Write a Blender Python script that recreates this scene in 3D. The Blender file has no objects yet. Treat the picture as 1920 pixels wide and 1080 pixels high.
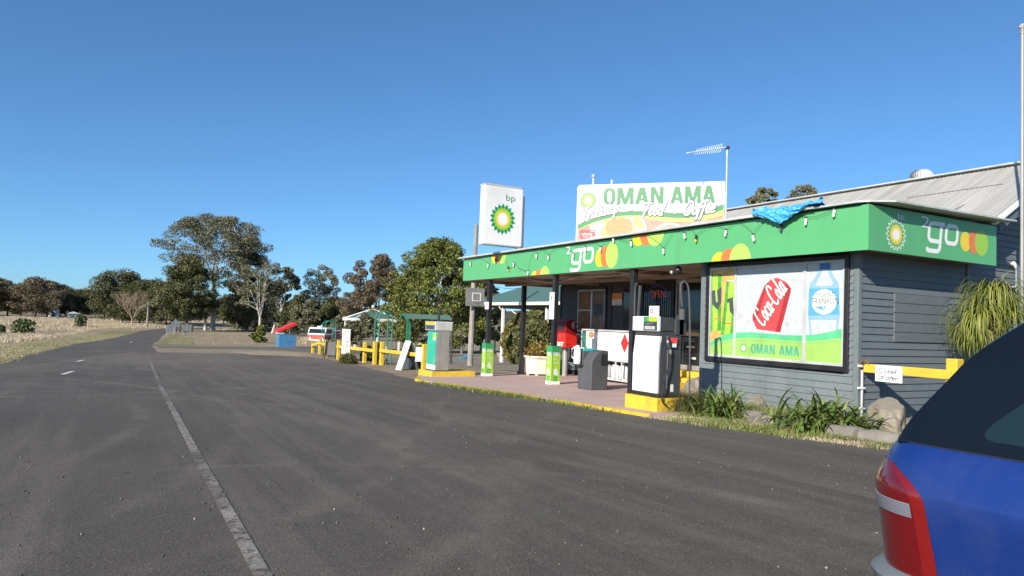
import bpy, bmesh, math, random
import numpy as np
from mathutils import Vector, Matrix
random.seed(7)
RAD = math.radians
scene = bpy.context.scene
COL = scene.collection

# ------------------------------------------------------------------ camera
FPX = 1339.0
CAM_H = 1.5
def camera_axes():
    v1 = np.array([215-960, -(577-540), -FPX]); v2 = np.array([3375-960, -(690-540), -FPX])
    y = v1/np.linalg.norm(v1); x = v2-v2.dot(y)*y; x /= np.linalg.norm(x)
    return np.array([x, y, np.cross(x, y)])
CR = camera_axes()
cd = bpy.data.cameras.new('camera'); cam = bpy.data.objects.new('camera', cd); COL.objects.link(cam)
cd.sensor_width = 36.0; cd.lens = FPX/1920*36; cd.clip_start = 0.05; cd.clip_end = 6000
M4 = Matrix.Identity(4)
for i in range(3):
    for j in range(3): M4[i][j] = CR[i][j]
M4[2][3] = CAM_H
cam.matrix_world = M4
scene.camera = cam

# ------------------------------------------------------------------ light
SUN_EL, SUN_DX, SUN_DY = RAD(26.0), -1.0, -0.52       # direction towards the sun
w = bpy.data.worlds.new('World'); scene.world = w; w.use_nodes = True
nt = w.node_tree; bg = nt.nodes['Background']
sky = nt.nodes.new('ShaderNodeTexSky'); sky.sky_type = 'NISHITA'; sky.sun_disc = False
sky.sun_elevation = SUN_EL; sky.sun_rotation = math.atan2(SUN_DX, SUN_DY)
sky.altitude = 300; sky.air_density = 0.7; sky.dust_density = 0.5; sky.ozone_density = 4.0
gm = nt.nodes.new('ShaderNodeGamma'); gm.inputs[1].default_value = .85
vm = nt.nodes.new('ShaderNodeVectorMath'); vm.operation = 'MULTIPLY'; vm.inputs[1].default_value = (.74, 1.12, 1.34)
nt.links.new(sky.outputs[0], gm.inputs[0]); nt.links.new(gm.outputs[0], vm.inputs[0]); nt.links.new(vm.outputs[0], bg.inputs[0])
bg.inputs[1].default_value = 0.1
sl = bpy.data.lights.new('sun', 'SUN'); sl.energy = 4.9; sl.angle = RAD(0.53); sl.color = (1.0, 0.92, 0.79)
so = bpy.data.objects.new('sun', sl); COL.objects.link(so)
sd = Vector((SUN_DX, SUN_DY, math.tan(SUN_EL)*math.hypot(SUN_DX, SUN_DY)))
so.rotation_euler = sd.to_track_quat('Z', 'Y').to_euler(); so.location = (-30, -20, 40)
scene.view_settings.view_transform = 'Standard'; scene.view_settings.look = 'None'
scene.view_settings.exposure = 0.6; scene.view_settings.gamma = 1
scene.cycles.max_bounces = 6; scene.cycles.transparent_max_bounces = 8

# ------------------------------------------------------------------ placing helpers
def ray(px, py): return [float(q) for q in CR @ np.array([(px-960)/FPX, -(py-540)/FPX, -1.0])]
def on(px, py, **k):
    d = ray(px, py); i, v = {'x': (0, k.get('x')), 'y': (1, k.get('y')), 'z': (2, k.get('z'))}[list(k)[0]]
    o = (0, 0, CAM_H); t = (v-o[i])/d[i]
    return (t*d[0], t*d[1], CAM_H+t*d[2])
def fr(px, py, X): p = on(px, py, x=X); return (-p[1], p[2])      # on a wall facing the road
def sd_(px, py, Y): p = on(px, py, y=Y); return (p[0], p[2])       # on a wall facing down the road
def S(Y):
    if Y < 60: return Y
    d = min(Y-60, 80); return 60+d-d*d/160
def tz(X, Y): return .15-.026*S(Y)+.01*(min(max(X, -12), 9.5)-9.5)
def gp(px, py, off=0):
    d = ray(px, py); f = lambda t: (CAM_H+t*d[2])-tz(t*d[0], t*d[1])-off
    t = .5
    while f(t) > 0 and t < 1200: t *= 1.01
    a, b = t/1.01, t
    for _ in range(30):
        m = (a+b)/2
        if f(m) > 0: a = m
        else: b = m
    return (a*d[0], a*d[1], CAM_H+a*d[2])
def at(px, depth, pytop=None):
    """a place on the ground at this depth, and the height of what reaches up to pytop"""
    d = ray(px, 590); t = depth
    X, Y = t*d[0], t*d[1]; z = tz(X, Y)
    h = None
    if pytop is not None: e = ray(px, pytop); h = CAM_H+t*e[2]-z
    return X, Y, z, h
def slabz(Y): return .21-.026*Y

# ------------------------------------------------------------------ materials
MATS = {}
def nd(nt, t, **k):
    n = nt.nodes.new(t)
    for a, v in k.items(): setattr(n, a, v)
    return n
def mixrgb(nt, fac, a, b, mode='MIX'):
    m = nd(nt, 'ShaderNodeMix', data_type='RGBA', blend_type=mode)
    for s, v in ((m.inputs[0], fac), (m.inputs[6], a), (m.inputs[7], b)):
        if isinstance(v, (float, int)): s.default_value = v
        elif isinstance(v, tuple): s.default_value = (*v, 1) if len(v) == 3 else v
        else: nt.links.new(v, s)
    return m.outputs[2]
def ramp(nt, src, stops):
    r = nd(nt, 'ShaderNodeValToRGB'); nt.links.new(src, r.inputs[0]); e = r.color_ramp.elements
    while len(e) < len(stops): e.new(.5)
    for i, (p, c) in enumerate(stops):
        e[i].position = p; e[i].color = (c, c, c, 1) if isinstance(c, (float, int)) else (*c, 1)
    return r.outputs[0]
def noise(nt, vec, scale, detail=4, rough=.55, dist=0):
    n = nd(nt, 'ShaderNodeTexNoise'); n.inputs['Scale'].default_value = scale; n.inputs['Detail'].default_value = detail
    n.inputs['Roughness'].default_value = rough; n.inputs['Distortion'].default_value = dist
    if vec is not None: nt.links.new(vec, n.inputs['Vector'])
    return n.outputs['Fac']
def mapping(nt, vec, scale, rot=0):
    m = nd(nt, 'ShaderNodeMapping'); m.inputs['Scale'].default_value = scale; m.inputs['Rotation'].default_value = (0, 0, rot)
    nt.links.new(vec, m.inputs[0]); return m.outputs[0]
def newmat(name):
    m = bpy.data.materials.new(name); m.use_nodes = True; MATS[name] = m
    b = m.node_tree.nodes['Principled BSDF']
    return m, m.node_tree, b
def mat(name, col, rough=.6, metal=0., var=.12, vs=3., bump=0., bs=60., coat=0., spec=.5, dirt=None, ds=1.5, streak=None):
    m, nt, b = newmat(name)
    pos = nd(nt, 'ShaderNodeNewGeometry').outputs['Position']
    c = tuple(col)
    n1 = noise(nt, pos, vs, 6)
    lo = tuple(max(0, x*(1-var)) for x in c); hi = tuple(min(1, x*(1+var)) for x in c)
    out = ramp(nt, n1, [(.3, lo), (.7, hi)])
    if dirt:
        f = ramp(nt, noise(nt, pos, ds, 8, .7), [(.5, 0.), (.72, .75)])
        out = mixrgb(nt, f, out, dirt)
    if streak:
        f = ramp(nt, noise(nt, mapping(nt, pos, streak[1]), 1, 6, .65), [(.52, 0.), (.75, .7)])
        out = mixrgb(nt, f, out, streak[0])
    nt.links.new(out, b.inputs['Base Color'])
    b.inputs['Roughness'].default_value = rough; b.inputs['Metallic'].default_value = metal
    b.inputs['Specular IOR Level'].default_value = spec
    if coat: b.inputs['Coat Weight'].default_value = coat; b.inputs['Coat Roughness'].default_value = .04
    if bump:
        bp = nd(nt, 'ShaderNodeBump'); bp.inputs['Strength'].default_value = bump; bp.inputs['Distance'].default_value = .01
        nt.links.new(noise(nt, pos, bs, 6, .7), bp.inputs['Height']); nt.links.new(bp.outputs[0], b.inputs['Normal'])
    return m
def leafmat(name, a, b_, c):
    m, nt, b = newmat(name)
    g = nd(nt, 'ShaderNodeNewGeometry')
    out = ramp(nt, g.outputs['Random Per Island'], [(0., a), (.5, b_), (1., c)])
    big = ramp(nt, noise(nt, g.outputs['Position'], .45, 3), [(.35, .72), (.65, 1.2)])
    nt.links.new(mixrgb(nt, 1., out, big, 'MULTIPLY'), b.inputs['Base Color'])
    b.inputs['Roughness'].default_value = .55; b.inputs['Specular IOR Level'].default_value = .35
    return m

mat('white_paint', (.78, .78, .76), .45, var=.04)
mat('white_sign', (.76, .76, .75), .35, var=.03, dirt=(.60, .60, .57), ds=.9, streak=((.62, .61, .57), (6, 6, .6)))
mat('cream_paint', (.66, .62, .52), .6, var=.08)
mat('yellow_paint', (.64, .43, .035), .55, var=.1, dirt=(.36, .25, .07), ds=5)
mat('black_paint', (.018, .018, .02), .45, var=.3)
mat('charcoal', (.042, .045, .052), .6, var=.15)
mat('slate_paint', (.148, .174, .184), .62, var=.07, vs=6, dirt=(.17, .19, .195), ds=3, streak=((.10, .12, .13), (3, 3, .4)))
mat('slate_dark', (.122, .142, .162), .62, var=.07, vs=6)  # slate_paint with the side wall's weaker sun in its colour; also dark trim
mat('chip', (.62, .62, .6), .8, var=.05)
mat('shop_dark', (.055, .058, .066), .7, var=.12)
mat('fascia_green', (.095, .37, .15), .38, var=.04, vs=1, streak=((.10, .31, .14), (5, 5, .5)))
mat('dark_green', (.0, .26, .11), .4, var=.03)
mat('mid_green', (.035, .27, .10), .4, var=.04)
mat('deep_green', (.01, .20, .09), .4, var=.05)
mat('board_green', (.03, .185, .065), .4, var=.08)
mat('seam', (.24, .225, .20), .8)
mat('lime', (.30, .52, .05), .4, var=.03)
mat('pale_lime', (.38, .58, .11), .4, var=.03)
mat('logo_yellow', (.72, .54, .03), .4, var=.02)
mat('logo_orange', (.68, .17, .05), .4, var=.02)
mat('red_paint', (.62, .025, .02), .35, var=.08)
mat('red_fade', (.72, .06, .07), .35, var=.05)
mat('blue_paint', (.055, .19, .36), .5, var=.1, dirt=(.12, .2, .28), ds=4)
mat('teal_paint', (.03, .38, .27), .4, var=.06, dirt=(.1, .4, .3), ds=6)
mat('arch_green', (.03, .20, .12), .5, var=.12)
mat('roof_green', (.075, .145, .12), .5, var=.1)
mat('grey_metal', (.33, .32, .30), .45, .3, var=.12)
mat('steel', (.5, .5, .5), .35, .8, var=.1)
mat('galv', (.52, .53, .53), .5, .2, var=.12, dirt=(.38, .37, .34), ds=2)
mat('bin_grey', (.075, .078, .085), .6, var=.12, bump=.1)
mat('timber_brown', (.30, .22, .15), .75, var=.15, bump=.2)
mat('timber_grey', (.27, .25, .22), .85, var=.25, bump=.4, bs=25, streak=((.14, .13, .11), (18, 18, .5)))
mat('soffit', (.30, .25, .20), .8, var=.12)
mat('rubber', (.02, .02, .022), .6, var=.2)
mat('glass_dark', (.012, .014, .016), .06, var=.2, spec=.8)
mat('rock', (.23, .20, .16), .9, var=.25, bump=.8, bs=14, dirt=(.33, .28, .21), ds=4)
mat('log_edge', (.22, .195, .17), .9, var=.2, bump=.6, bs=20)
mat('planter', (.62, .55, .46), .7, var=.08)
mat('terracotta', (.34, .12, .07), .8)
mat('pink_pot', (.42, .30, .32), .7)
mat('bark_white', (.46, .43, .39), .8, var=.2, vs=1.5, streak=((.25, .20, .16), (2, 2, .6)))
mat('bark_brown', (.12, .095, .075), .9, var=.3, bump=.4)
mat('twig', (.34, .26, .21), .9, var=.25)
mat('tarp', (.07, .38, .80), .42, var=.18, vs=14)
mat('poster_ice', (.47, .50, .53), .25, var=.10, vs=9)
mat('can_red', (.50, .06, .06), .25, var=.08)
mat('can_shade', (.34, .03, .035), .25, var=.08)
mat('bottle_blue', (.10, .34, .58), .25, var=.1)
mat('bottle_pale', (.24, .40, .52), .25, var=.1, vs=6)
mat('cap_blue', (.04, .14, .40), .25)
mat('can_green', (.08, .32, .04), .25, var=.25, vs=7)
mat('can_lime', (.36, .60, .06), .25, var=.15, vs=7)
mat('amber', (.62, .36, .10), .3, var=.25, vs=6)
mat('ink', (.06, .07, .08), .5)
mat('ink_grey', (.20, .20, .22), .5)
mat('window_green', (.10, .46, .22), .25)
mat('window_lime', (.30, .50, .12), .25)
mat('window_text', (.08, .36, .22), .25)
mat('bun', (.50, .23, .09), .4, var=.22, vs=22)
mat('lettuce', (.42, .52, .12), .4, var=.35, vs=18)
mat('wood_print', (.30, .21, .16), .4, var=.35, vs=3)
mat('cup_print', (.50, .24, .13), .4, var=.2)
mat('postbox_shaded', (.20, .012, .015), .35, var=.08)  # post box red with the canopy's shade put into the hood colour
mat('cyan_plastic', (.03, .45, .50), .4)
mat('plastic_white', (.80, .80, .79), .35, var=.03)
mat('bulb_white', (.72, .72, .66), .25, var=.04)
mat('bulb_yellow', (.75, .50, .03), .25)
mat('lcd', (.10, .12, .11), .3)
mat('orange_sign', (.68, .26, .05), .5)
mat('paper', (.66, .64, .58), .7, var=.05)
mat('rusty', (.20, .10, .05), .8, var=.3)
mat('curtain', (.20, .16, .13), .8, var=.3, vs=5)
mat('fire_red', (.42, .06, .05), .5, var=.3)
mat('violet', (.30, .18, .36), .5)
mat('brass', (.42, .30, .06), .4, .4)
def emis(name, col, s):
    m, nt, b = newmat(name); b.inputs['Base Color'].default_value = (*col, 1)
    b.inputs['Emission Color'].default_value = (*col, 1); b.inputs['Emission Strength'].default_value = s
emis('neon_red', (.7, .10, .06), .12); emis('neon_blue', (.06, .10, .5), .06)
leafmat('leaf_gum', (.066, .072, .034), (.118, .122, .060), (.21, .19, .115))
leafmat('leaf_brown', (.070, .060, .034), (.125, .100, .055), (.20, .15, .095))
leafmat('leaf_dark', (.042, .050, .018), (.080, .088, .032), (.15, .145, .055))
leafmat('leaf_green', (.055, .075, .014), (.115, .135, .024), (.21, .215, .050))
leafmat('leaf_pale', (.10, .115, .06), (.17, .17, .10), (.26, .23, .15))
leafmat('leaf_conifer', (.075, .080, .020), (.14, .13, .030), (.22, .18, .05))
leafmat('leaf_rust', (.13, .08, .02), (.20, .13, .035), (.17, .16, .03))
leafmat('leaf_strap', (.06, .11, .02), (.12, .19, .04), (.27, .30, .09))
leafmat('leaf_pony', (.09, .12, .02), (.17, .20, .03), (.28, .28, .06))
leafmat('grass_straw', (.36, .29, .19), (.50, .41, .28), (.64, .54, .40))
leafmat('grass_green', (.09, .14, .03), (.17, .21, .05), (.34, .31, .13))
leafmat('grass_tussock', (.045, .06, .02), (.09, .10, .03), (.20, .17, .07))
leafmat('pear', (.04, .06, .02), (.065, .09, .03), (.10, .12, .045))

# corrugated, weathered roof iron (ribs run up the slope)
m, nt, b = newmat('roof_iron')
pos = nd(nt, 'ShaderNodeNewGeometry').outputs['Position']
c = ramp(nt, noise(nt, mapping(nt, pos, (.35, 3.2, .35)), 1, 8, .65), [(.3, (.31, .30, .27)), (.5, (.39, .38, .355)), (.7, (.47, .46, .44))])
c = mixrgb(nt, ramp(nt, noise(nt, mapping(nt, pos, (.6, 9, .6)), 1, 6, .7), [(.5, 0.), (.75, .6)]), c, (.26, .24, .20))
nt.links.new(c, b.inputs['Base Color']); b.inputs['Roughness'].default_value = .6; b.inputs['Metallic'].default_value = .1
# printed ice-and-crumpled look is left to noise; car paints
m, nt, b = newmat('car_blue'); b.inputs['Base Color'].default_value = (.012, .065, .40, 1); b.inputs['Metallic'].default_value = .35
b.inputs['Roughness'].default_value = .42; b.inputs['Coat Weight'].default_value = .4; b.inputs['Coat Roughness'].default_value = .08
g = nd(nt, 'ShaderNodeNewGeometry').outputs['Position']
c = ramp(nt, noise(nt, g, 420, 2), [(.35, (.006, .030, .175)), (.65, (.009, .042, .24))])
c = mixrgb(nt, ramp(nt, noise(nt, g, 3, 8, .7), [(.5, 0.), (.85, .12)]), c, (.25, .24, .24)); nt.links.new(c, b.inputs['Base Color'])
m, nt, b = newmat('car_black'); b.inputs['Base Color'].default_value = (.005, .008, .014, 1); b.inputs['Roughness'].default_value = .22; b.inputs['Specular IOR Level'].default_value = .22
b.inputs['Coat Weight'].default_value = .08; b.inputs['Coat Roughness'].default_value = .1
m, nt, b = newmat('car_glass'); b.inputs['Base Color'].default_value = (.008, .017, .017, 1); b.inputs['Roughness'].default_value = .05
b.inputs['Specular IOR Level'].default_value = .9
m, nt, b = newmat('lamp_red'); b.inputs['Base Color'].default_value = (.11, .003, .005, 1); b.inputs['Roughness'].default_value = .12; b.inputs['Coat Weight'].default_value = .8
m, nt, b = newmat('lamp_rim'); b.inputs['Base Color'].default_value = (.16, .005, .005, 1); b.inputs['Roughness'].default_value = .1; b.inputs['Coat Weight'].default_value = 1.
m, nt, b = newmat('lamp_clear')
g = nd(nt, 'ShaderNodeNewGeometry').outputs['Position']
wv = nd(nt, 'ShaderNodeTexWave', bands_direction='Z'); wv.inputs['Scale'].default_value = 34; wv.inputs['Distortion'].default_value = 0; nt.links.new(g, wv.inputs[0])
nt.links.new(ramp(nt, wv.outputs['Fac'], [(.2, (.08, .085, .11)), (.8, (.21, .215, .25))]), b.inputs['Base Color']); b.inputs['Roughness'].default_value = .15

# ground materials
def arcs(nt, pos, base, lst):
    """dusty tyre tracks: thin rings of a few metres' radius"""
    out = base
    brk = ramp(nt, noise(nt, pos, .7, 5, .6), [(.38, 0.), (.62, 1.)])
    for (cx, cy, r, wd, k) in lst:
        v = nd(nt, 'ShaderNodeVectorMath', operation='SUBTRACT'); nt.links.new(pos, v.inputs[0]); v.inputs[1].default_value = (cx, cy, 0)
        s = nd(nt, 'ShaderNodeVectorMath', operation='MULTIPLY'); nt.links.new(v.outputs[0], s.inputs[0]); s.inputs[1].default_value = (1, 1, 0)
        l = nd(nt, 'ShaderNodeVectorMath', operation='LENGTH'); nt.links.new(s.outputs[0], l.inputs[0])
        a = nd(nt, 'ShaderNodeMath', operation='SUBTRACT'); nt.links.new(l.outputs['Value'], a.inputs[0]); a.inputs[1].default_value = r
        ab = nd(nt, 'ShaderNodeMath', operation='ABSOLUTE'); nt.links.new(a.outputs[0], ab.inputs[0])
        mr = nd(nt, 'ShaderNodeMapRange'); nt.links.new(ab.outputs[0], mr.inputs[0]); mr.inputs[1].default_value = wd*1.2; mr.inputs[2].default_value = wd*.3
        mr.inputs[3].default_value = 0; mr.inputs[4].default_value = k
        mm = nd(nt, 'ShaderNodeMath', operation='MULTIPLY'); nt.links.new(mr.outputs[0], mm.inputs[0]); nt.links.new(brk, mm.inputs[1])
        out = mixrgb(nt, mm.outputs[0], out, (.26, .225, .19))
    return out
m, nt, b = newmat('asphalt')
pos = nd(nt, 'ShaderNodeNewGeometry').outputs['Position']
c = ramp(nt, noise(nt, pos, .22, 5, .6), [(.3, (.078, .067, .056)), (.7, (.118, .102, .086))])
c = mixrgb(nt, ramp(nt, noise(nt, mapping(nt, pos, (.9, .12, 1), .25), 1, 5, .6), [(.5, 0.), (.85, .30)]), c, (.150, .133, .117))
c = mixrgb(nt, ramp(nt, noise(nt, mapping(nt, pos, (.16, .9, 1), -.2), 1, 4, .6), [(.5, 0.), (.75, .35)]), c, (.066, .060, .055))
c = arcs(nt, pos, c, [(-3.5, 11, 7.2, .16, 0.30), (-3.5, 11, 8.6, .15, 0.28), (11, 20, 8.2, .14, 0.28), (11, 20, 6.8, .13, 0.28), (-1, 26, 8, .22, 0.28), (-1, 26, 9.5, .2, 0.25), (0, 3, 5.2, .10, 0.19), (8, 30, 7, .2, 0.28), (8, 30, 8.4, .18, 0.22),
                      (16, 8, 11.5, .14, 0.25), (16, 8, 12.9, .13, 0.22), (-14, 14, 14.5, .16, 0.28), (-14, 14, 16.0, .15, 0.25), (3, 33, 4.5, .2, 0.28), (24, -6, 24, .18, 0.22), (24, -6, 25.5, .17, 0.22), (-40, 5, 43.4, .2, 0.25), (-40, 5, 45.0, .2, 0.22), (60, 10, 57, .2, 0.22)])
c = mixrgb(nt, ramp(nt, noise(nt, mapping(nt, pos, (1.5, .055, 1), -.03), 1, 6, .68), [(.48, 0.), (.66, .55)]), c, (.185, .160, .136))
c = mixrgb(nt, ramp(nt, noise(nt, mapping(nt, pos, (1.1, .07, 1), .32), 1.3, 5, .65), [(.54, 0.), (.70, .45)]), c, (.19, .165, .14))
c = mixrgb(nt, ramp(nt, noise(nt, mapping(nt, pos, (2.0, .09, 1), .02), 1.1, 5, .65), [(.55, 0.), (.72, .45)]), c, (.055, .048, .042))
c = mixrgb(nt, ramp(nt, noise(nt, pos, 6, 6, .75), [(.45, 0.), (.7, .35)]), c, (.062, .056, .050))
sxyz = nd(nt, 'ShaderNodeSeparateXYZ'); nt.links.new(pos, sxyz.inputs[0])
mr = nd(nt, 'ShaderNodeMapRange'); nt.links.new(sxyz.outputs['Y'], mr.inputs[0]); mr.inputs[1].default_value = 20; mr.inputs[2].default_value = 42
mu = nd(nt, 'ShaderNodeMath', operation='MULTIPLY'); nt.links.new(mr.outputs[0], mu.inputs[0]); nt.links.new(ramp(nt, noise(nt, mapping(nt, pos, (.35, .18, 1)), 1, 7, .7), [(.38, 0.), (.6, .85)]), mu.inputs[1])
c = mixrgb(nt, mu.outputs[0], c, (.20, .165, .125))
sp = noise(nt, pos, 55, 3, .8)
c = mixrgb(nt, ramp(nt, sp, [(.54, 0.), (.68, .7)]), c, (.25, .225, .20))
c = mixrgb(nt, ramp(nt, noise(nt, pos, 90, 3, .7), [(.36, .85), (.49, 0.)]), c, (.030, .027, .025))
nt.links.new(c, b.inputs['Base Color']); b.inputs['Roughness'].default_value = .85; b.inputs['Specular IOR Level'].default_value = .3
bp = nd(nt, 'ShaderNodeBump'); bp.inputs['Strength'].default_value = .9; bp.inputs['Distance'].default_value = .012
nt.links.new(noise(nt, pos, 60, 4, .75), bp.inputs['Height']); nt.links.new(bp.outputs[0], b.inputs['Normal'])
m, nt, b = newmat('line_paint')
pos = nd(nt, 'ShaderNodeNewGeometry').outputs['Position']
c = mixrgb(nt, ramp(nt, noise(nt, pos, 26, 8, .85), [(.40, 0.), (.56, 1.)]), (.34, .31, .275), (.20, .18, .155))
nt.links.new(ramp(nt, noise(nt, pos, 11, 9, .85), [(.40, 0.), (.50, 1.)]), b.inputs['Alpha'])
c = mixrgb(nt, ramp(nt, noise(nt, pos, 1.3, 4, .6), [(.40, 0.), (.62, .9)]), c, (.112, .097, .082))
nt.links.new(c, b.inputs['Base Color']); b.inputs['Roughness'].default_value = .8
m, nt, b = newmat('dash_paint'); b.inputs['Base Color'].default_value = (.62, .61, .58, 1); b.inputs['Roughness'].default_value = .7
m, nt, b = newmat('ground')
pos = nd(nt, 'ShaderNodeNewGeometry').outputs['Position']
c = ramp(nt, noise(nt, pos, .06, 6, .6), [(.35, (.25, .195, .135)), (.5, (.30, .245, .17)), (.65, (.235, .215, .125))])
c = mixrgb(nt, ramp(nt, noise(nt, pos, .9, 8, .75), [(.4, 0.), (.7, .6)]), c, (.37, .31, .225))
c = mixrgb(nt, ramp(nt, noise(nt, pos, 5, 8, .8), [(.5, 0.), (.7, .5)]), c, (.13, .105, .075))
nt.links.new(c, b.inputs['Base Color']); b.inputs['Roughness'].default_value = .95; b.inputs['Specular IOR Level'].default_value = .1
bp = nd(nt, 'ShaderNodeBump'); bp.inputs['Strength'].default_value = .8; bp.inputs['Distance'].default_value = .06
nt.links.new(noise(nt, pos, 7, 8, .8), bp.inputs['Height']); nt.links.new(bp.outputs[0], b.inputs['Normal'])
def soil(name, a, b_, c_, sc=1.2):
    m, nt, b = newmat(name)
    pos = nd(nt, 'ShaderNodeNewGeometry').outputs['Position']
    c = ramp(nt, noise(nt, pos, sc, 8, .7), [(.32, a), (.5, b_), (.68, c_)])
    c = mixrgb(nt, ramp(nt, noise(nt, pos, 40, 4, .8), [(.5, 0.), (.72, .5)]), c, tuple(x*.55 for x in b_))
    nt.links.new(c, b.inputs['Base Color']); b.inputs['Roughness'].default_value = .95; b.inputs['Specular IOR Level'].default_value = .1
    bp = nd(nt, 'ShaderNodeBump'); bp.inputs['Strength'].default_value = .8; bp.inputs['Distance'].default_value = .03
    nt.links.new(noise(nt, pos, 18, 8, .8), bp.inputs['Height']); nt.links.new(bp.outputs[0], b.inputs['Normal'])
soil('dirt', (.20, .155, .11), (.27, .215, .155), (.33, .27, .20))
soil('dirt_sand', (.27, .215, .155), (.34, .275, .20), (.41, .33, .24))
soil('verge', (.15, .165, .06), (.215, .20, .10), (.29, .25, .15))
soil('bed', (.13, .13, .05), (.20, .18, .085), (.30, .26, .15), 3)
soil('hill_scrub', (.05, .055, .035), (.085, .085, .055), (.20, .165, .11), .03)
soil('road_far', (.092, .086, .080), (.112, .104, .096), (.145, .132, .118), .4)
soil('path_grey', (.20, .18, .15), (.25, .225, .19), (.30, .27, .23), .8)
soil('driveway_grey', (.13, .12, .105), (.16, .145, .125), (.20, .18, .15), .8)
m, nt, b = newmat('pink_concrete')
pos = nd(nt, 'ShaderNodeNewGeometry').outputs['Position']
c = ramp(nt, noise(nt, pos, .9, 6, .65), [(.3, (.40, .27, .245)), (.7, (.50, .36, .335))])
c = mixrgb(nt, ramp(nt, noise(nt, mapping(nt, pos, (1.2, .25, 1)), 1, 6, .7), [(.5, 0.), (.75, .6)]), c, (.50, .385, .355))
c = mixrgb(nt, ramp(nt, noise(nt, pos, 60, 3, .8), [(.55, 0.), (.7, .4)]), c, (.28, .19, .17))
nt.links.new(c, b.inputs['Base Color']); b.inputs['Roughness'].default_value = .85

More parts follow.
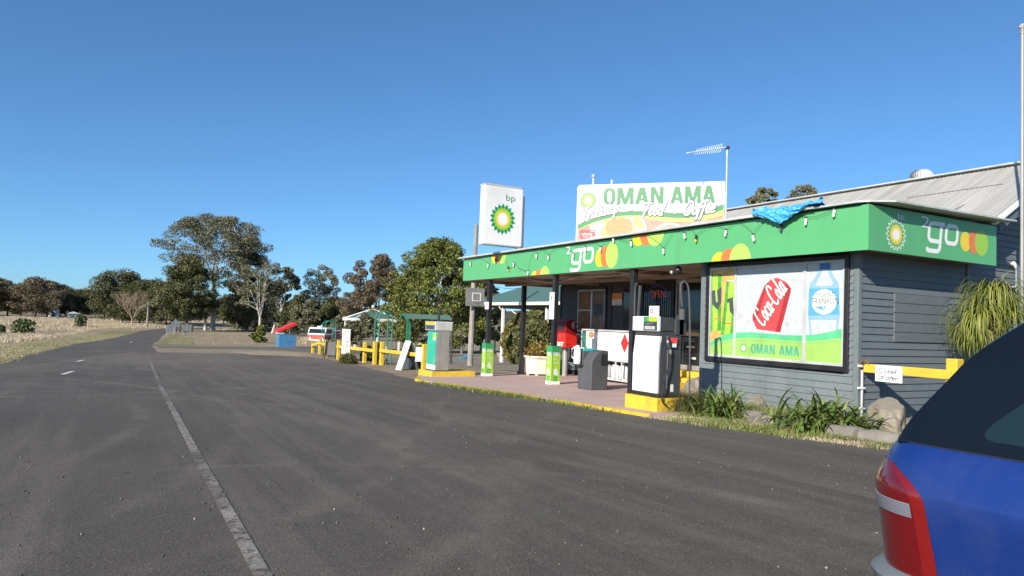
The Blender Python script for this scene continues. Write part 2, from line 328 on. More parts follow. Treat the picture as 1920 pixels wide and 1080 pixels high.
# ------------------------------------------------------------------ mesh helpers
def tag(o, label=None, cat=None, group=None, kind=None):
    if label: o['label'] = label
    if cat: o['category'] = cat
    if group: o['group'] = group
    if kind: o['kind'] = kind
    return o
def wloc(o):
    v = Vector((0, 0, 0))
    while o is not None: v += o.location; o = o.parent
    return v
def thing(name, loc, label, cat, group=None):
    o = bpy.data.objects.new(name, None); COL.objects.link(o); o.location = loc; o.empty_display_size = .3
    return tag(o, label, cat, group)
class MB:
    def __init__(s, m=None): s.v = []; s.f = []; s.m = []; s.cur = m
    def add(s, vs, fs, m=None):
        n = len(s.v); s.v += [tuple(map(float, p)) for p in vs]; m = m or s.cur
        for f in fs: s.f.append(tuple(i+n for i in f)); s.m.append(m)
        return s
    def box(s, x0, x1, y0, y1, z0, z1, m=None):
        return s.add([(x, y, z) for z in (z0, z1) for y in (y0, y1) for x in (x0, x1)],
                     [(0, 2, 3, 1), (4, 5, 7, 6), (0, 1, 5, 4), (2, 6, 7, 3), (0, 4, 6, 2), (1, 3, 7, 5)], m)
    def obox(s, c, u, v, w, m=None):
        c, u, v, w = map(Vector, (c, u, v, w)); p = [c+a*u+b*v+d*w for d in (-1, 1) for b in (-1, 1) for a in (-1, 1)]
        return s.add(p, [(0, 2, 3, 1), (4, 5, 7, 6), (0, 1, 5, 4), (2, 6, 7, 3), (0, 4, 6, 2), (1, 3, 7, 5)], m)
    def beam(s, a, b, wd, ht, m=None):
        a, b = Vector(a), Vector(b); d = b-a; L = d.length/2; d.normalize()
        up = Vector((0, 0, 1)) if abs(d.z) < .9 else Vector((1, 0, 0)); r = d.cross(up).normalized(); u = r.cross(d)
        return s.obox((a+b)/2, d*L, r*wd/2, u*ht/2, m)
    def tube(s, pts, r, n=8, m=None, caps=True):
        pts = [Vector(p) for p in pts]; rs = r if isinstance(r, (list, tuple)) else [r]*len(pts); rings = []
        for i, p in enumerate(pts):
            d = (pts[min(i+1, len(pts)-1)]-pts[max(i-1, 0)]).normalized()
            up = Vector((0, 0, 1)) if abs(d.z) < .95 else Vector((1, 0, 0)); a = d.cross(up).normalized(); b = d.cross(a)
            rings.append([p+rs[i]*(math.cos(2*math.pi*k/n)*a+math.sin(2*math.pi*k/n)*b) for k in range(n)])
        fs = [(i*n+k, i*n+(k+1) % n, (i+1)*n+(k+1) % n, (i+1)*n+k) for i in range(len(pts)-1) for k in range(n)]
        if caps: fs += [tuple(range(n-1, -1, -1)), tuple((len(pts)-1)*n+k for k in range(n))]
        return s.add([q for g in rings for q in g], fs, m)
    def prism(s, pts, axis, a, b, m=None):
        """pts: 2-D outline in the other two axes (x,y order kept), extruded from a to b along axis"""
        def P(p, t): q = list(p); q.insert('xyz'.index(axis), t); return q
        n = len(pts); vs = [P(p, a) for p in pts]+[P(p, b) for p in pts]
        fs = [tuple(range(n-1, -1, -1)), tuple(range(n, 2*n))]+[(i, (i+1) % n, n+(i+1) % n, n+i) for i in range(n)]
        return s.add(vs, fs, m)
    def lathe(s, prof, c, n=20, m=None):
        vs = [(c[0]+r*math.cos(2*math.pi*k/n), c[1]+r*math.sin(2*math.pi*k/n), c[2]+z) for r, z in prof for k in range(n)]
        fs = [(i*n+k, i*n+(k+1) % n, (i+1)*n+(k+1) % n, (i+1)*n+k) for i in range(len(prof)-1) for k in range(n)]
        fs += [tuple(range(n-1, -1, -1)), tuple((len(prof)-1)*n+k for k in range(n))]
        return s.add(vs, fs, m)
    def sphere(s, c, rx, ry=None, rz=None, n=12, m=None, jit=0):
        ry = ry or rx; rz = rz or rx; vs = []; h = n//2
        for i in range(h+1):
            t = math.pi*i/h
            for k in range(n):
                j = 1+random.uniform(-jit, jit)
                vs.append((c[0]+j*rx*math.sin(t)*math.cos(2*math.pi*k/n), c[1]+j*ry*math.sin(t)*math.sin(2*math.pi*k/n), c[2]+j*rz*math.cos(t)))
        return s.add(vs, [(i*n+k, (i+1)*n+k, (i+1)*n+(k+1) % n, i*n+(k+1) % n) for i in range(h) for k in range(n)], m)
    def build(s, name, parent=None, smooth=False, bevel=0, seg=2, wn=False):
        me = bpy.data.meshes.new(name); o0 = wloc(parent) if parent else Vector((0, 0, 0))
        me.from_pydata([(x-o0.x, y-o0.y, z-o0.z) for x, y, z in s.v], [], s.f)
        ms = list(dict.fromkeys(s.m))
        for k in ms: me.materials.append(MATS[k])
        me.polygons.foreach_set('material_index', [ms.index(k) for k in s.m])
        me.validate(); me.update()
        bm = bmesh.new(); bm.from_mesh(me); bmesh.ops.remove_doubles(bm, verts=bm.verts, dist=1e-5) if smooth or bevel else None
        if s.closed_fix: bmesh.ops.recalc_face_normals(bm, faces=bm.faces)
        bm.to_mesh(me); bm.free()
        if smooth: me.polygons.foreach_set('use_smooth', [True]*len(me.polygons))
        o = bpy.data.objects.new(name, me); COL.objects.link(o)
        if parent: o.parent = parent
        if bevel:
            b = o.modifiers.new('bevel', 'BEVEL'); b.width = bevel; b.segments = seg; b.limit_method = 'ANGLE'; b.angle_limit = RAD(35)
            if smooth: b.harden_normals = False
        if smooth:
            try: me.set_sharp_from_angle(angle=RAD(38))
            except Exception: pass
        return o
    closed_fix = True
def quick(name, vs, fs, m, parent=None, smooth=False):
    """large triangle or quad soups from numpy arrays"""
    me = bpy.data.meshes.new(name); vs = np.asarray(vs, dtype=np.float32)
    if parent: vs = vs-np.array(wloc(parent), dtype=np.float32)
    fs = np.asarray(fs, dtype=np.int32); k = fs.shape[1]
    me.vertices.add(len(vs)); me.vertices.foreach_set('co', vs.ravel())
    me.loops.add(fs.size); me.loops.foreach_set('vertex_index', fs.ravel())
    me.polygons.add(len(fs)); me.polygons.foreach_set('loop_start', np.arange(0, fs.size, k, dtype=np.int32))
    try: me.polygons.foreach_set('loop_total', np.full(len(fs), k, dtype=np.int32))
    except Exception: pass
    me.materials.append(MATS[m]); me.update(calc_edges=True)
    if smooth: me.polygons.foreach_set('use_smooth', [True]*len(me.polygons))
    o = bpy.data.objects.new(name, me); COL.objects.link(o)
    if parent: o.parent = parent
    return o
def copy_tree(o, parent=None):
    c = o.copy(); COL.objects.link(c); c.parent = parent
    for ch in [k for k in bpy.data.objects if k.parent == o]: copy_tree(ch, c)
    return c

# ------------------------------------------------------------------ flat printed graphics
def text_mesh(body, bold=0., shear=0., space=1.0):
    cu = bpy.data.curves.new('t', 'FONT'); cu.body = body; cu.size = 1; cu.offset = bold; cu.shear = shear; cu.space_character = space
    cu.resolution_u = 5
    ob = bpy.data.objects.new('t', cu); COL.objects.link(ob)
    dg = bpy.context.evaluated_depsgraph_get(); me = ob.evaluated_get(dg).to_mesh()
    vs = [(v.co.x, v.co.y) for v in me.vertices]; fs = [tuple(p.vertices) for p in me.polygons]
    ob.evaluated_get(dg).to_mesh_clear(); bpy.data.objects.remove(ob); bpy.data.curves.remove(cu)
    return vs, fs
CURSIVE = {   # pen paths on a unit grid: x width, base line 0, x height .5, ascender 1
 'T': (.62, [[(.0, .82), (.2, .92), (.68, .98)], [(.42, .95), (.30, .45), (.2, -.12), (.10, -.1)]]),
 'r': (.30, [[(.02, .46), (.06, .0)], [(.05, .2), (.14, .42), (.26, .46)]]),
 'u': (.40, [[(.05, .48), (.03, .15), (.10, .0), (.22, .06), (.32, .3)], [(.36, .48), (.32, .12), (.4, .0)]]),
 'c': (.34, [[(.32, .42), (.2, .5), (.06, .34), (.05, .12), (.15, .0), (.3, .07)]]),
 'k': (.40, [[(.16, 1.0), (.03, .0)], [(.34, .5), (.08, .24), (.32, .0)]]),
 's': (.30, [[(.28, .44), (.16, .5), (.08, .38), (.2, .24), (.2, .06), (.08, .0), (.0, .06)]]),
 't': (.26, [[(.18, .85), (.07, .1), (.14, .0), (.24, .06)], [(.0, .5), (.3, .55)]]),
 'o': (.38, [[(.2, .5), (.06, .36), (.04, .14), (.14, .0), (.28, .1), (.32, .34), (.2, .5)]]),
 'p': (.40, [[(.08, .48), (-.06, -.42)], [(.06, .32), (.18, .5), (.32, .42), (.30, .14), (.16, .0), (.04, .1)]]),
 'F': (.60, [[(.0, .86), (.16, .98), (.66, .96)], [(.44, .95), (.30, .45), (.16, -.15)], [(.14, .48), (.42, .54)]]),
 'd': (.42, [[(.30, .44), (.16, .5), (.04, .3), (.06, .06), (.18, .0), (.28, .14)], [(.46, 1.0), (.30, .1), (.38, .0)]]),
 'C': (.60, [[(.58, .72), (.50, .95), (.28, .96), (.06, .62), (.04, .2), (.22, .0), (.46, .1)]]),
 'f': (.26, [[(.34, .86), (.24, .98), (.14, .8), (.0, -.3), (-.08, -.34)], [(-.04, .48), (.26, .54)]]),
 'e': (.34, [[(.06, .24), (.26, .32), (.26, .46), (.16, .5), (.05, .34), (.05, .1), (.15, .0), (.3, .08)]]),
 'a': (.38, [[(.30, .44), (.16, .5), (.04, .3), (.06, .06), (.16, .0), (.27, .14)], [(.33, .5), (.28, .1), (.36, .0)]]),
 'l': (.20, [[(.16, 1.0), (.03, .1), (.10, .0), (.18, .06)]]),
 'W': (.74, [[(.0, .95), (.08, .0), (.36, .7), (.40, .0), (.76, 1.0)]]),
 'x': (.3, [[(.05, .5), (.28, .0)], [(.30, .5), (.0, .0)]]),
 'i': (.18, [[(.08, .48), (.05, .08), (.14, .0)]]),
 'n': (.38, [[(.06, .48), (.03, .0)], [(.05, .3), (.2, .5), (.28, .38), (.26, .0)]]),
 '-': (.26, [[(.03, .25), (.22, .27)]]), ' ': (.3, [])}
def smoothpts(p, n=4):
    if len(p) < 3: return p
    out = []
    for i in range(len(p)-1):
        a = p[max(i-1, 0)]; b = p[i]; c = p[i+1]; d = p[min(i+2, len(p)-1)]
        for k in range(n):
            t = k/n
            out.append(tuple(.5*((2*b[j])+(-a[j]+c[j])*t+(2*a[j]-5*b[j]+4*c[j]-d[j])*t*t+(-a[j]+3*b[j]-3*c[j]+d[j])*t**3) for j in (0, 1)))
    return out+[p[-1]]
class Panel:
    """flat print on a plane: coordinates (a,b) -> O + a*U + b*V, every layer a hair prouder than the last"""
    def __init__(s, mb, O, U, V, off=.002, step=.00008, clip=None):
        s.mb = mb; s.O = Vector(O); s.U = Vector(U); s.V = Vector(V); s.N = s.U.cross(s.V).normalized(); s.h = off; s.st = step; s.clip = clip
    def put(s, vs, fs, m):
        s.h += s.st
        s.mb.add([s.O+a*s.U+b*s.V+s.h*s.N for a, b in vs], fs, m); return s
    def poly(s, pts, m):
        if s.clip:
            x0, x1, y0, y1 = s.clip
            for ax, lim, sg in ((0, x0, 1), (0, x1, -1), (1, y0, 1), (1, y1, -1)):
                o = []
                for i in range(len(pts)):
                    a, b = pts[i-1], pts[i]; ia = sg*(a[ax]-lim) >= 0; ib = sg*(b[ax]-lim) >= 0
                    if ia != ib:
                        t = (lim-a[ax])/(b[ax]-a[ax]); o.append((a[0]+t*(b[0]-a[0]), a[1]+t*(b[1]-a[1])))
                    if ib: o.append(b)
                pts = o
                if len(pts) < 3: return s
        return s.put(pts, [tuple(range(len(pts)))], m)
    def rect(s, x0, x1, y0, y1, m): return s.poly([(x0, y0), (x1, y0), (x1, y1), (x0, y1)], m)
    def ell(s, cx, cy, rx, ry, m, n=28, rot=0):
        c, q = math.cos(rot), math.sin(rot)
        return s.poly([(cx+rx*math.cos(t)*c-ry*math.sin(t)*q, cy+rx*math.cos(t)*q+ry*math.sin(t)*c) for t in [2*math.pi*k/n for k in range(n)]], m)
    def text(s, body, x, y, h, m, bold=0., shear=0., width=None, space=1., rot=0):
        vs, fs = text_mesh(body, bold, shear, space)
        if not vs: return s
        x0 = min(v[0] for v in vs); x1 = max(v[0] for v in vs); y0 = min(v[1] for v in vs); y1 = max(v[1] for v in vs)
        ky = h/(y1-y0); kx = width/(x1-x0) if width else ky
        c, q = math.cos(rot), math.sin(rot); o = []
        for a, b in vs:
            a = (a-x0)*kx; b = (b-y0)*ky; o.append((x+a*c-b*q, y+a*q+b*c))
        return s.put(o, fs, m)
    def stroke(s, pts, wd, m, rnd=True):
        for i in range(len(pts)-1):
            (ax, ay), (bx, by) = pts[i], pts[i+1]; L = math.hypot(bx-ax, by-ay) or 1e-6; nx, ny = -(by-ay)/L*wd/2, (bx-ax)/L*wd/2
            ex, ey = (bx-ax)/L*wd*.3, (by-ay)/L*wd*.3
            s.h += .00001
            s.h -= s.st; s.poly([(ax+nx-ex, ay+ny-ey), (ax-nx-ex, ay-ny-ey), (bx-nx+ex, by-ny+ey), (bx+nx+ex, by+ny+ey)], m)
            if rnd and i: s.h += .00001-s.st; s.ell(ax, ay, wd/2, wd/2, m, 8)
        return s
    def cursive(s, body, x, y, h, m, wd=.1, shear=.25, rot=0, kx=1., adv=1.):
        c, q = math.cos(rot), math.sin(rot); cx = 0
        for ch in body:
            w_, paths = CURSIVE[ch]
            for p in paths:
                pp = [((cx+a*kx+b*shear)*h, b*h) for a, b in smoothpts(p)]
                s.stroke([(x+a*c-b*q, y+a*q+b*c) for a, b in pp], wd*h, m)
            cx += (w_*kx+.03)*adv
        return cx*h
    def block(s, body, x, y, h, m, width):
        """heavy condensed capitals O M A N built from plain shapes"""
        W = {'O': .60, 'M': .80, 'A': .66, 'N': .62, ' ': .34}; T = sum(W[c]+.07 for c in body)-.07; k = width/T
        def q(*pts): s.poly([(x+(cx+a)*k, y+b*h) for a, b in pts], m)
        cx = 0
        for c in body:
            w_ = W[c]; t = .19
            if c == 'O':
                n = 28; o = [(w_/2+w_/2*math.copysign(abs(math.cos(a))**.75, math.cos(a)), .5+.51*math.copysign(abs(math.sin(a))**.8, math.sin(a))) for a in [2*math.pi*i/n for i in range(n)]]
                i_ = [(w_/2+(w_/2-t)*math.copysign(abs(math.cos(a))**.8, math.cos(a)), .5+.35*math.copysign(abs(math.sin(a))**.8, math.sin(a))) for a in [2*math.pi*i/n for i in range(n)]]
                s.put([(x+(cx+a)*k, y+b*h) for a, b in o+i_], [(i, (i+1) % n, n+(i+1) % n, n+i) for i in range(n)], m)
            elif c == 'N': q((0, 0), (t, 0), (t, 1), (0, 1)); q((w_-t, 0), (w_, 0), (w_, 1), (w_-t, 1)); q((.02, 1), (t+.02, 1), (w_-.02, 0), (w_-t-.02, 0))
            elif c == 'M': q((0, 0), (t-.01, 0), (t-.01, 1), (0, 1)); q((w_-t+.01, 0), (w_, 0), (w_, 1), (w_-t+.01, 1)); q((.0, 1), (t+.06, 1), (w_/2+.08, 0), (w_/2-.08, 0)); q((w_, 1), (w_-t-.06, 1), (w_/2-.08, 0), (w_/2+.08, 0))
            elif c == 'A': q((0, 0), (t, 0), (w_/2+.10, 1), (w_/2-.12, 1)); q((w_, 0), (w_-t, 0), (w_/2-.10, 1), (w_/2+.12, 1)); q((.12, .20), (w_-.12, .20), (w_-.17, .35), (.17, .35))
            cx += w_+.07
        return s
    def scribble(s, x, y, w_, h, m, seed=0):
        r = random.Random(seed); a = x
        while a < x+w_:
            n = r.randint(2, 4); k = h*r.uniform(.45, .7); q = [(a+k*.45*i, y+h*r.uniform(0, 1)) for i in range(n)]
            s.stroke(q, h*.17, m, rnd=False); a += k*.45*n+h*.12
        return s
    def helios(s, cx, cy, r, sq=1., mats=('dark_green', 'lime', 'logo_yellow', 'white_paint')):
        n = 18
        for ring, (ri, ro, m) in enumerate(((.42, 1.0, mats[0]), (.36, .80, mats[1]), (.30, .62, mats[2]), (.0, .46, mats[3]))):
            pts = []; ph = math.pi/n*(ring % 2)
            hw = math.pi/n
            for k in range(n):
                t = 2*math.pi*k/n+ph+math.pi/2
                mid = {0: .80, 1: .62, 2: .47, 3: .32}[ring]
                pts += [(cx+sq*r*mid*math.cos(t-hw), cy+r*mid*math.sin(t-hw)), (cx+sq*r*ro*math.cos(t), cy+r*ro*math.sin(t))]
            s.poly(pts, m)
        return s

# ================================================================== SETTING
YR = [-14, -6, 0, 6, 12, 18, 24, 30, 36, 42, 48, 54, 60]+[60+5*i for i in range(1, 17)]+[170, 220, 300]
def drape(name, pts, off, m, kind='structure', jit=0., step=1.5):
    """a sheet following the land: outline pts (X,Y) cut along the same rows as the ground"""
    out = []
    if jit:
        for i in range(len(pts)):
            a, b = pts[i], pts[(i+1) % len(pts)]; L = math.hypot(b[0]-a[0], b[1]-a[1]); n = max(1, int(L/step))
            if n > 160: n = 160
            for k in range(n):
                t = k/n; j = jit*min(1, L/n)
                out.append((a[0]+(b[0]-a[0])*t+random.uniform(-j, j), a[1]+(b[1]-a[1])*t+random.uniform(-j, j)*1.5))
    else: out = pts
    bm = bmesh.new(); bm.faces.new([bm.verts.new((x, y, 0)) for x, y in out])
    bmesh.ops.triangulate(bm, faces=bm.faces[:])
    for y in YR+[140]:
        bmesh.ops.bisect_plane(bm, geom=bm.verts[:]+bm.edges[:]+bm.faces[:], plane_co=(0, y, 0), plane_no=(0, 1, 0))
    for x in (-12, 9.5):
        bmesh.ops.bisect_plane(bm, geom=bm.verts[:]+bm.edges[:]+bm.faces[:], plane_co=(x, 0, 0), plane_no=(1, 0, 0))
    for v in bm.verts: v.co.z = tzr(v.co.x, v.co.y)+off
    bmesh.ops.recalc_face_normals(bm, faces=bm.faces)
    me = bpy.data.meshes.new(name); bm.to_mesh(me); bm.free(); me.materials.append(MATS[m])
    o = bpy.data.objects.new(name, me); COL.objects.link(o); return tag(o, kind=kind)
def tzr(X, Y):
    """land height with the rows' straight segments (what the ground mesh really has)"""
    ys = sorted(set(YR+[140]));
    if Y <= ys[0]: return tz(X, Y)
    if Y >= ys[-1]: return tz(X, Y)
    for a, b in zip(ys, ys[1:]):
        if a <= Y <= b: return tz(X, a)+(tz(X, b)-tz(X, a))*(Y-a)/(b-a)
# ground: one sheet out past the hills
ys = sorted(set([-300, -60]+YR+[140]+[500, 900, 2200])); xs = [-1600, -600, -200, -60, -12, 9.5, 40, 100, 250, 700, 1800]
b = MB('ground'); g = []
for y in ys:
    for x in xs: b.v.append((x, y, tz(x, min(y, 300)) if y > -60 else tz(x, -60)))
nx = len(xs)
for i in range(len(ys)-1):
    for j in range(nx-1): b.f.append((i*nx+j, i*nx+j+1, (i+1)*nx+j+1, (i+1)*nx+j)); b.m.append('ground')
tag(b.build('ground'), kind='structure')

L_EDGE = [(-4.6, -14), (-4.4, 10), (-3.9, 26), (-3.75, 34), (-3.8, 43), (-3.6, 55), (-3.1, 73), (-1.1, 92), (1.4, 117), (4.4, 146), (9, 165), (18, 180), (40, 192)]
R_EDGE = [(44, 187), (22, 174), (13, 161), (9.0, 146), (6.3, 117), (4.6, 92), (3.1, 73)]
def L_at(y):
    for a, c in zip(L_EDGE, L_EDGE[1:]):
        if a[1] <= y <= c[1]: return a[0]+(c[0]-a[0])*(y-a[1])/(c[1]-a[1])
    return L_EDGE[0][0]
drape('verge', [(-4, -14)]+[(x-1.6-.02*max(0, y), y) for x, y in L_EDGE[1:10]]+[(x+.5, y) for x, y in L_EDGE[9:0:-1]], .006, 'verge', jit=.35)
drape('road', L_EDGE+R_EDGE+[(2.6, 52), (1.6, 38), (.95, 10), (.8, -14)], .012, 'road_far', jit=.08)
lot = [(.75, -14), (.9, 10), (1.5, 38), (2.35, 50.5), (7.9, 47.2), (9.4, 43.4), (10.0, 38), (9.4, 30.5), (8.9, 26), (8.25, 21.2), (8.0, 20.2), (8.3, 12.6), (8.35, 9.9), (8.5, 8.7), (8.7, 6.9), (8.95, 5.7), (9.6, 4.9), (11, 4.3), (14, 3.8), (20, 3), (30, 2), (30, -14)]
drape('forecourt', [(-4.4, -14), (-4.3, 10), (-3.9, 26), (-1.5, 40), (1.2, 50)]+lot[3:], .018, 'asphalt', jit=.07)
# white edge line and centre dashes
def ribbon(name, line, wd, m, off):
    l = [(x-wd/2, y) for x, y in line]; r = [(x+wd/2, y) for x, y in line[::-1]]
    return drape(name, l+r, off, m)
ribbon('road_marking', [(.78, -2), (.84, 4.45), (.93, 10), (1.12, 20), (1.32, 28), (1.57, 38)], .10, 'line_paint', .024)
for y in (26.2, 36.2): ribbon('road_marking', [(-1.30, y-.1), (-1.10, y+1.8)], .13, 'dash_paint', .024)
ribbon('road_marking', [(1.6, 83), (1.8, 86)], .15, 'dash_paint', .02)
# gravel edges of the lot, driveway behind
drape('dirt', [gp(*p)[:2] for p in [(284, 650), (400, 657), (520, 660), (575, 659), (640, 664), (725, 668), (850, 690), (850, 705), (790, 715), (700, 697), (610, 678), (540, 670), (400, 667), (286, 663)]], .008, 'dirt', jit=.25)
drape('dirt', [gp(*p)[:2] for p in [(420, 661), (500, 659), (560, 661), (600, 670), (560, 669), (480, 666)]], .026, 'dirt_sand', jit=.3)
drape('driveway', [gp(*p)[:2] for p in [(288, 647.5), (400, 649.5), (500, 650.5), (600, 651), (700, 652), (790, 657), (700, 664), (640, 662), (585, 661), (520, 656.5), (400, 654.5), (300, 653)]], .014, 'driveway_grey', jit=.3)
drape('path', [gp(*p)[:2] for p in [(820, 668), (960, 672), (1060, 676), (1060, 697), (985, 699), (900, 690), (820, 683)]], .010, 'path_grey', jit=.1)
drape('verge', [gp(*p)[:2] for p in [(288, 645), (330, 624), (420, 627), (560, 634), (575, 647), (400, 647)]], .008, 'dirt', jit=.5)
drape('verge', [gp(*p)[:2] for p in [(286, 646.5), (325, 625), (360, 634), (365, 647)]], .016, 'verge', jit=.4)
drape('garden_bed', [(8.35, 9.9), (8.5, 8.7), (8.7, 6.9), (8.95, 5.7), (9.6, 4.9), (11, 4.3), (14, 3.8), (20, 3), (30, 3), (30, 7.9), (11.6, 7.9), (11.4, 11.9), (9.9, 11.6), (9.4, 10.2)], .010, 'bed', jit=.03)
# hills far off
b = MB('hill_scrub'); n = 90; vs = []; fs = []
for i in range(n+1):
    a = RAD(-70+150*i/n); h = 16+10*math.sin(i*.33+1)+6*math.sin(i*.71)+4*math.sin(i*1.7)
    for r, z in ((700, -3), (1000, h*.45), (1300, h), (1700, h*.4)): vs.append((r*math.sin(a), r*math.cos(a), z))
for i in range(n):
    for j in range(3): fs.append((i*4+j, (i+1)*4+j, (i+1)*4+j+1, i*4+j+1))
b.add(vs, fs); tag(b.build('hills', smooth=True), kind='structure')

# pink apron with a yellow kerb (its own level plane falling with the land)
APX, APR = 8.36, 14.85
def apron_x(y): return 8.0+.03*(20.3-y) if y > 12.6 else 8.36
b = MB('pink_concrete'); rows = [9.9, 12.6, 15, 18, 20.3, 22, 23.3]
L = [(8.36, 9.9), (8.37, 12.6), (8.28, 15), (8.12, 18), (8.0, 20.25), (9.0, 22.4), (10.4, 23.3)]
vs = [];
for (x, y) in L: vs += [(x, y, slabz(y)), (15.0, y, slabz(y)), (x, y, slabz(y)-.3)]
b.add(vs, [(i*3, i*3+1, i*3+4, i*3+3) for i in range(6)]+[(i*3, i*3+3, i*3+5, i*3+2) for i in range(6)]+[(0, 2, 2, 1)][:0])
b.add([(8.36, 9.9, slabz(9.9)), (15, 9.9, slabz(9.9)), (15, 9.9, -.4), (8.36, 9.9, -.4)], [(0, 3, 2, 1)])
b.add([(10.4, 23.3, slabz(23.3)), (15, 23.3, slabz(23.3)), (15, 23.3, -.8), (10.4, 23.3, -.8)], [(0, 1, 2, 3)])
tag(b.build('concrete_apron'), kind='structure')
b = MB('yellow_paint')
for i in range(6):
    (x0, y0), (x1, y1) = L[i], L[i+1]; n = 5
    for k in range(n):
        if random.random() < .06: continue
        a = k/n; c = (k+1)/n-.01; w0 = .09
        p = [(x0+(x1-x0)*t, y0+(y1-y0)*t) for t in (a, c)]
        r = (y1-y0, -(x1-x0)); q = math.hypot(*r); r = (r[0]/q, r[1]/q)
        b.add([(p[0][0]-.004*r[0], p[0][1]-.004*r[1], slabz(p[0][1])+.004), (p[1][0]-.004*r[0], p[1][1]-.004*r[1], slabz(p[1][1])+.004),
               (p[1][0]+w0*r[0]*random.uniform(.8, 1.2), p[1][1]+w0*r[1], slabz(p[1][1])+.004), (p[0][0]+w0*r[0], p[0][1]+w0*r[1], slabz(p[0][1])+.004),
               (p[0][0]-.004*r[0], p[0][1]-.004*r[1], slabz(p[0][1])-.2), (p[1][0]-.004*r[0], p[1][1]-.004*r[1], slabz(p[1][1])-.2)],
              [(0, 1, 2, 3), (0, 4, 5, 1)])
b.closed_fix = False
tag(b.build('kerb_paint'), kind='structure')

# ================================================================== THE SHOP
FX, WX, SX, WY, FY, Y1, BE = 10.95, 11.45, 14.85, 8.04, 7.52, 23.43, 22.9
ZB, ZT = 2.92, 3.69
shop = thing('shop_building', (14.8, 12, 0), 'grey weatherboard roadside shop with a green fascia and a long iron roof', 'building')
def boards(b, axis, plane, a0, a1, z0, z1, face, m, pitch=.128, lap=.021):
    """lapped boards: saw-tooth profile run along the wall"""
    z = z0
    while z < z1-1e-6:
        t = min(z+pitch, z1)
        o, i = plane+face*lap, plane
        if axis == 'y': q = [(o, a0, z), (o, a1, z), (i, a1, t), (i, a0, t), (i-face*.03, a0, z), (i-face*.03, a1, z)]
        else: q = [(a0, o, z), (a1, o, z), (a1, i, t), (a0, i, t), (a0, i-face*.03, z), (a1, i-face*.03, z)]
        b.add(q, [(0, 1, 2, 3), (0, 4, 5, 1)], m); z = t
# kiosk walls (front has a hole for the poster window)
WA, WB_, WZ0, WZ1 = 8.22, 11.70, .83, 2.90     # window opening Y0,Y1,z0,z1 (inside the black surround)
b = MB('slate_paint'); b.closed_fix = False
boards(b, 'y', WX, WY+.09, WA-.0, -.15, ZB+.05, -1, 'slate_paint'); boards(b, 'y', WX, WB_, 11.86, -.15, ZB+.05, -1, 'slate_paint')
boards(b, 'y', WX, WA, WB_, -.15, WZ0-.03, -1, 'slate_paint')
b.box(WX+.02, WX+.10, WY+.05, 11.85, -.3, ZB+.04, 'slate_paint') if False else None
b.build('front_wall', shop)
for ya, yb in ((WY-.02, WY+.085), (11.78, 11.90)): MB('slate_paint').box(WX-.02, WX+.08, ya, yb, -.3, ZB+.05).build('corner_board', shop, bevel=.005)
b = MB('slate_dark'); b.closed_fix = False
PX0, PX1 = sd_(1674, 600, WY)[0], sd_(1776, 600, WY)[0]
pz0 = sd_(1700, 640, WY)[1]; pz1 = sd_(1700, 555, WY)[1]+.05
zz = round((pz0+.15)/.128)*.128-.15
boards(b, 'x', WY, WX+.085, 19.5, -.15, zz, -1, 'slate_dark')
boards(b, 'x', WY, WX+.085, PX0, zz, zz+7*.128, -1, 'slate_dark'); boards(b, 'x', WY, PX1, 19.5, zz, zz+7*.128, -1, 'slate_dark')
boards(b, 'x', WY, WX+.085, 19.5, zz+7*.128, 3.70, -1, 'slate_dark')
# gable boards above, cut by the roof slope
z = 3.70
while z < 5.2:
    xl = 15.07+(z+.128-3.93)/.54+.12
    boards(b, 'x', WY, max(14.8, xl), 21.3-(xl-14.7), z, z+.128, -1, 'slate_dark'); z += .128
b.build('side_wall', shop)
b = MB('slate_dark')
z = zz
for k in range(5): b.box(PX0+.01, PX1-.01, WY-.03, WY+.02, z+.004, z+.174); z += .179
b.build('boarded_window', shop, bevel=.003)
b = MB('slate_dark'); b.box(14.78, 14.87, WY-.04, WY+.05, -.2, 3.7); b.build('batten', shop)
b = MB('white_paint'); b.tube([(16.57, WY-.09, 3.0), (16.57, WY-.09, -.1)], .045, 10); b.tube([(16.57, WY-.09, 3.0), (16.45, WY-.04, 3.12)], .045, 8)
for z in (2.6, 1.2): b.box(16.5, 16.64, WY-.1, WY-.0, z, z+.04, 'galv')
b.build('downpipe', shop, smooth=True)
# thin pipe at the kiosk corner
b = MB('galv'); b.tube([(WX+.04, WY-.06, .88), (WX+.04, WY-.06, -.05)], .022, 8)
for z in (.55, .2): b.box(WX-.03, WX+.1, WY-.085, WY-.02, z, z+.03, 'white_paint')
b.build('pipe', shop, smooth=True)
# inner cores so nothing is see-through
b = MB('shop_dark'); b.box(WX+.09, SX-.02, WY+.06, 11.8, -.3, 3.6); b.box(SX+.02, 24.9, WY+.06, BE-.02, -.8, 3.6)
b.build('inner_wall', shop)
b = MB('chip'); b.closed_fix = False
p = Panel(b, (WX-.0145, 0, 0), (0, -1, 0), (0, 0, 1), off=.001)
for k in range(15):
    px = random.choice([random.uniform(1425, 1460), random.uniform(1440, 1475), random.uniform(1330, 1600)]); py = random.choice([732, 733, 742, 756, 757, random.uniform(700, 775)])
    u, v = fr(px, py, WX); v = -.15+round((v+.15)/.128)*.128+.008
    wd = random.uniform(.01, .07) if k < 14 else random.uniform(.004, .02); h = random.uniform(.006, .014)
    n = 7; p.poly([(u+wd*math.cos(t)*random.uniform(.6, 1.2), v+h*math.sin(t)*random.uniform(.5, 1.2)+h*.5) for t in [2*math.pi*i/n for i in range(n)]], 'chip')
b.build('flaked_paint', shop)

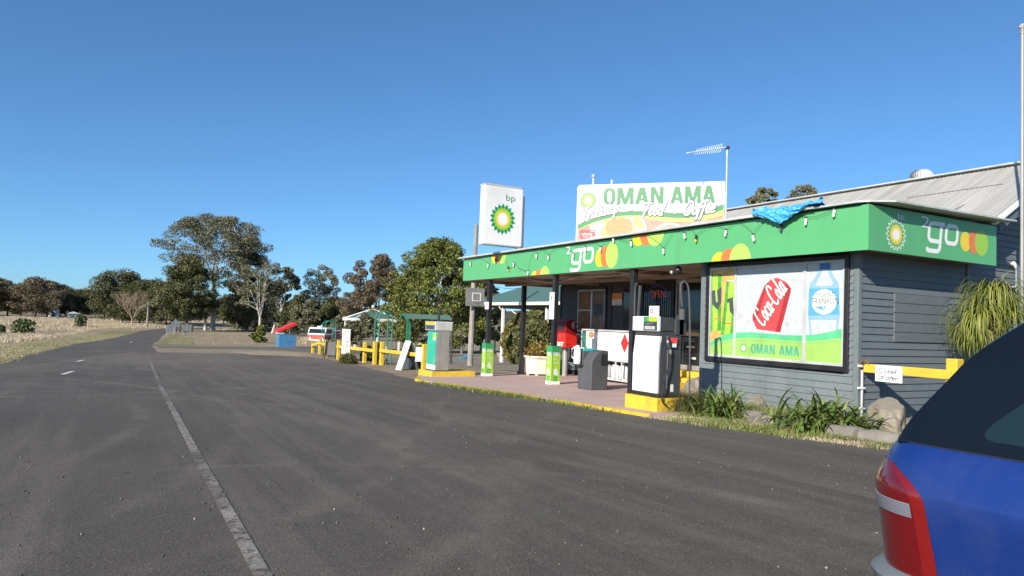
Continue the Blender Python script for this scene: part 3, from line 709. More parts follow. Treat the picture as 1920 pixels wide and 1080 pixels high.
# poster window
win = MB('black_paint')
for a in ((WA-.02, WA+.07, WZ0-.02, WZ1+.02), (WB_-.07, WB_+.02, WZ0-.02, WZ1+.02), (WA+.07, WB_-.07, WZ0-.02, WZ0+.08), (WA+.07, WB_-.07, WZ1-.06, WZ1+.02)):
    win.box(WX-.055, WX+.05, a[0], a[1], a[2], a[3])
wf = win.build('window', shop, bevel=.01)
IA, IB, IZ0, IZ1 = WA+.07, WB_-.07, WZ0+.08, WZ1-.06
M1 = -fr(1380, 560, WX)[0]; M2 = -fr(1510, 560, WX)[0]
b = MB('galv')
for a in ((IA, IA+.045, IZ0, IZ1), (IB-.045, IB, IZ0, IZ1), (IA+.045, IB-.045, IZ0, IZ0+.05), (IA+.045, IB-.045, IZ1-.045, IZ1)):
    b.box(WX-.035, WX+.03, a[0], a[1], a[2], a[3])
for mm, wd in ((M1, .028), (M2, .034)): b.box(WX-.033, WX+.03, mm-wd, mm+wd, IZ0+.05, IZ1-.045)
b.build('frame', wf, bevel=.004)
b = MB('white_paint'); b.box(WX-.006, WX+.02, IA+.02, IB-.02, IZ0+.02, IZ1-.02, 'poster_ice')
lo, hi = IZ0+.03, IZ1-.03
def W(px, py): return fr(px, py, WX-.01)
p = Panel(b, (WX-.006, 0, 0), (0, -1, 0), (0, 0, 1), off=.0005, step=.00005)
def PW(pts, m, clip=None): p.clip = clip; p.poly([W(*q) for q in pts], m)
cl1 = (-IB+.03, -M1-.02, lo, hi); cl2 = (-M1+.02, -M2-.02, lo, hi); cl3 = (-M2+.03, -IA-.03, lo, hi)
# left pane: tall green cans
PW([(1328, 500), (1382, 495), (1382, 680), (1328, 665)], 'amber', cl1)
PW([(1331, 515), (1353, 513), (1352, 620), (1331, 622)], 'can_green', cl1); PW([(1336, 515), (1346, 514), (1345, 620), (1336, 621)], 'can_lime', cl1)
PW([(1362, 527), (1385, 530), (1380, 628), (1351, 628)], 'can_green', cl1); PW([(1367, 529), (1378, 530), (1368, 628), (1358, 628)], 'can_lime', cl1)
PW([(1362, 527), (1365, 524.5), (1384, 527), (1385, 531)], 'poster_ice', cl1)
for dx, dy, k in ((0, 0, 1), (33, 14, 1)):
    PW([(1336+dx, 548+dy), (1351+dx, 542+dy), (1351+dx, 566+dy), (1344.5+dx, 578+dy), (1337+dx, 566+dy)], 'can_lime', cl1)
    PW([(1330+dx, 547+dy), (1341+dx, 543+dy), (1342+dx, 564+dy), (1344.2+dx, 568+dy), (1345.5+dx, 564+dy), (1344+dx, 544+dy), (1353+dx, 538+dy), (1352.5+dx, 568+dy), (1344.5+dx, 581+dy), (1335+dx, 570+dy), (1334+dx, 553+dy), (1330+dx, 554+dy)], 'ink', cl1)
PW([(1338, 598), (1351, 593), (1351, 595), (1338, 600)], 'red_fade', cl1); PW([(1360, 606), (1378, 605), (1378, 607), (1360, 608)], 'red_fade', cl1)
# middle pane: ice and a tilted red can
for k in range(46):
    x, y = random.uniform(1388, 1506), random.uniform(512, 618); r = random.uniform(2, 7)
    pts = [(x+r*math.cos(t)*random.uniform(.6, 1.2), y+r*math.sin(t)*random.uniform(.6, 1.2)) for t in [2*math.pi*i/7 for i in range(7)]]
    PW(pts, random.choice(['white_sign', 'poster_ice', 'galv']), cl2)
PW([(1447, 522), (1458, 520), (1474, 528), (1483, 541), (1482, 548), (1463, 623), (1419, 617), (1411, 600), (1411, 590), (1433, 536)], 'can_red', cl2)
PW([(1441, 520), (1455, 514), (1470, 519), (1481, 533), (1483, 541), (1474, 529), (1458, 521), (1446, 523)], 'poster_ice', cl2)
PW([(1474, 529), (1483, 541), (1482, 549), (1463, 623), (1454, 622), (1473, 549)], 'can_shade', cl2)
PW([(1434, 537), (1440, 530), (1419, 600), (1411, 600)], 'can_shade', cl2)
p.clip = None
u0, v0 = W(1431, 613); u1, v1 = W(1474, 545)
ang = math.atan2(v1-v0, u1-u0); Lc = math.hypot(u1-u0, v1-v0)
wcoke = .34
p.clip = cl2
p.cursive('Coca-Cola', u0, v0, .44, 'white_sign', wd=.085, shear=.15, rot=ang, kx=Lc/(.44*3.79))
# right pane: pale bottle
PW([(1537, 492), (1557, 491), (1557, 508), (1537, 509)], 'cap_blue', cl3)
PW([(1537, 505), (1557, 504), (1564, 518), (1572, 530), (1574, 540), (1573, 556), (1575, 590), (1570, 625), (1568, 640), (1520, 640), (1515, 590), (1517, 545), (1519, 532), (1530, 518)], 'bottle_pale', cl3)
PW([(1542, 508), (1551, 507), (1562, 530), (1560, 536), (1530, 536), (1532, 528)], 'poster_ice', cl3)
PW([(1517, 541), (1573, 540), (1574, 590), (1516, 592)], 'bottle_blue', cl3)
p.clip = cl3; u, v = W(1545, 566); u2, v2 = W(1566, 566); u3, v3 = W(1545, 589)
p.ell(u, v, abs(u2-u)*1.12, abs(v3-v)*1.03, 'white_sign'); p.clip = None
u, v = W(1531, 557); p.text('MOUNT', u, v, .085, 'ink', width=.38); u, v = W(1523, 571); p.text('FRANKLIN', u, v, .125, 'ink', width=.56)
for k in range(5):
    a = -1.0+.5*k; PW([(1546, 582), (1546+18*math.sin(a)-2, 580-5*math.cos(a)), (1546+18*math.sin(a)+3, 577-5*math.cos(a))], 'bottle_blue', cl3)
PW([(1519, 600), (1569, 600), (1566, 640), (1524, 640)], 'poster_ice', cl3)
# green wave along the bottom, across all panes
top = [(1328, 645), (1340, 636), (1355, 629), (1370, 625), (1382, 623.5), (1410, 623), (1440, 625.5), (1470, 628), (1500, 629), (1530, 627), (1560, 621.5), (1584, 615)]
mid = [(1584, 633), (1560, 636), (1530, 639), (1500, 640), (1470, 638), (1440, 635), (1410, 633), (1382, 634), (1355, 639), (1340, 645), (1328, 651)]
low = [(1328, 690), (1590, 700)]
for i in range(len(top)-1):
    t0, t1 = top[i], top[i+1]; m0, m1 = mid[::-1][i] if i < len(mid) else mid[0], mid[::-1][min(i+1, len(mid)-1)]
for cl in (cl1, cl2, cl3):
    PW(top+mid, 'window_green', cl)
    PW(mid[::-1]+[(1590, 712), (1328, 700)], 'window_lime', cl)
p.clip = None
ln = [W(x, y+4.5) for x, y in mid[::-1]]; p.clip = (-IB+.03, -IA-.03, lo, hi); p.stroke(ln, .010, 'window_green', rnd=False); p.clip = None
u, v = W(1408, 662); u2, v2 = W(1499, 664); p.block('OMAN AMA', u, v, .19, 'window_text', u2-u)
u, v = W(1394.5, 652.5); p.helios(u, v, .10, .95, ('window_text', 'lime', 'white_sign', 'white_sign'))
b.build('poster', wf)

# shop front under the canopy
b = MB('shop_dark'); b.closed_fix = False
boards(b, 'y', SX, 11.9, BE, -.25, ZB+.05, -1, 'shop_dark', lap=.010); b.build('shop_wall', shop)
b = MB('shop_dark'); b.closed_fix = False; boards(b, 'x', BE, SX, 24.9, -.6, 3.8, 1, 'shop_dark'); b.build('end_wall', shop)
for ya, yb in ((19.68, 19.78), (BE-.06, BE+.02)): MB('black_paint').box(SX-.035, SX+.03, ya, yb, -.3, ZB).build('batten', shop)
wb = MB('black_paint')
for a in ((19.95, 20.05, 1.15, 2.85), (21.7, 21.8, 1.15, 2.85), (20.05, 21.7, 1.15, 1.25), (20.05, 21.7, 2.75, 2.85)): wb.box(SX-.05, SX+.02, *a)
sw = wb.build('window', shop)
b = MB('steel', )
for a in ((20.05, 20.09, 1.25, 2.75), (21.66, 21.7, 1.25, 2.75), (20.80, 20.88, 1.29, 2.71), (20.09, 21.66, 2.71, 2.75), (20.09, 21.66, 1.25, 1.29), (20.88, 21.66, 2.0, 2.03)): b.box(SX-.045, SX-.012, *a)
b.build('frame', sw)
b = MB('wood_print'); b.box(SX-.03, SX-.01, 20.88, 21.66, 1.28, 2.72, 'rusty'); b.box(SX-.03, SX-.01, 20.09, 20.80, 1.28, 2.72, 'curtain')
for k in range(7): b.box(SX-.034, SX-.03, 20.12+.1*k, 20.14+.1*k, 1.29, 2.7, 'charcoal')
b.box(SX-.034, SX-.03, 20.15, 20.7, 1.85, 2.25, 'ink'); b.build('pane', sw)
b = MB('orange_sign'); b.box(SX-.03, SX-.015, 19.12, 19.66, 2.38, 2.60); b.box(SX-.03, SX-.015, 19.12, 19.66, 2.19, 2.38, 'paper')
p = Panel(b, (SX-.03, 0, 0), (0, -1, 0), (0, 0, 1)); p.scribble(-19.63, 2.44, .45, .08, 'ink', 1)
p.scribble(-19.46, 2.325, .1, .035, 'ink', 2); p.scribble(-19.58, 2.265, .38, .04, 'ink', 3); p.scribble(-19.62, 2.205, .46, .04, 'ink', 4)
b.build('wall_sign', shop)
# black entrance opening, dark windows with neon, glass door
b = MB('glass_dark'); b.box(SX-.04, SX, 18.2, 19.0, -.1, 2.75); b.box(SX-.05, SX-.045, 18.15, 19.05, 2.75, 2.82, 'black_paint'); b.build('doorway', shop)
w2 = MB('black_paint')
for a in ((16.55, 16.63, 1.0, 2.9), (18.0, 18.08, 1.0, 2.9), (16.63, 18.0, 1.0, 1.08), (16.63, 18.0, 2.82, 2.9)): w2.box(SX-.06, SX, *a)
w2 = w2.build('window', shop); b = MB('glass_dark'); b.box(SX-.03, SX-.01, 16.63, 18.0, 1.08, 2.82); b.build('pane', w2)
b = MB('charcoal')
for k in range(13): b.box(SX-.045, SX-.035, 16.68+.1*k, 16.70+.1*k, 1.1, 2.8)
b.build('bars', w2)
DY0, DY1 = 15.38, 16.38
d = MB('grey_metal')
for a in ((DY0-.05, DY0, .28, 2.92), (DY1, DY1+.05, .28, 2.92), (DY0, DY1, 2.85, 2.92), (DY0, DY1, .28, .42)): d.box(SX-.08, SX-.0, *a)
d.box(SX-.08, SX, DY0-.05, DY1+.05, 2.92, 3.0, 'timber_brown')
dr = d.build('door', shop); b = MB('glass_dark'); b.box(SX-.05, SX-.02, DY0, DY1, .42, 2.85); b.build('glass', dr)
b = MB('orange_sign'); b.box(SX-.10, SX-.05, DY0, DY1, 1.28, 1.38, 'amber'); b.build('push_bar', dr)
b = MB('ink'); b.box(SX-.06, SX-.05, 15.5, 16.2, 1.08, 1.24, 'charcoal')
p = Panel(b, (SX-.06, 0, 0), (0, -1, 0), (0, 0, 1)); p.scribble(-16.12, 1.17, .5, .04, 'paper', 5); p.scribble(-16.12, 1.105, .5, .04, 'paper', 6)
b.build('door_notice', dr)
for q in ((15.55, 15.75, .60, .66), (15.6, 15.95, .93, .98)): MB('paper').box(SX-.056, SX-.052, q[0], q[1], q[2], q[3]).build('sticker', dr)
b = MB('yellow_paint'); b.box(14.0, SX-.09, 14.9, 16.9, -.25, .10); b.box(14.4, SX-.09, 15.0, 16.75, .10, .27); b.box(13.55, 14.0, 14.9, 15.7, -.25, -.02)
b.build('steps', shop, bevel=.01)
b = MB('timber_grey'); 
for k in range(9): b.box(SX-.09, SX-.05, 20.2+.3*k, 20.26+.3*k, -.45, -.15, 'black_paint')
b.box(SX-.10, SX-.06, 20.1, 22.8, -.17, .1, 'slate_paint'); b.box(SX-.10, SX-.06, 20.1, 22.8, -.42, -.36, 'slate_paint'); b.build('base_boards', shop)

# canopy: fascia, soffit, sheet roof
b = MB('fascia_green'); b.box(FX, FX+.04, FY, Y1, ZB, ZT); fa = b.build('fascia', shop)
b = MB('fascia_green'); b.box(FX+.04, 14.88, FY, FY+.04, ZB, ZT); fs_ = b.build('side_fascia', shop)
b = MB('soffit'); b.box(FX+.04, SX+.1, FY+.04, Y1, ZB+.06, ZB+.09); b.build('soffit', shop)
b = MB('soffit')
b.box(FX+.05, FX+.16, 11.9, Y1, ZB-.02, ZB+.06); b.box(FX+.2, 14.8, Y1-.12, Y1-.02, ZB-.04, ZB+.06, 'timber_brown')
for y in (14.6, 17.4, 20.4): b.box(FX+.2, 14.8, y, y+.08, ZB-.05, ZB+.06, 'timber_brown')
b.box(12.6, 12.7, 12, Y1-.15, ZB-.12, ZB-.052, 'timber_brown'); b.build('beam', shop)
b = MB('galv'); zr = ZT+.035
out = [(FX-.10, Y1+.15), (FX-.10, FY+.12), (FX-.0, FY-.02), (FX+.35, FY-.26), (15.1, FY-.26), (15.1, FY+.6), (15.1, Y1+.15)]
b.add([(x, y, zr+.012*(x-FX)) for x, y in out]+[(x, y, zr+.03+.012*(x-FX)) for x, y in out],
      [tuple(range(6, -1, -1)), tuple(range(7, 14))]+[(i, (i+1) % 7, 7+(i+1) % 7, 7+i) for i in range(7)])
b.build('canopy_roof', shop)
b = MB('white_paint'); b.box(FX-.135, FX-.103, FY+1.0, Y1+.15, zr-.005, zr+.045, 'galv'); b.build('roof_edge_trim', shop)
# fascia graphics
b = MB('white_paint'); p = Panel(b, (FX, 0, 0), (0, -1, 0), (0, 0, 1)); p.clip = (-Y1, -FY, ZB+.005, ZT-.005)
def discs(cx, cy, x1, k=1.0):
    """three overlapping discs as painted: yellow, orange, lime; cx,cy px of the orange one, x1 px half spread"""
    u, v = fr(cx, cy, FX); u2, _ = fr(cx+x1, cy, FX); r = abs(u2-u)
    p.ell(u-r*.62, v-.02*k, r*.52, .24*k, 'logo_yellow'); p.ell(u, v, r*.52, .275*k, 'logo_orange')
    p.ell(u+r*.72, v+.02*k, r*.66, .335*k, 'pale_lime')
for a_ in ((1135, 481, 17, 1.), (934, 480, 11, .9), (1011, 521, 14, .95), (1212, 440, 24, .95), (1366, 491, 30, 1.0)):
    b = MB('logo_yellow'); p = Panel(b, (FX, 0, 0), (0, -1, 0), (0, 0, 1)); p.clip = (-Y1, -FY, ZB+.005, ZT-.005); discs(*a_); b.build('disc_emblem', fa)
b = MB('white_paint'); p = Panel(b, (FX, 0, 0), (0, -1, 0), (0, 0, 1))
def twogo(p, u0, v0, L, h, m, two=True):
    """squared rounded lettering: '2' small and raised, then 'g' and 'o'"""
    gw = L*.40; t = h*.155
    def arcp(cx, cy, rx, ry, a0, a1, n=5): return [(cx+rx*math.cos(RAD(a0+(a1-a0)*i/n)), cy+ry*math.sin(RAD(a0+(a1-a0)*i/n))) for i in range(n+1)]
    sh = .12
    def S_(pts): return [(u0+x+sh*y, v0+y) for x, y in pts]
    c = L*.11; x0, x1 = 0, gw; y0, y1 = h*.36, h
    p.stroke(S_([(x1, y1)]+arcp(x0+c, y1-c, c, c, 90, 180)+arcp(x0+c, y0+c, c, c, 180, 270)+[(x1, y0)]), t, m)
    p.stroke(S_([(x1+.09*L, y1), (x1-.02*L, y1)]), t, m)
    p.stroke(S_([(x1, y1)]+arcp(x1-c, c, c, c, 0, -90)+[(x0+.03*L, 0)]+arcp(x0+.03*L, .07*h, .05*L, .07*h, -90, -180, 3)), t, m)
    x0, x1 = L*.58, L*.97
    p.stroke(S_(arcp(x0+c, y0+c, c, c, 180, 270)+arcp(x1-c, y0+c, c, c, -90, 0)+arcp(x1-c, y1-c, c, c, 0, 90)+arcp(x0+c, y1-c, c, c, 90, 180)+[(x0, y0+c), (x0, y0+c*.9)]), t, m)
p.clip = None
u, v = fr(1071, 507, FX); u2, _ = fr(1110, 507, FX); twogo(p, u, v, u2-u, .54, 'white_sign')
b.build('fascia_lettering', fa); b = MB('white_paint'); p = Panel(b, (FX, 0, 0), (0, -1, 0), (0, 0, 1))
u, v = fr(1062, 478, FX); p.text('2', u, v+.02, .22, 'white_sign', bold=.01, width=.2)
b.build('fascia_lettering', fa)
b = MB('white_paint'); p = Panel(b, (0, FY, 0), (1, 0, 0), (0, 0, 1)); p.clip = (FX, 14.88, ZB+.005, ZT-.005)
def sdf(px, py): return sd_(px, py, FY)
u, v = sdf(1680, 440); r = .39*(v*0+1)*.78
n = 18; hw = math.pi/n
for k in range(n):
    t = 2*math.pi*k/n; pts = [(u+rr_*math.cos(tt), v+rr_*math.sin(tt)) for rr_, tt in ((.215, t-hw), (.275, t), (.215, t+hw))]
    p.stroke(pts, .016, 'white_sign', rnd=False)
p.helios(u, v, .19, 1, ('logo_yellow', 'logo_yellow', 'white_sign', 'white_sign'))
b.build('petal_emblem', fs_); b = MB('white_paint'); p = Panel(b, (0, FY, 0), (1, 0, 0), (0, 0, 1))
u, v = sdf(1683, 411); p.text('bp', u, v-.02, .13, 'white_sign', width=.17)
u, v = sdf(1739, 469); u2, _ = sdf(1796, 469); twogo(p, u, v, (u2-u)*.96, .50, 'white_sign')
u, v = sdf(1727, 425); p.text('2', u, v, .20, 'white_sign', width=.25)
b.build('fascia_lettering', fs_); b = MB('white_paint'); p = Panel(b, (0, FY, 0), (1, 0, 0), (0, 0, 1))
for cx, w_, h_, m_ in ((1810, 10, .205, 'logo_yellow'), (1826, 10, .235, 'logo_orange'), (1840, 13, .265, 'lime')):
    u, v = sdf(cx, 453+(cx-1810)*.1); u2, _ = sdf(cx+w_, 453); p.ell(u, v, (u2-u)*.95, h_*.92, m_)
b.build('disc_emblem', fs_)
# canopy posts
for (px, py, X, Y) in ((0, 0, 11.12, 21.6), (0, 0, 11.12, 17.45), (0, 0, 11.12, 13.88), (0, 0, 12.87, 22.3)):
    b = MB('black_paint'); b.box(X-.07, X+.07, Y-.07, Y+.07, slabz(Y)-.05, ZB+.0); b.build('post', shop, bevel=.006)
b = MB('black_paint'); b.box(12.75, 12.95, 22.2, 22.4, slabz(22.3), slabz(22.3)+.12); b.build('post_foot', shop, bevel=.01)

# main roof: iron sheet with ridge towards the road's direction, hip hidden at the far end
RZ, RX, EX, EZ = 5.54, 18.05, 14.65, 3.70
sl_ = (RZ-EZ)/(RX-EX)
b = MB('roof_iron')
ya, yb = 7.55, BE+.4; n = 0
vs = []; fs = []; N = 150
for i in range(N*2+1):
    y = ya+(yb-ya)*i/(2*N); dz = .006 if i % 2 else -.006
    vs += [(EX, y, EZ+dz), (RX, y, RZ+dz), (2*RX-EX+3, y, RZ-sl_*(RX-EX+3)+dz)]
for i in range(N*2): fs += [(i*3, i*3+1, i*3+4, i*3+3), (i*3+1, i*3+2, i*3+5, i*3+4)]
b.add(vs, fs); b.closed_fix = False; b.build('main_roof', shop)
b = MB('galv')
b.beam((RX, ya-.03, RZ+.035), (RX, yb, RZ+.035), .3, .03)
b.build('ridge_cap', shop)
b = MB('white_paint'); b.closed_fix = True
L_ = math.hypot(1, sl_)
b.beam((EX+.1, ya-.05, EZ+.03), (RX, ya-.05, RZ+.02), .10, .05, 'white_paint'); b.beam((EX+.3, ya-.03, EZ+.16-.16), (RX, ya-.03, RZ-.12), .03, .20, 'slate_dark')
b.beam((RX, ya-.05, RZ+.02), (2*RX-EX, ya-.05, EZ+.02), .10, .05, 'white_paint')
b.beam((EX+1.0, ya+.08, EZ+.20), (RX, ya+.08, RZ-.32), .04, .05, 'galv')
b.build('barge_board', shop)
b = MB('slate_dark'); b.add([(EX+.2, ya, EZ), (RX, ya, RZ-.05), (RX, WY, RZ-.05), (EX+.2, WY, EZ)], [(0, 1, 2, 3)]); b.build('eave_lining', shop)
b = MB('seam')
for (px0, py0, px1, py1) in ((1787, 396, 1808, 385), (1700, 372, 1880, 346)):
    def onroof(px, py):
        d = ray(px, py); # plane z = EZ + sl_*(X-EX)
        t = (EZ-sl_*EX-CAM_H)/(d[2]-sl_*d[0]); return (t*d[0], t*d[1], CAM_H+t*d[2]+.02)
    b.beam(onroof(px0, py0), onroof(px1, py1), .025, .012)
b.build('roof_seam', shop)
# whirling vent on the ridge
vt = MB('galv'); c = (18.35, 11.1, RZ-.06)
vt.lathe([(.13, -.12), (.13, .08)], c, 14); vt.build('vent_collar', shop, smooth=True)
vt = MB('galv'); prof = [(.05, .40), (.15, .385), (.23, .32), (.27, .22), (.25, .12), (.16, .06)]
for k in range(26):
    a = 2*math.pi*k/26; a2 = a+.20
    vs = []
    for r, z in prof: vs += [(c[0]+r*math.cos(a), c[1]+r*math.sin(a), c[2]+z), (c[0]+r*1.08*math.cos(a2), c[1]+r*1.08*math.sin(a2), c[2]+z)]
    vt.add(vs, [(2*i, 2*i+1, 2*i+3, 2*i+2) for i in range(5)])
vt.lathe([(.22, .08), (.22, .33), (.05, .38)], c, 14, 'grey_metal'); vt.closed_fix = False; vt.build('roof_vent', shop)
# fluorescent tube and cables beneath the canopy
b = MB('timber_brown'); b.box(11.6, 11.75, 15.2, 16.8, ZB-.10, ZB-.02, 'soffit'); b.build('tube_light', shop)
b = MB('paper')
def sag(a, c, s, n=10): return [tuple(a[i]+(c[i]-a[i])*k/n-(s*4*(k/n)*(1-k/n) if i == 2 else 0) for i in range(3)) for k in range(n+1)]
b.tube(sag((11.5, 19.8, ZB), (11.5, 16.8, ZB-.06), .15), .008, 5); b.tube(sag((11.5, 16.8, ZB-.06), (11.6, 13.7, ZB), .06), .008, 5)
b.build('cable', shop); b = MB('paper'); b.tube(sag((11.3, 22.6, ZB), (13.5, 23.2, ZB-.05), .18), .008, 5)
b.build('cable', shop)
b = MB('black_paint'); b.sphere((11.15, 12.35, ZB-.11), .09); b.tube([(11.15, 12.35, ZB), (11.15, 12.35, ZB-.05)], .03, 6); b.sphere((11.05, 12.45, ZB-.16), .05, m='steel'); b.build('flood_light', shop, smooth=True)

# ================================================================== SIGNS ON AND ABOVE THE ROOF
# tall bp box sign on its post behind the canopy edge
SY = 20.2
t = thing('pole_sign', (10.9, SY, 0), 'white square box sign with green and yellow petal emblem standing above the canopy', 'sign')
(ax, az), (bx, bz) = sd_(906, 342, SY), sd_(982, 462, SY)
ax, bx = sd_(908, 400, SY)[0], sd_(979, 400, SY)[0]; z1 = sd_(930, 346, SY)[1]; z0 = sd_(930, 459, SY)[1]
b = MB('white_sign'); b.box(ax, bx, SY, SY+.34, z0, z1); sb = b.build('sign_box', t, bevel=.03)
b = MB('galv')
for a in ((ax-.01, bx+.01, z0-.01, z0+.03), (ax-.01, bx+.01, z1-.03, z1+.01)): b.box(a[0], a[1], SY-.012, SY+.35, a[2], a[3])
b.box(bx-.02, bx+.012, SY-.012, SY+.35, z0, z1, 'galv'); b.build('frame', sb)
b = MB('white_sign'); p = Panel(b, (0, SY, 0), (1, 0, 0), (0, 0, 1))
u, v = sd_(942.5, 411, SY); p.helios(u, v, (z1-z0)*.265, .92)
u, v = sd_(949, 375, SY); p.text('bp', u, v-.085, .27, 'deep_green', width=.34); b.build('emblem', sb)
b = MB('white_paint'); b.box(bx+.03, bx+.12, SY+.05, SY+.14, 3.6, z1-.25, 'galv'); b.tube([(bx-.06, SY+.2, 2.9), (bx-.06, SY+.2, z0+.05)], .045, 10, 'steel'); b.build('post', t, bevel=.004)

# long white billboard
BO = Vector(on(1083, 345, x=11.5)); BO.z = 0                     # left end; the board stands across the roof, turned to meet the traffic
bu = Vector(tuple(float(q) for q in CR @ np.array([-3100-960.0, 82.0, -1339.0]))); BU = Vector((-bu.x, -bu.y, 0)).normalized(); BN = BU.cross(Vector((0, 0, 1)))
def B(px, py):
    d = Vector(ray(px, py)); o = Vector((0, 0, CAM_H)); t_ = (BO-o).dot(BN)/d.dot(BN); q = o+d*t_; return ((q-BO).dot(BU), q.z)
def BP(a, z, off=0): return BO+BU*a+Vector((0, 0, z))+BN*off
t = thing('roof_billboard', tuple(BP(2, 3.75)), 'wide white billboard with green OMAN AMA lettering and burger picture on the canopy roof', 'billboard')
BL = B(1359, 340)[0]; zt0, zt1 = B(1083, 347)[1], B(1359, 340)[1]; ztp = (zt0+zt1)/2
b = MB('white_sign')
pts = [(.06, 3.74), (BL, 3.74), (BL, ztp), (.06, ztp), (0, ztp-.08), (0, 3.8)]
b.add([BP(a, z) for a, z in pts]+[BP(a, z, -.04) for a, z in pts], [tuple(range(6)), tuple(range(11, 5, -1))]+[(i, (i+1) % 6, 6+(i+1) % 6, 6+i) for i in range(6)]); bb = b.build('panel', t)
for a in (.35, BL/2, BL-.3):
    b = MB('steel'); b.beam(BP(a, 3.72, -.08), BP(a, 5.2, -.08), .05, .05); b.beam(BP(a, 5.0, -.1), BP(a, 3.72, -1.1), .04, .04); b.build('support', t)
b = MB('white_sign'); p = Panel(b, BO, BU, (0, 0, 1)); p.clip = (.01, BL-.01, 3.75, ztp-.005)
def PB(pts, m): p.poly([B(*q) for q in pts], m)
band_t = [(1083, 421), (1095, 416), (1110, 410), (1130, 403), (1150, 398.5), (1170, 396), (1200, 395.5), (1230, 396.5), (1260, 398.5), (1290, 399), (1320, 394), (1345, 386), (1360, 382)]
band_m = [(1360, 392), (1345, 397), (1320, 404), (1290, 409), (1260, 408.5), (1230, 406), (1200, 404), (1170, 404.5), (1150, 407), (1130, 412), (1110, 418), (1095, 425), (1083, 431)]
band_b = [(1083, 432), (1095, 426), (1110, 420), (1130, 414), (1150, 409.5), (1170, 407.5), (1200, 408.5), (1230, 412.5), (1260, 416), (1290, 416), (1320, 412), (1345, 406), (1360, 402)]
PB(band_b+[(1360, 470), (1083, 470)], 'wood_print')
PB([(1107, 424), (1130, 414), (1170, 407.5), (1206, 408), (1212, 425), (1210, 460), (1107, 460)], 'white_sign')
for (cx, cy, r) in ((1138, 420, 8), (1194, 416, 9), (1200, 424, 7), (1135, 440, 8), (1140, 446, 6), (1188, 436, 7), (1132, 432, 5)):
    PB([(cx+r*math.cos(t_)*random.uniform(.8, 1.2), cy+r*math.sin(t_)*random.uniform(.8, 1.2)) for t_ in [2*math.pi*i/9 for i in range(9)]], 'lettuce')
PB([(1134, 428), (1137, 416), (1150, 409), (1165, 407), (1180, 410), (1187, 420), (1187, 430), (1180, 438), (1160, 446), (1142, 443)], 'bun')
PB([(1226, 436), (1232, 426), (1245, 419), (1262, 418), (1275, 422), (1282, 430), (1280, 440), (1240, 450)], 'white_sign')
PB([(1228, 438), (1235, 427), (1250, 421), (1264, 421), (1276, 427), (1280, 440)], 'cup_print')
PB([(1290, 424), (1320, 416), (1360, 404), (1360, 436), (1296, 436)], 'bun')
PB([(1279, 424), (1292, 420), (1295, 430), (1283, 432)], 'bottle_blue')
PB(band_t+band_m, 'board_green'); PB(band_m[::-1]+band_b[::-1], 'logo_yellow') if False else PB(band_m+band_b, 'pale_lime')
PB([(1087, 431), (1117, 431), (1117, 448), (1087, 448)], 'red_fade')
p.clip = None
u, v = B(1090, 443); u2, _ = B(1113, 443); p.text('velocity', u, v, .11, 'white_sign', width=(u2-u)*.92); u, v = B(1094, 446.2); p.text('frequent flyer', u, v, .05, 'white_sign', width=.32)
c_, r_ = B(1111, 440), .10; p.stroke([(c_[0]+r_*math.cos(a), c_[1]+r_*math.sin(a)) for a in [RAD(-120+15*i) for i in range(17)]], .018, 'white_sign', rnd=False)
u, v = B(1103, 376); p.helios(u, v, .255, 1.0, ('mid_green', 'lime', 'logo_yellow', 'white_sign'))
u, v = B(1107, 358); p.text('bp', u, v-.03, .13, 'mid_green', width=.20)
u, v = B(1131, 384); u2, _ = B(1340, 384); h_ = B(1131, 353)[1]-v
uA, uB = B(1131, 384)[0], B(1244, 384)[0]; p.block('OMAN', uA, v, h_*1.0, 'board_green', uB-uA)
uA, uB = B(1257, 384)[0], B(1341, 384)[0]; p.block('AMA', uA, v, h_*1.0, 'board_green', uB-uA)
for (word, px, py, px2, rot, h) in (('Truckstop', 1090, 413, 1168, .22, .33), ('Food', 1202, 404, 1250, .03, .35), ('Coffee', 1281, 404, 1350, .10, .36)):
    u, v = B(px, py); u2, _ = B(px2, py); Lw = (sum(CURSIVE[c][0]+.03 for c in word)+.35)*h; k = (u2-u)/Lw
    for m_, wd_, dx in (('ink', .25, .004), ('white_sign', .13, 0)): p.cursive(word, u+dx, v-dx, h, m_, wd=wd_, shear=.30, rot=rot, kx=k, adv=1)
for px, py in ((1182, 392), (1266, 397)):
    u, v = B(px, py); p.ell(u, v, .075, .075, 'ink'); p.ell(u, v, .063, .063, 'white_sign')
b.build('lettering', bb)

# aerials and pipes on the roof
t = thing('tv_aerial', (12.6, 12.3, 3.75), 'tall thin mast with a white comb television aerial beside the billboard', 'aerial')
AX, AY = 14.3, on(1361, 400, x=14.3)[1]
za = on(1359, 277, x=AX)[2]
b = MB('galv'); b.tube([(AX, AY, 3.7), (AX, AY, za+.03)], .022, 8); b.build('mast', t, smooth=True)
b = MB('galv')
for dx, dy in ((1.1, .25), (.9, -.6)): b.tube([(AX, AY, 4.55), (AX+dx, AY+dy, 3.85)], .008, 5)
b.build('guy_wire', t)
e = on(1288, 287, y=AY-.1); s_ = on(1356, 276.5, y=AY-.1)
b = MB('white_sign'); A0, A1 = Vector((AX, AY, za)), Vector(e); b.tube([A0, A1], .016, 6)
dv = (A1-A0).normalized()
for k in range(13):
    c = A0+(A1-A0)*(.16+.052*k); h = .13-.004*k
    b.tube([c-Vector((.05, 0, h)), c+Vector((.05, 0, h))], .006, 4)
b.box(AX-.05, AX+.05, AY-.04, AY+.04, za-.06, za+.02, 'charcoal'); b.build('aerial', t)
t = thing('vent_pipe', (12.6, 17.6, 3.75), 'thin capped vent pipe rising behind the billboard', 'pipe')
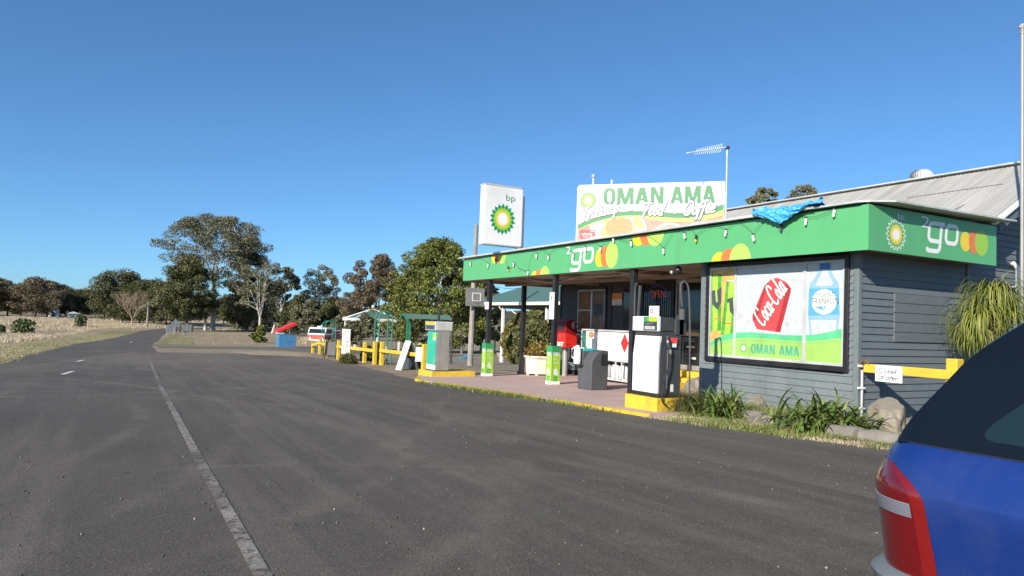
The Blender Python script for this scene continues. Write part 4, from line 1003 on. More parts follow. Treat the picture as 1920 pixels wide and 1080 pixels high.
q = on(1112.5, 345, x=12.6); b = MB('galv'); b.tube([(q[0], q[1], 3.74), (q[0], q[1], on(1112, 333, x=12.6)[2])], .035, 8)
b.lathe([(.06, 0), (.07, .05), (.03, .1)], (q[0], q[1], on(1112, 333, x=12.6)[2]), 8); b.build('pipe', t, smooth=True)
b = MB('white_sign'); q = on(1147, 345, x=12.6); b.box(q[0]-.02, q[0]+.02, q[1]-.02, q[1]+.02, 3.74, on(1147, 337, x=12.6)[2]); b.build('marker', t)
tp = on(1916, 52, y=7.1)
t = thing('tall_pole', (tp[0], 7.1, 0), 'tall grey steel pole with a capped top at the right edge of the photo', 'pole')
b = MB('grey_metal'); X = tp[0]+.02; b.tube([(X, 7.1, -.1), (X, 7.1, tp[2])], .032, 12); b.build('shaft', t, smooth=True)
b = MB('grey_metal'); b.lathe([(.04, -.12), (.05, 0), (.06, .02), (.06, .06), (.03, .08)], (X, 7.1, tp[2]), 12); b.tube([(X, 7.1, tp[2]), (X-.08, 7.1, tp[2]+.01)], .012, 6, 'white_sign'); b.build('cap', t, smooth=True)

# blue tarpaulin slumped over the roof edge
t = thing('tarpaulin', (FX, 10, 3.75), 'crumpled bright blue tarpaulin slumped over the edge of the canopy roof', 'tarpaulin')
XE = FX-.15
def rf(px, py, lift=.03):
    d = ray(px, py); zz_ = 3.74+lift; tt = (zz_-CAM_H)/d[2]; return Vector((tt*d[0], tt*d[1], zz_))
nu, nv = 40, 14; vs = []; random.seed(3)
ya_, yb_ = on(1412, 400, x=XE)[1], on(1538, 395, x=XE)[1]
tipy = on(1464, 420, x=XE)[1]
for i in range(nu+1):
    s = i/nu; y = ya_+(yb_-ya_)*s
    ztip = on(1464, 420, x=XE)[2]
    # how far the sheet hangs at this place along the edge
    k = (y-ya_)/(tipy-ya_) if y > tipy else (yb_-y)/(yb_-tipy)
    k = max(0, 1-abs(y-tipy)/(.72 if y > tipy else .62)); hang = (3.77-ztip)*k**.95
    back = .95*math.sin(math.pi*min(1, max(0, s)))**.6*(1 if s < .55 else .75)+.03
    for j in range(nv+1):
        r = j/nv
        wr = .022*math.sin(i*1.9+j*.7)+.02*math.sin(i*.8-j*1.7)+.012*random.uniform(-1, 1)
        if r < .5: q = (XE+.0+back*(1-r/.5), y+.05*math.sin(j), 3.80+.10*math.sin(math.pi*r/.5)*(.5+.5*math.sin(i*.6)**2)+wr)
        else:
            hh = (r-.5)/.5; q = (XE-.015-.03*math.sin(math.pi*hh)+wr*.9-.0*hh, y+(tipy-y)*.35*hh*min(1, hang*3), 3.79-hang*hh-(.02 if hang > .02 else 0)*hh)
        vs.append(q)
b = MB('tarp'); b.closed_fix = False
b.add(vs, [(i*(nv+1)+j, (i+1)*(nv+1)+j, (i+1)*(nv+1)+j+1, i*(nv+1)+j+1) for i in range(nu) for j in range(nv)])
b.build('sheet', t)

# party lights strung along the fascia
t = thing('string_lights', (FX-.05, 15, 3.5), 'string of white and yellow bulbs looped on a cord along the green fascia', 'string lights')
random.seed(5)
lt = [(882, 494, 'w'), (915, 497, 'w'), (929, 488, 'k'), (952.5, 504, 'y'), (963, 495, 'w'), (990, 511, 'w'), (1006, 479, 'w'), (1028, 482, 'w'), (1074, 478, 'w'), (1097, 466, 'w'), (1126, 467, 'w'), (1150, 449, 'w'), (1183, 456, 'w'), (1244, 470, 'w'),
      (1283, 441, 'w'), (1305, 447, 'y'), (1361, 436, 'w'), (1412, 445, 'w'), (1464, 426, 'k'), (1511, 414, 'w'), (1564, 398, 'w')]
bp_ = []
for px, py, k in lt:
    X = FX-.055; q = on(px, py, x=X); bp_.append(q); tilt = random.uniform(-.02, .02)
    b = MB('bulb_white' if k == 'w' else 'bulb_yellow' if k == 'y' else 'ink')
    b.sphere((q[0], q[1]+tilt, q[2]-.05), .027, .027, .040, 10); bo = b.build('bulb', t, smooth=True)
    b = MB('rubber' if k != 'w' else 'bulb_white'); b.lathe([(.026, -.02), (.028, .035), (.012, .05)], q, 8); b.lathe([(.03, .05), (.02, .075)], q, 8, 'rubber'); b.build('socket', bo, smooth=True)
b = MB('rubber'); zt_ = ZT-.04
for i in range(len(bp_)-1):
    a, c = Vector(bp_[i])+Vector((0, 0, .07)), Vector(bp_[i+1])+Vector((0, 0, .07))
    if c.z > ZT-.12 and a.z > ZT-.12: b.tube(sag(a, c, .05, 8), .0035, 4)
    else:
        mz = Vector(((a.x+c.x)/2, (a.y+c.y)/2, min(ZT-.03, max(a.z, c.z)+.22)))
        if i in (3, 4): b.tube(sag(a, c, .10, 8), .005, 4)
        else: b.tube(sag(a, mz, -.03, 5), .0035, 4); b.tube(sag(mz, c, -.03, 5), .0035, 4)
b.build('cord', t)

# ================================================================== UNDER THE CANOPY
def wrap_sign(X, Y, label):
    w_ = .145; z0 = slabz(Y); h = 1.10
    t = thing('post_sign', (X, Y, z0), label, 'advertising column', 'green advertising columns round the canopy posts')
    b = MB('mid_green'); b.box(X-w_, X+w_, Y-w_, Y+w_, z0+.09, z0+h, 'lime'); b.box(X-w_-.002, X+w_+.002, Y-w_-.002, Y+w_+.002, z0+h-.14, z0+h+.002, 'mid_green')
    b.box(X-w_-.004, X+w_+.004, Y-w_-.004, Y+w_+.004, z0, z0+.09, 'white_paint'); b.build('column', t)
    b = MB('white_sign')
    for O, U, c in (((X-w_-.002, 0, 0), (0, -1, 0), -Y), ((0, Y-w_-.002, 0), (1, 0, 0), X)):
        p = Panel(b, O, U, (0, 0, 1), off=.001); g_ = z0
        p.rect(c-w_+.01, c+w_-.01, g_+.86, g_+.98, 'mid_green')
        p.text('WIN', c-.105, g_+.80, .12, 'white_sign', bold=.03, width=.21); p.scribble(c-.10, g_+.70, .12, .07, 'white_sign', 7); p.scribble(c-.11, g_+.58, .18, .085, 'white_sign', 8)
        random.seed(int(Y*10))
        p.poly([(c-.07, g_+.33), (c-.03, g_+.28), (c+.06, g_+.25), (c+.09, g_+.33), (c+.03, g_+.44), (c+.01, g_+.50), (c-.02, g_+.42), (c-.05, g_+.44)], 'white_sign')
        for k in range(9):
            x, y = random.uniform(-.09, .09), random.uniform(.24, .47); p.ell(c+x, g_+y, .014, .012, random.choice(['ink_grey', 'white_sign', 'dark_green']), 7)
        p.rect(c-.07, c+.05, g_+.11, g_+.23, 'dark_green'); p.ell(c-.01, g_+.165, .035, .03, 'lime', 12)
        p.rect(c-w_+.01, c-w_+.02, g_+.1, g_+.9, 'dark_green')
    b.build('artwork', t)
    return t
wrap_sign(11.12, 17.45, 'green and white advertising column around the canopy post in front of the red post box')
wrap_sign(11.12, 21.6, 'green and white advertising column around the far canopy post by the basketball backboard')
b = MB('white_sign'); b.box(11.03, 11.05, 17.38, 17.62, 1.62, 2.40); p = Panel(b, (11.03, 0, 0), (0, -1, 0), (0, 0, 1)); p.cursive('e', -17.55, 2.18, .22, 'ink', wd=.10); p.stroke([(-17.5, 2.16), (-17.45, 2.05)], .014, 'ink')
b.h = 0; tag(b.build('notice'), 'narrow white notice board high on the canopy post above the green column', 'notice')
b = MB('white_sign'); b.box(11.03, 11.05, 21.5, 21.75, 1.9, 2.15); p = Panel(b, (11.03, 0, 0), (0, -1, 0), (0, 0, 1)); p.rect(-21.66, -21.58, 1.98, 2.08, 'galv'); tag(b.build('notice'), 'small square white notice on the far canopy post by the backboard', 'notice')

# windscreen bin
z = slabz(15.3); x0, x1, ya, yb = 10.78, 11.30, 15.08, 15.70
t = thing('service_bin', (11.1, 15.4, z), 'dark grey plastic forecourt bin with a sloping shoulder holding jug and bucket', 'bin')
b = MB('bin_grey'); 
prof = [(x0, z), (x1, z), (x1+.01, z+1.0), (x1-.03, z+1.03), (x0+.30, z+1.03), (x0+.20, z+.98), (x0+.03, z+.79), (x0, z+.68)]
b.prism([(a, c) for a, c in prof], 'y', ya, yb-.22); 
b.prism([(x0, z), (x1, z), (x1, z+.98), (x0-.01, z+.98), (x0-.01, z+.90)], 'y', yb-.22, yb) if False else b.box(x0, x1, yb-.22, yb, z, z+.98)
b.build('body', t, bevel=.02)
b = MB('rubber'); b.box(x0+.29, x1-.03, ya-.008, ya, z+.64, z+.94); b.build('bin_mouth', t, bevel=.003)
b = MB('bin_grey'); b.box(x0-.16, x0+.0, yb-.26, yb-.02, z+.62, z+.66); b.build('shelf', t, bevel=.01)
t = thing('squeegee_bucket', (10.98, 15.55, z+.98), 'turquoise squeegee bucket on top of the dark grey forecourt bin', 'bucket')
b = MB('cyan_plastic'); b.box(x0+.03, x0+.46, yb-.20, yb-.02, z+.985, z+1.06); b.build('tub', t, bevel=.012)
b = MB('ink'); b.tube([(x0+.2, yb-.1, z+1.05), (x0-.02, yb-.05, z+1.42)], .012, 6); b.box(x0-.1, x0+.06, yb-.07, yb-.04, z+1.40, z+1.44); b.build('squeegee', t)
t = thing('water_jug', (10.7, 15.6, z+.66), 'white plastic watering jug hanging on the side of the dark grey bin', 'jug')
b = MB('plastic_white'); b.lathe([(.085, .0), (.10, .06), (.10, .28), (.085, .40), (.05, .46), (.04, .48)], (x0-.12, yb-.14, z+.66), 14); b.build('body', t, smooth=True)
b = MB('plastic_white'); b.tube([(x0-.13, yb-.06, z+.74), (x0-.13, yb+.10, z+.82), (x0-.13, yb+.12, z+1.02), (x0-.13, yb-.04, z+1.1)], .017, 6); b.tube([(x0-.1, yb-.18, z+1.08), (x0+.04, yb-.2, z+1.06)], .02, 6); b.build('handle', t, smooth=True)

# gas bottle cage
z = slabz(18); GX, ya, yb = 13.5, 16.85, 19.5; zt_ = 1.36; zf = z+.10
t = thing('gas_cage', (13.8, 18.2, z), 'white gas bottle cage with warning panels against the dark shop front', 'gas cage')
b = MB('galv')
for x in (GX, GX+.62):
    for y in (ya, yb): b.box(x, x+.05, y-.025, y+.025, zf-.08, zt_)
    for zz_ in (zf, zt_-.05, .40): b.box(x, x+.05, ya, yb, zz_, zz_+.05)
for y in (17.35, 17.65, 18.2, 18.55, 19.0): b.box(GX, GX+.04, y-.02, y+.02, zf, .42)
for y in (ya, yb): b.box(GX, GX+.65, y-.02, y+.02, zt_-.05, zt_)
b.box(GX, GX+.65, ya, yb, zf-.03, zf); b.build('frame', t, bevel=.004)
b = MB('charcoal')
for k in range(30): y = ya+.04+(yb-ya-.08)*k/29; b.box(GX+.60, GX+.606, y-.004, y+.004, zf, zt_)
for k in range(14): zz_ = zf+.09*k; b.box(GX+.606, GX+.612, ya, yb, zz_, zz_+.008)
for k in range(8): x = GX+.05+.075*k; b.box(x, x+.008, ya-.01, ya-.004, zf, zt_-.05, 'galv')
for k in range(9): b.box(GX, GX+.62, ya-.018, ya-.010, zf+.12*k, zf+.12*k+.01, 'galv')
b.build('mesh_panel', t)
b = MB('white_sign'); b.box(GX-.015, GX, ya+.09, 18.62, .44, zt_-.07); b.box(GX-.015, GX, 18.66, 19.22, .44, zt_-.07); b.box(GX-.012, GX, 19.24, 19.44, .44, zt_-.07, 'ink'); b.box(GX-.014, GX-.012, 19.24, 19.40, .50, 1.2, 'deep_green')
p = Panel(b, (GX-.015, 0, 0), (0, -1, 0), (0, 0, 1))
c = -17.2; cz = .98; p.poly([(c-.19, cz), (c, cz-.30), (c+.19, cz), (c, cz+.30)], 'red_paint'); p.poly([(c-.03, cz+.08), (c+.03, cz+.08), (c+.02, cz+.14), (c, cz+.19), (c-.02, cz+.14)], 'ink')
p.text('2', c-.02, cz-.20, .06, 'ink'); p.text('FLAMMABLE GAS', c-.11, cz-.03, .03, 'ink', width=.22)
p.scribble(-18.52, 1.20, .62, .045, 'ink_grey', 9); p.scribble(-18.3, 1.03, .1, .04, 'galv', 10); p.rect(-18.5, -18.0, .92, .925, 'galv'); p.rect(-18.5, -18.2, .85, .855, 'galv')
p.poly([(-18.40, .53), (-18.33, .46), (-18.26, .53), (-18.33, .60)], 'red_fade'); p.poly([(-18.385, .53), (-18.33, .475), (-18.275, .53), (-18.33, .585)], 'white_sign'); p.ell(-18.16, .53, .06, .06, 'red_fade'); p.ell(-18.16, .53, .045, .045, 'ink'); p.ell(-16.98, .52, .02, .03, 'galv')
p.ell(-18.93, 1.18, .15, .10, 'orange_sign'); p.ell(-18.93, 1.18, .135, .085, 'logo_orange'); p.scribble(-19.02, 1.155, .17, .05, 'white_sign', 11)
b.build('sign_panel', t)
for i, y in enumerate((17.12, 17.55, 17.95, 18.4, 18.85, 19.22)):
    g_ = ['bottle nearest the right corner post', 'second bottle from the right corner post', 'third bottle from the right corner post', 'fourth bottle from the right, partly behind the bin', 'fifth bottle from the right, behind the grey bin', 'leftmost bottle, behind the white jug']
    q = thing('gas_bottle', (GX+.3, y, zf), 'white gas bottle in cage, '+g_[i], 'gas bottle', 'gas bottles standing in the cage')
    b = MB('plastic_white' if i % 3 else 'galv'); b.lathe([(.13, .02), (.155, .06), (.155, .36), (.12, .43), (.05, .46)], (GX+.27, y, zf), 16); b.lathe([(.12, .0), (.12, .03)], (GX+.27, y, zf), 16); b.build('cylinder', q, smooth=True)
    b = MB('galv'); b.tube([(GX+.27, y, zf+.46), (GX+.27, y, zf+.53)], .02, 8, 'brass'); b.tube([(GX+.27+.09*math.cos(a), y+.09*math.sin(a), zf+.52) for a in [RAD(20*k) for k in range(15)]], .012, 5); b.build('collar', q, smooth=True)
tag(MB('brass').box(SX-.1, SX-.05, 20.72, 20.8, 1.25, 1.42).build('padlock_box', None, bevel=.006), 'small brass box fixed beneath the sliding shop window', 'lock box')

# red street posting box
z = slabz(21.5); X, Y = 14.0, 21.2
t = thing('post_box', (X, Y, z), 'red street posting box with a rounded hood coloured as in canopy shade on a grey post', 'post box')
b = MB('grey_metal'); b.tube([(X, Y, z), (X, Y, .9)], .10, 12, 'grey_metal'); b.build('post', t, smooth=True)
zb, zm, zt_ = .68, 1.18, 1.66
b = MB('red_paint'); x0, x1, ya, yb = 13.70, 14.20, 20.78, 21.60
b.prism([(x0, zb), (x1, zb), (x1, zm-.12), (x0+.15, zm+.0), (x0, zm+.0)], 'y', ya, yb); b.build('body', t, bevel=.02)
b = MB('postbox_shaded'); pr = [(x0, zm+.002), (x0+.15, zm+.002), (x1, zm-.118), (x1, zt_-.30), (x1-.04, zt_-.12), (x1-.14, zt_-.03), (x1-.28, zt_), (x0+.20, zt_-.01), (x0+.08, zt_-.08), (x0+.02, zt_-.18)]
b.prism(pr, 'y', ya+.0, yb-.0); b.build('hood', t, bevel=.02)
b = MB('rubber'); b.box(x0-.012, x0, ya+.1, yb-.1, zt_-.38, zt_-.22); b.box(x0-.03, x0-.012, ya+.1, yb-.1, zt_-.39, zt_-.36, 'postbox_shaded'); b.build('slot', t)
b = MB('white_sign'); p = Panel(b, (0, ya, 0), (1, 0, 0), (0, 0, 1)); cx, cz = x0+.40, zt_-.20
p.poly([(cx-.03+.13*math.cos(a), cz+.13*math.sin(a)) for a in [RAD(95+17*k) for k in range(11)]]+[(cx-.03, cz-.13)], 'galv')
p.poly([(cx+.13*math.cos(a), cz+.13*math.sin(a)) for a in [RAD(88-15*k) for k in range(9)]]+[(cx+.02, cz-.03), (cx+.02, cz+.05)], 'galv'); p.ell(cx+.055, cz+.045, .045, .05, 'postbox_shaded')
for dx, dz in ((.12, .36), (.5, .30), (.12, .12), (.54, .40), (.56, .14)): p.ell(x0+dx, zb+dz*.9, .035, .03, 'postbox_shaded', 6)
p = Panel(b, (x0, 0, 0), (0, -1, 0), (0, 0, 1)); p.text('POST', -yb+.03, zb+.035, .15, 'white_sign', bold=.05, width=.70); p.text('PRIORITY', -yb+.04, zb+.20, .035, 'galv', width=.3); p.rect(-yb+.1, -yb+.26, zb+.34, zb+.39, 'galv'); p.ell(-yb+.48, zb+.37, .06, .07, 'red_fade', 12)
b.build('lettering', t)

# octagonal planter with its shrub
z = slabz(21.9); c = (13.45, 21.95, z); 
t = thing('planter', c, 'cream octagonal planter with coppery shrub beside the red post box', 'planter')
def octa(r, z0, z1, r2=None, m='planter', ph=22.5):
    b = MB(m); b.lathe([(r, z0), (r2 or r, z1)], c, 8); return b
b = MB('planter'); pr = [(.55, .06), (.60, .60), (.66, .62), (.66, .69), (.58, .69), (.57, .64)]; b.lathe(pr, c, 8)
for a in range(8): b.sphere((c[0]+.5*math.cos(RAD(45*a)), c[1]+.5*math.sin(RAD(45*a)), z+.04), .06, m='planter')
b.build('pot', t)

# neon sign, paper notices in the window behind the pump
t = thing('open_sign', (14.7, 17.4, 2.4), 'oval neon OPEN sign in red and blue hanging in the dark shop window', 'neon sign')
NX = SX-.075; cy, cz = -on(1233, 552, x=NX)[1], on(1233, 552, x=NX)[2]
b = MB('neon_red'); p = Panel(b, (NX, 0, 0), (0, -1, 0), (0, 0, 1)); p.text('OPEN', cy-.34, cz-.10, .22, 'neon_red', bold=-.02, width=.68); b.build('lettering', t)
b = MB('neon_blue'); pts = [(NX, -(cy+.44*math.cos(a)), cz+.28*math.sin(a)) for a in [RAD(10*k) for k in range(37)]]; b.tube(pts, .008, 5, caps=False); b.build('tube', t)

# ================================================================== FUEL PUMPS
def hose(name, pts, parent, r=.017, m='rubber', n=6):
    b = MB(m); b.tube(smooth3(pts), r, n); return b.build(name, parent, smooth=True)
def smooth3(p, n=6):
    out = []
    for i in range(len(p)-1):
        a = p[max(i-1, 0)]; b = p[i]; c = p[i+1]; d = p[min(i+2, len(p)-1)]
        for k in range(n):
            t = k/n; out.append(tuple(.5*((2*b[j])+(-a[j]+c[j])*t+(2*a[j]-5*b[j]+4*c[j]-d[j])*t*t+(-a[j]+3*b[j]-3*c[j]+d[j])*t**3) for j in range(3)))
    return out+[tuple(p[-1])]
# white pump by the garden
X0, X1, Y0, Y1_ = 8.92, 9.46, 10.34, 11.12; zs = slabz(10.7); zb = zs+.26
t = thing('fuel_pump', (9.2, 10.7, zs), 'tall white fuel pump with black side and hose on a yellow plinth beside the garden', 'fuel pump', 'fuel pumps on yellow plinths')
b = MB('yellow_paint'); b.box(8.82, 9.62, 10.26, 11.20, zs-.02, zs+.25); b.build('plinth', t, bevel=.015)
b = MB('charcoal'); b.box(X0+.03, X1, Y0, Y1_, zb, 1.34, 'charcoal'); b.box(X0+.0, X1+.02, Y0-.01, Y1_+.01, zb, zb+.06, 'rubber'); b.build('cabinet', t, bevel=.012)
b = MB('white_sign'); b.prism([(Y0+.03, zb+.07), (Y1_-.03, zb+.07), (Y1_-.03, .95), (Y1_-.09, 1.33), (Y0-.01, 1.33), (Y0+.03, .95)][::1], 'x', X0-.01, X0+.05)
b.box(X0-.014, X0-.009, (Y0+Y1_)/2-.02, (Y0+Y1_)/2+.02, 1.22, 1.25, 'galv'); b.build('front_panel', t, bevel=.008)
b = MB('charcoal'); b.box(X0+.02, X1-.02, Y0+.02, Y1_-.05, 1.34, 1.42, 'charcoal'); b.build('neck', t)
hd = MB('white_sign'); hd.box(X0-.02, X0+.06, Y0+.04, Y1_, 1.42, 1.70); hb = hd.build('head', t, bevel=.012)
MB('charcoal').box(X0+.062, X0+.40, Y0+.05, Y1_-.01, 1.43, 1.69).build('head_casing', t, bevel=.01)
b = MB('charcoal'); b.box(X0-.028, X0-.02, Y0+.05, Y0+.44, 1.435, 1.60, 'charcoal'); b.box(X0-.028, X0-.02, Y0+.05, Y0+.44, 1.60, 1.69, 'lime'); 
b.box(X0-.0281, X0-.02, Y0+.28, Y0+.44, 1.60, 1.69, 'mid_green')
p = Panel(b, (X0-.028, 0, 0), (0, -1, 0), (0, 0, 1)); p.text('Unleaded', -Y0-.32, 1.62, .045, 'logo_yellow', width=.26)
p.rect(-Y0-.40, -Y0-.10, 1.455, 1.515, 'galv'); p.scribble(-Y0-.36, 1.465, .18, .04, 'ink', 12); p.scribble(-Y0-.38, 1.545, .22, .03, 'galv', 13); b.build('display', hb)
b = MB('black_paint'); b.box(X0+.40, X1+.12, Y0+.0, Y1_-.1, 1.36, 1.66, 'charcoal'); b.build('hose_housing', t, bevel=.01)
b = MB('white_sign'); b.box(X0+.02, X0+.03, Y0+.06, Y0+.34, 1.70, 1.90); p = Panel(b, (X0+.02, 0, 0), (0, -1, 0), (0, 0, 1))
p.rect(-Y0-.32, -Y0-.21, 1.74, 1.87, 'violet'); 
for k in range(4): p.rect(-Y0-.315, -Y0-.215, 1.755+.03*k, 1.765+.03*k, 'white_sign')
p.scribble(-Y0-.17, 1.80, .08, .04, 'ink_grey', 14); p.scribble(-Y0-.18, 1.75, .1, .02, 'ink_grey', 15); b.build('card', t)
b = MB('galv'); b.tube([(X0+.05, Y1_-.08, 1.70), (X0+.05, Y1_-.12, 2.30)], .03, 8, 'charcoal'); b.build('hose_stalk', t); b = MB('galv'); b.tube([(X1, Y0+.05, 1.5), (X1, Y0+.05, 2.38)], .04, 8, 'black_paint'); b.box(X1-.05, X1+.05, Y0-.0, Y0+.10, 1.35, 1.75, 'charcoal'); b.lathe([(.06, 0), (.06, .2)], (X1-.02, Y0-.02, 1.66), 10, 'bin_grey'); b.build('mast', t)
hose('hose', [(X1-.02, Y0-.02, 1.9), (X1-.06, Y0-.02, 2.15), (X1-.04, Y0, 2.34), (X1+.04, Y0-.03, 2.38), (X1+.11, Y0-.05, 2.2), (X1+.15, Y0-.06, 1.5), (X1+.17, Y0-.06, .7), (X1+.19, Y0-.05, .15)], t, .017, 'bin_grey')
hose('hose', [(X0+.22, Y0-.06, 1.08), (X0+.18, Y0-.08, .8), (X0+.05, Y0-.1, .5), (X0-.01, Y0-.12, .22), (X0+.03, Y0-.12, .10), (X0+.12, Y0-.12, .05)], t, .016)
hose('hose', [(X0+.04, Y1_-.05, 2.30), (X0-.02, Y1_-.08, 2.34), (X0+.0, Y1_-.02, 2.2), (X0+.02, Y1_, 1.72)], t, .017, 'bin_grey')
nz = MB('rubber'); nz.box(X0+.16, X0+.24, Y0-.07, Y0-.01, 1.1, 1.26); nz.tube([(X0+.14, Y0-.05, 1.34), (X0+.17, Y0-.05, 1.2), (X0+.22, Y0-.05, 1.05)], .028, 8, 'ink'); nz.tube([(X0+.16, Y0-.05, 1.34), (X0+.15, Y0-.06, 1.22)], .02, 6, 'white_sign'); nz.box(X0+.26, X0+.40, Y0-.05, Y0-.01, 1.2, 1.31, 'red_fade'); nz.box(X0+.27, X0+.38, Y0-.052, Y0-.03, 1.13, 1.2, 'white_sign')
nz.lathe([(.02, 0), (.03, .1)], (X0+.22, Y0-.06, .98), 8, 'steel'); nz.build('nozzle', t, bevel=.005)
b = MB('galv'); b.box(X0+.30, X0+.36, Y0-.012, Y0, zb+.10, zb+.24, 'paper'); b.box(X0+.2, X0+.205, Y0-.008, Y0, zb+.07, 1.33, 'grey_metal'); b.build('door_plate', t)

# old green and grey pump at the far end
X0, X1, Y0, Y1_ = 9.16, 9.62, 21.45, 22.2; zs = slabz(21.8)
t = thing('fuel_pump', (9.4, 21.8, zs), 'old teal fronted fuel pump with bare metal side at the far end of the apron', 'fuel pump', 'fuel pumps on yellow plinths')
b = MB('yellow_paint'); b.box(8.98, 10.55, 21.3, 22.45, zs-.25, zs+.17); b.build('plinth', t, bevel=.02)
zb = zs+.17
b = MB('grey_metal'); b.prism([(X0, zb), (X1, zb), (X1, 1.12), (X0+.04, 1.12), (X0, .7)], 'y', Y0, Y1_); b.box(X0-.02, X1+.01, Y0-.01, Y1_+.01, zb, zb+.04, 'ink'); b.box(X0+.13, X0+.135, Y0-.006, Y0, zb+.04, 1.12, 'ink_grey'); b.build('cabinet', t)
b = MB('teal_paint'); b.prism([(X0-.01, zb+.20), (X0, zb+.20), (X0, .7), (X0+.04, 1.12), (X0+.03, 1.12), (X0-.01, .7)], 'y', Y0+.01, Y1_-.01)
b.box(X0-.01, X0+.0, Y0+.01, Y1_-.01, zb+.045, zb+.20, 'white_sign'); p = Panel(b, (X0-.011, 0, 0), (0, -1, 0), (0, 0, 1)); p.text('8', -Y0-.17, zb+.24, .14, 'pale_lime', width=.08); b.build('front_panel', t)
b = MB('pale_lime'); b.box(X0+.0, X0+.012, Y0+.06, Y0+.30, .80, 1.05); p = Panel(b, (X0+.0, 0, 0), (0, -1, 0), (0, 0, 1)); p.text('bp', -Y0-.2, .93, .08, 'dark_green'); p.rect(-Y0-.27, -Y0-.1, .84, .88, 'white_sign'); b.build('sticker', t)
hd = MB('galv'); hd.box(X0-.05, X1+.10, Y0-.02, Y1_+.12, 1.13, 1.42); hd = hd.build('head', t, bevel=.015)
b = MB('lcd'); b.box(X0-.056, X0-.05, Y0+.05, Y1_+.07, 1.16, 1.31, 'lcd'); b.box(X0-.058, X0-.05, Y0+.03, Y1_+.09, 1.33, 1.415, 'logo_yellow'); b.box(X0+.02, X1+.07, Y0-.026, Y0-.02, 1.16, 1.39, 'galv'); b.box(X0-.058, X1+.1, Y0-.024, Y1_+.12, 1.40, 1.425, 'white_sign')
p = Panel(b, (X0-.058, 0, 0), (0, -1, 0), (0, 0, 1)); p.scribble(-Y1_+.02, 1.345, .52, .05, 'logo_orange', 16)
p = Panel(b, (X0-.056, 0, 0), (0, -1, 0), (0, 0, 1)); p.rect(-Y1_-.02, -Y0-.12, 1.19, 1.28, 'ink'); b.build('display', hd)
b = MB('rubber'); b.tube([(X0+.22, Y0+.4, 1.42), (X0+.22, Y0+.4, 1.62)], .05, 8); b.tube([(X0+.19, Y0+.4, 1.6), (X0+.17, Y0+.4, 2.35)], .014, 6); b.tube([(X0+.24, Y0+.4, 1.6), (X0+.25, Y0+.4, 2.3)], .014, 6); b.build('mast', t)

# ================================================================== FENCES, SIGNS AND YARD THINGS BEHIND THE LOT
def P0(px, py): return gp(px, py)
def zat(px, py, q): # height of what shows at this pixel, at the distance of the ground point q
    d = ray(px, py); t_ = math.hypot(q[0], q[1])/math.hypot(d[0], d[1]); return CAM_H+t_*d[2]
def xat(px, q):
    d = ray(px, 600); t_ = math.hypot(q[0], q[1])/math.hypot(d[0], d[1]); return (t_*d[0], t_*d[1])
def fence(name_label, posts, rails, group, w_=.17):
    g0 = P0(*posts[0][:2]); t = thing('post_and_rail_fence', g0, name_label, 'fence', group); pp = []
    for (px, py, pt) in posts:
        q = P0(px, py); zt_ = zat(px, pt, q); b = MB('yellow_paint')
        b.box(q[0]-w_/2, q[0]+w_/2, q[1]-w_/2, q[1]+w_/2, q[2]-.1, zt_); b.build('post', t, bevel=.02); pp.append((q, zt_))
    for (i, j, da, db) in rails:
        (a, az), (c, cz) = pp[i], pp[j]; b = MB('yellow_paint'); b.beam((a[0]-.1, a[1], az-da), (c[0]-.1, c[1], cz-db), .06, .15); b.build('rail', t, bevel=.01)
    return t
fence('yellow post and rail fence run beyond the large green arch', [(586, 662, 643), (599, 664, 636), (611, 671, 637), (619, 655, 637), (634, 674.5, 638), (653, 677, 640), (683, 681, 641), (702, 684, 640)],
      [(0, 1, .2, .25), (1, 2, .25, .25), (4, 7, .33, .42)], 'yellow post and rail fences')
fence('short yellow fence run between the large green arch and the teal pump', [(715, 685, 641), (794, 698, 645)], [(0, 1, .38, .42)], 'yellow post and rail fences')
fence('small yellow rail behind the leaning chalk sign', [(757, 664, 643), (787, 668, 643)], [(0, 1, .12, .14)], 'yellow post and rail fences')
t = thing('post_and_rail_fence', (11.6, 6.5, 0), 'yellow rail and thick post between the grey shop corner and the blue car', 'fence', 'yellow post and rail fences')
b = MB('yellow_paint'); b.box(11.55, 11.75, 6.40, 6.58, -.05, 1.17); b.build('post', t, bevel=.02)
b = MB('yellow_paint'); b.box(11.52, 11.58, 6.48, 7.98, .84, .99); b.build('rail', t, bevel=.01)
b = MB('rusty'); b.tube([(11.5, 7.95, .99), (11.48, 7.9, 1.05), (11.5, 7.86, 1.0)], .015, 6); b.tube([(11.45, 8.0, .97), (11.44, 7.93, 1.1)], .012, 6); b.box(11.42, 11.5, 7.98, 8.02, .93, .97, 'white_paint'); b.build('tap', t)
t = thing('hand_written_sign', (11.5, 7.5, .8), 'white hand lettered Creek Water sign hanging on the yellow rail by the shop corner', 'sign')
SXX = 11.50; ua, za_ = fr(1642, 686, SXX); ub, zb_ = fr(1692, 719, SXX)
b = MB('white_sign'); b.box(SXX-.012, SXX, -ub, -ua, zb_-.0, za_+.02); b.build('board', t)
b = MB('ink'); p = Panel(b, (SXX-.012, 0, 0), (0, -1, 0), (0, 0, 1)); W_ = ub-ua
p.cursive('Creek', ua+W_*.12, zb_+.15, .085, 'ink', wd=.12, shear=.3, kx=W_*.72/(2.05*.085)); p.cursive('Water', ua+W_*.12, zb_+.04, .085, 'ink', wd=.12, shear=.3, kx=W_*.72/(2.06*.085)); b.build('lettering', t)
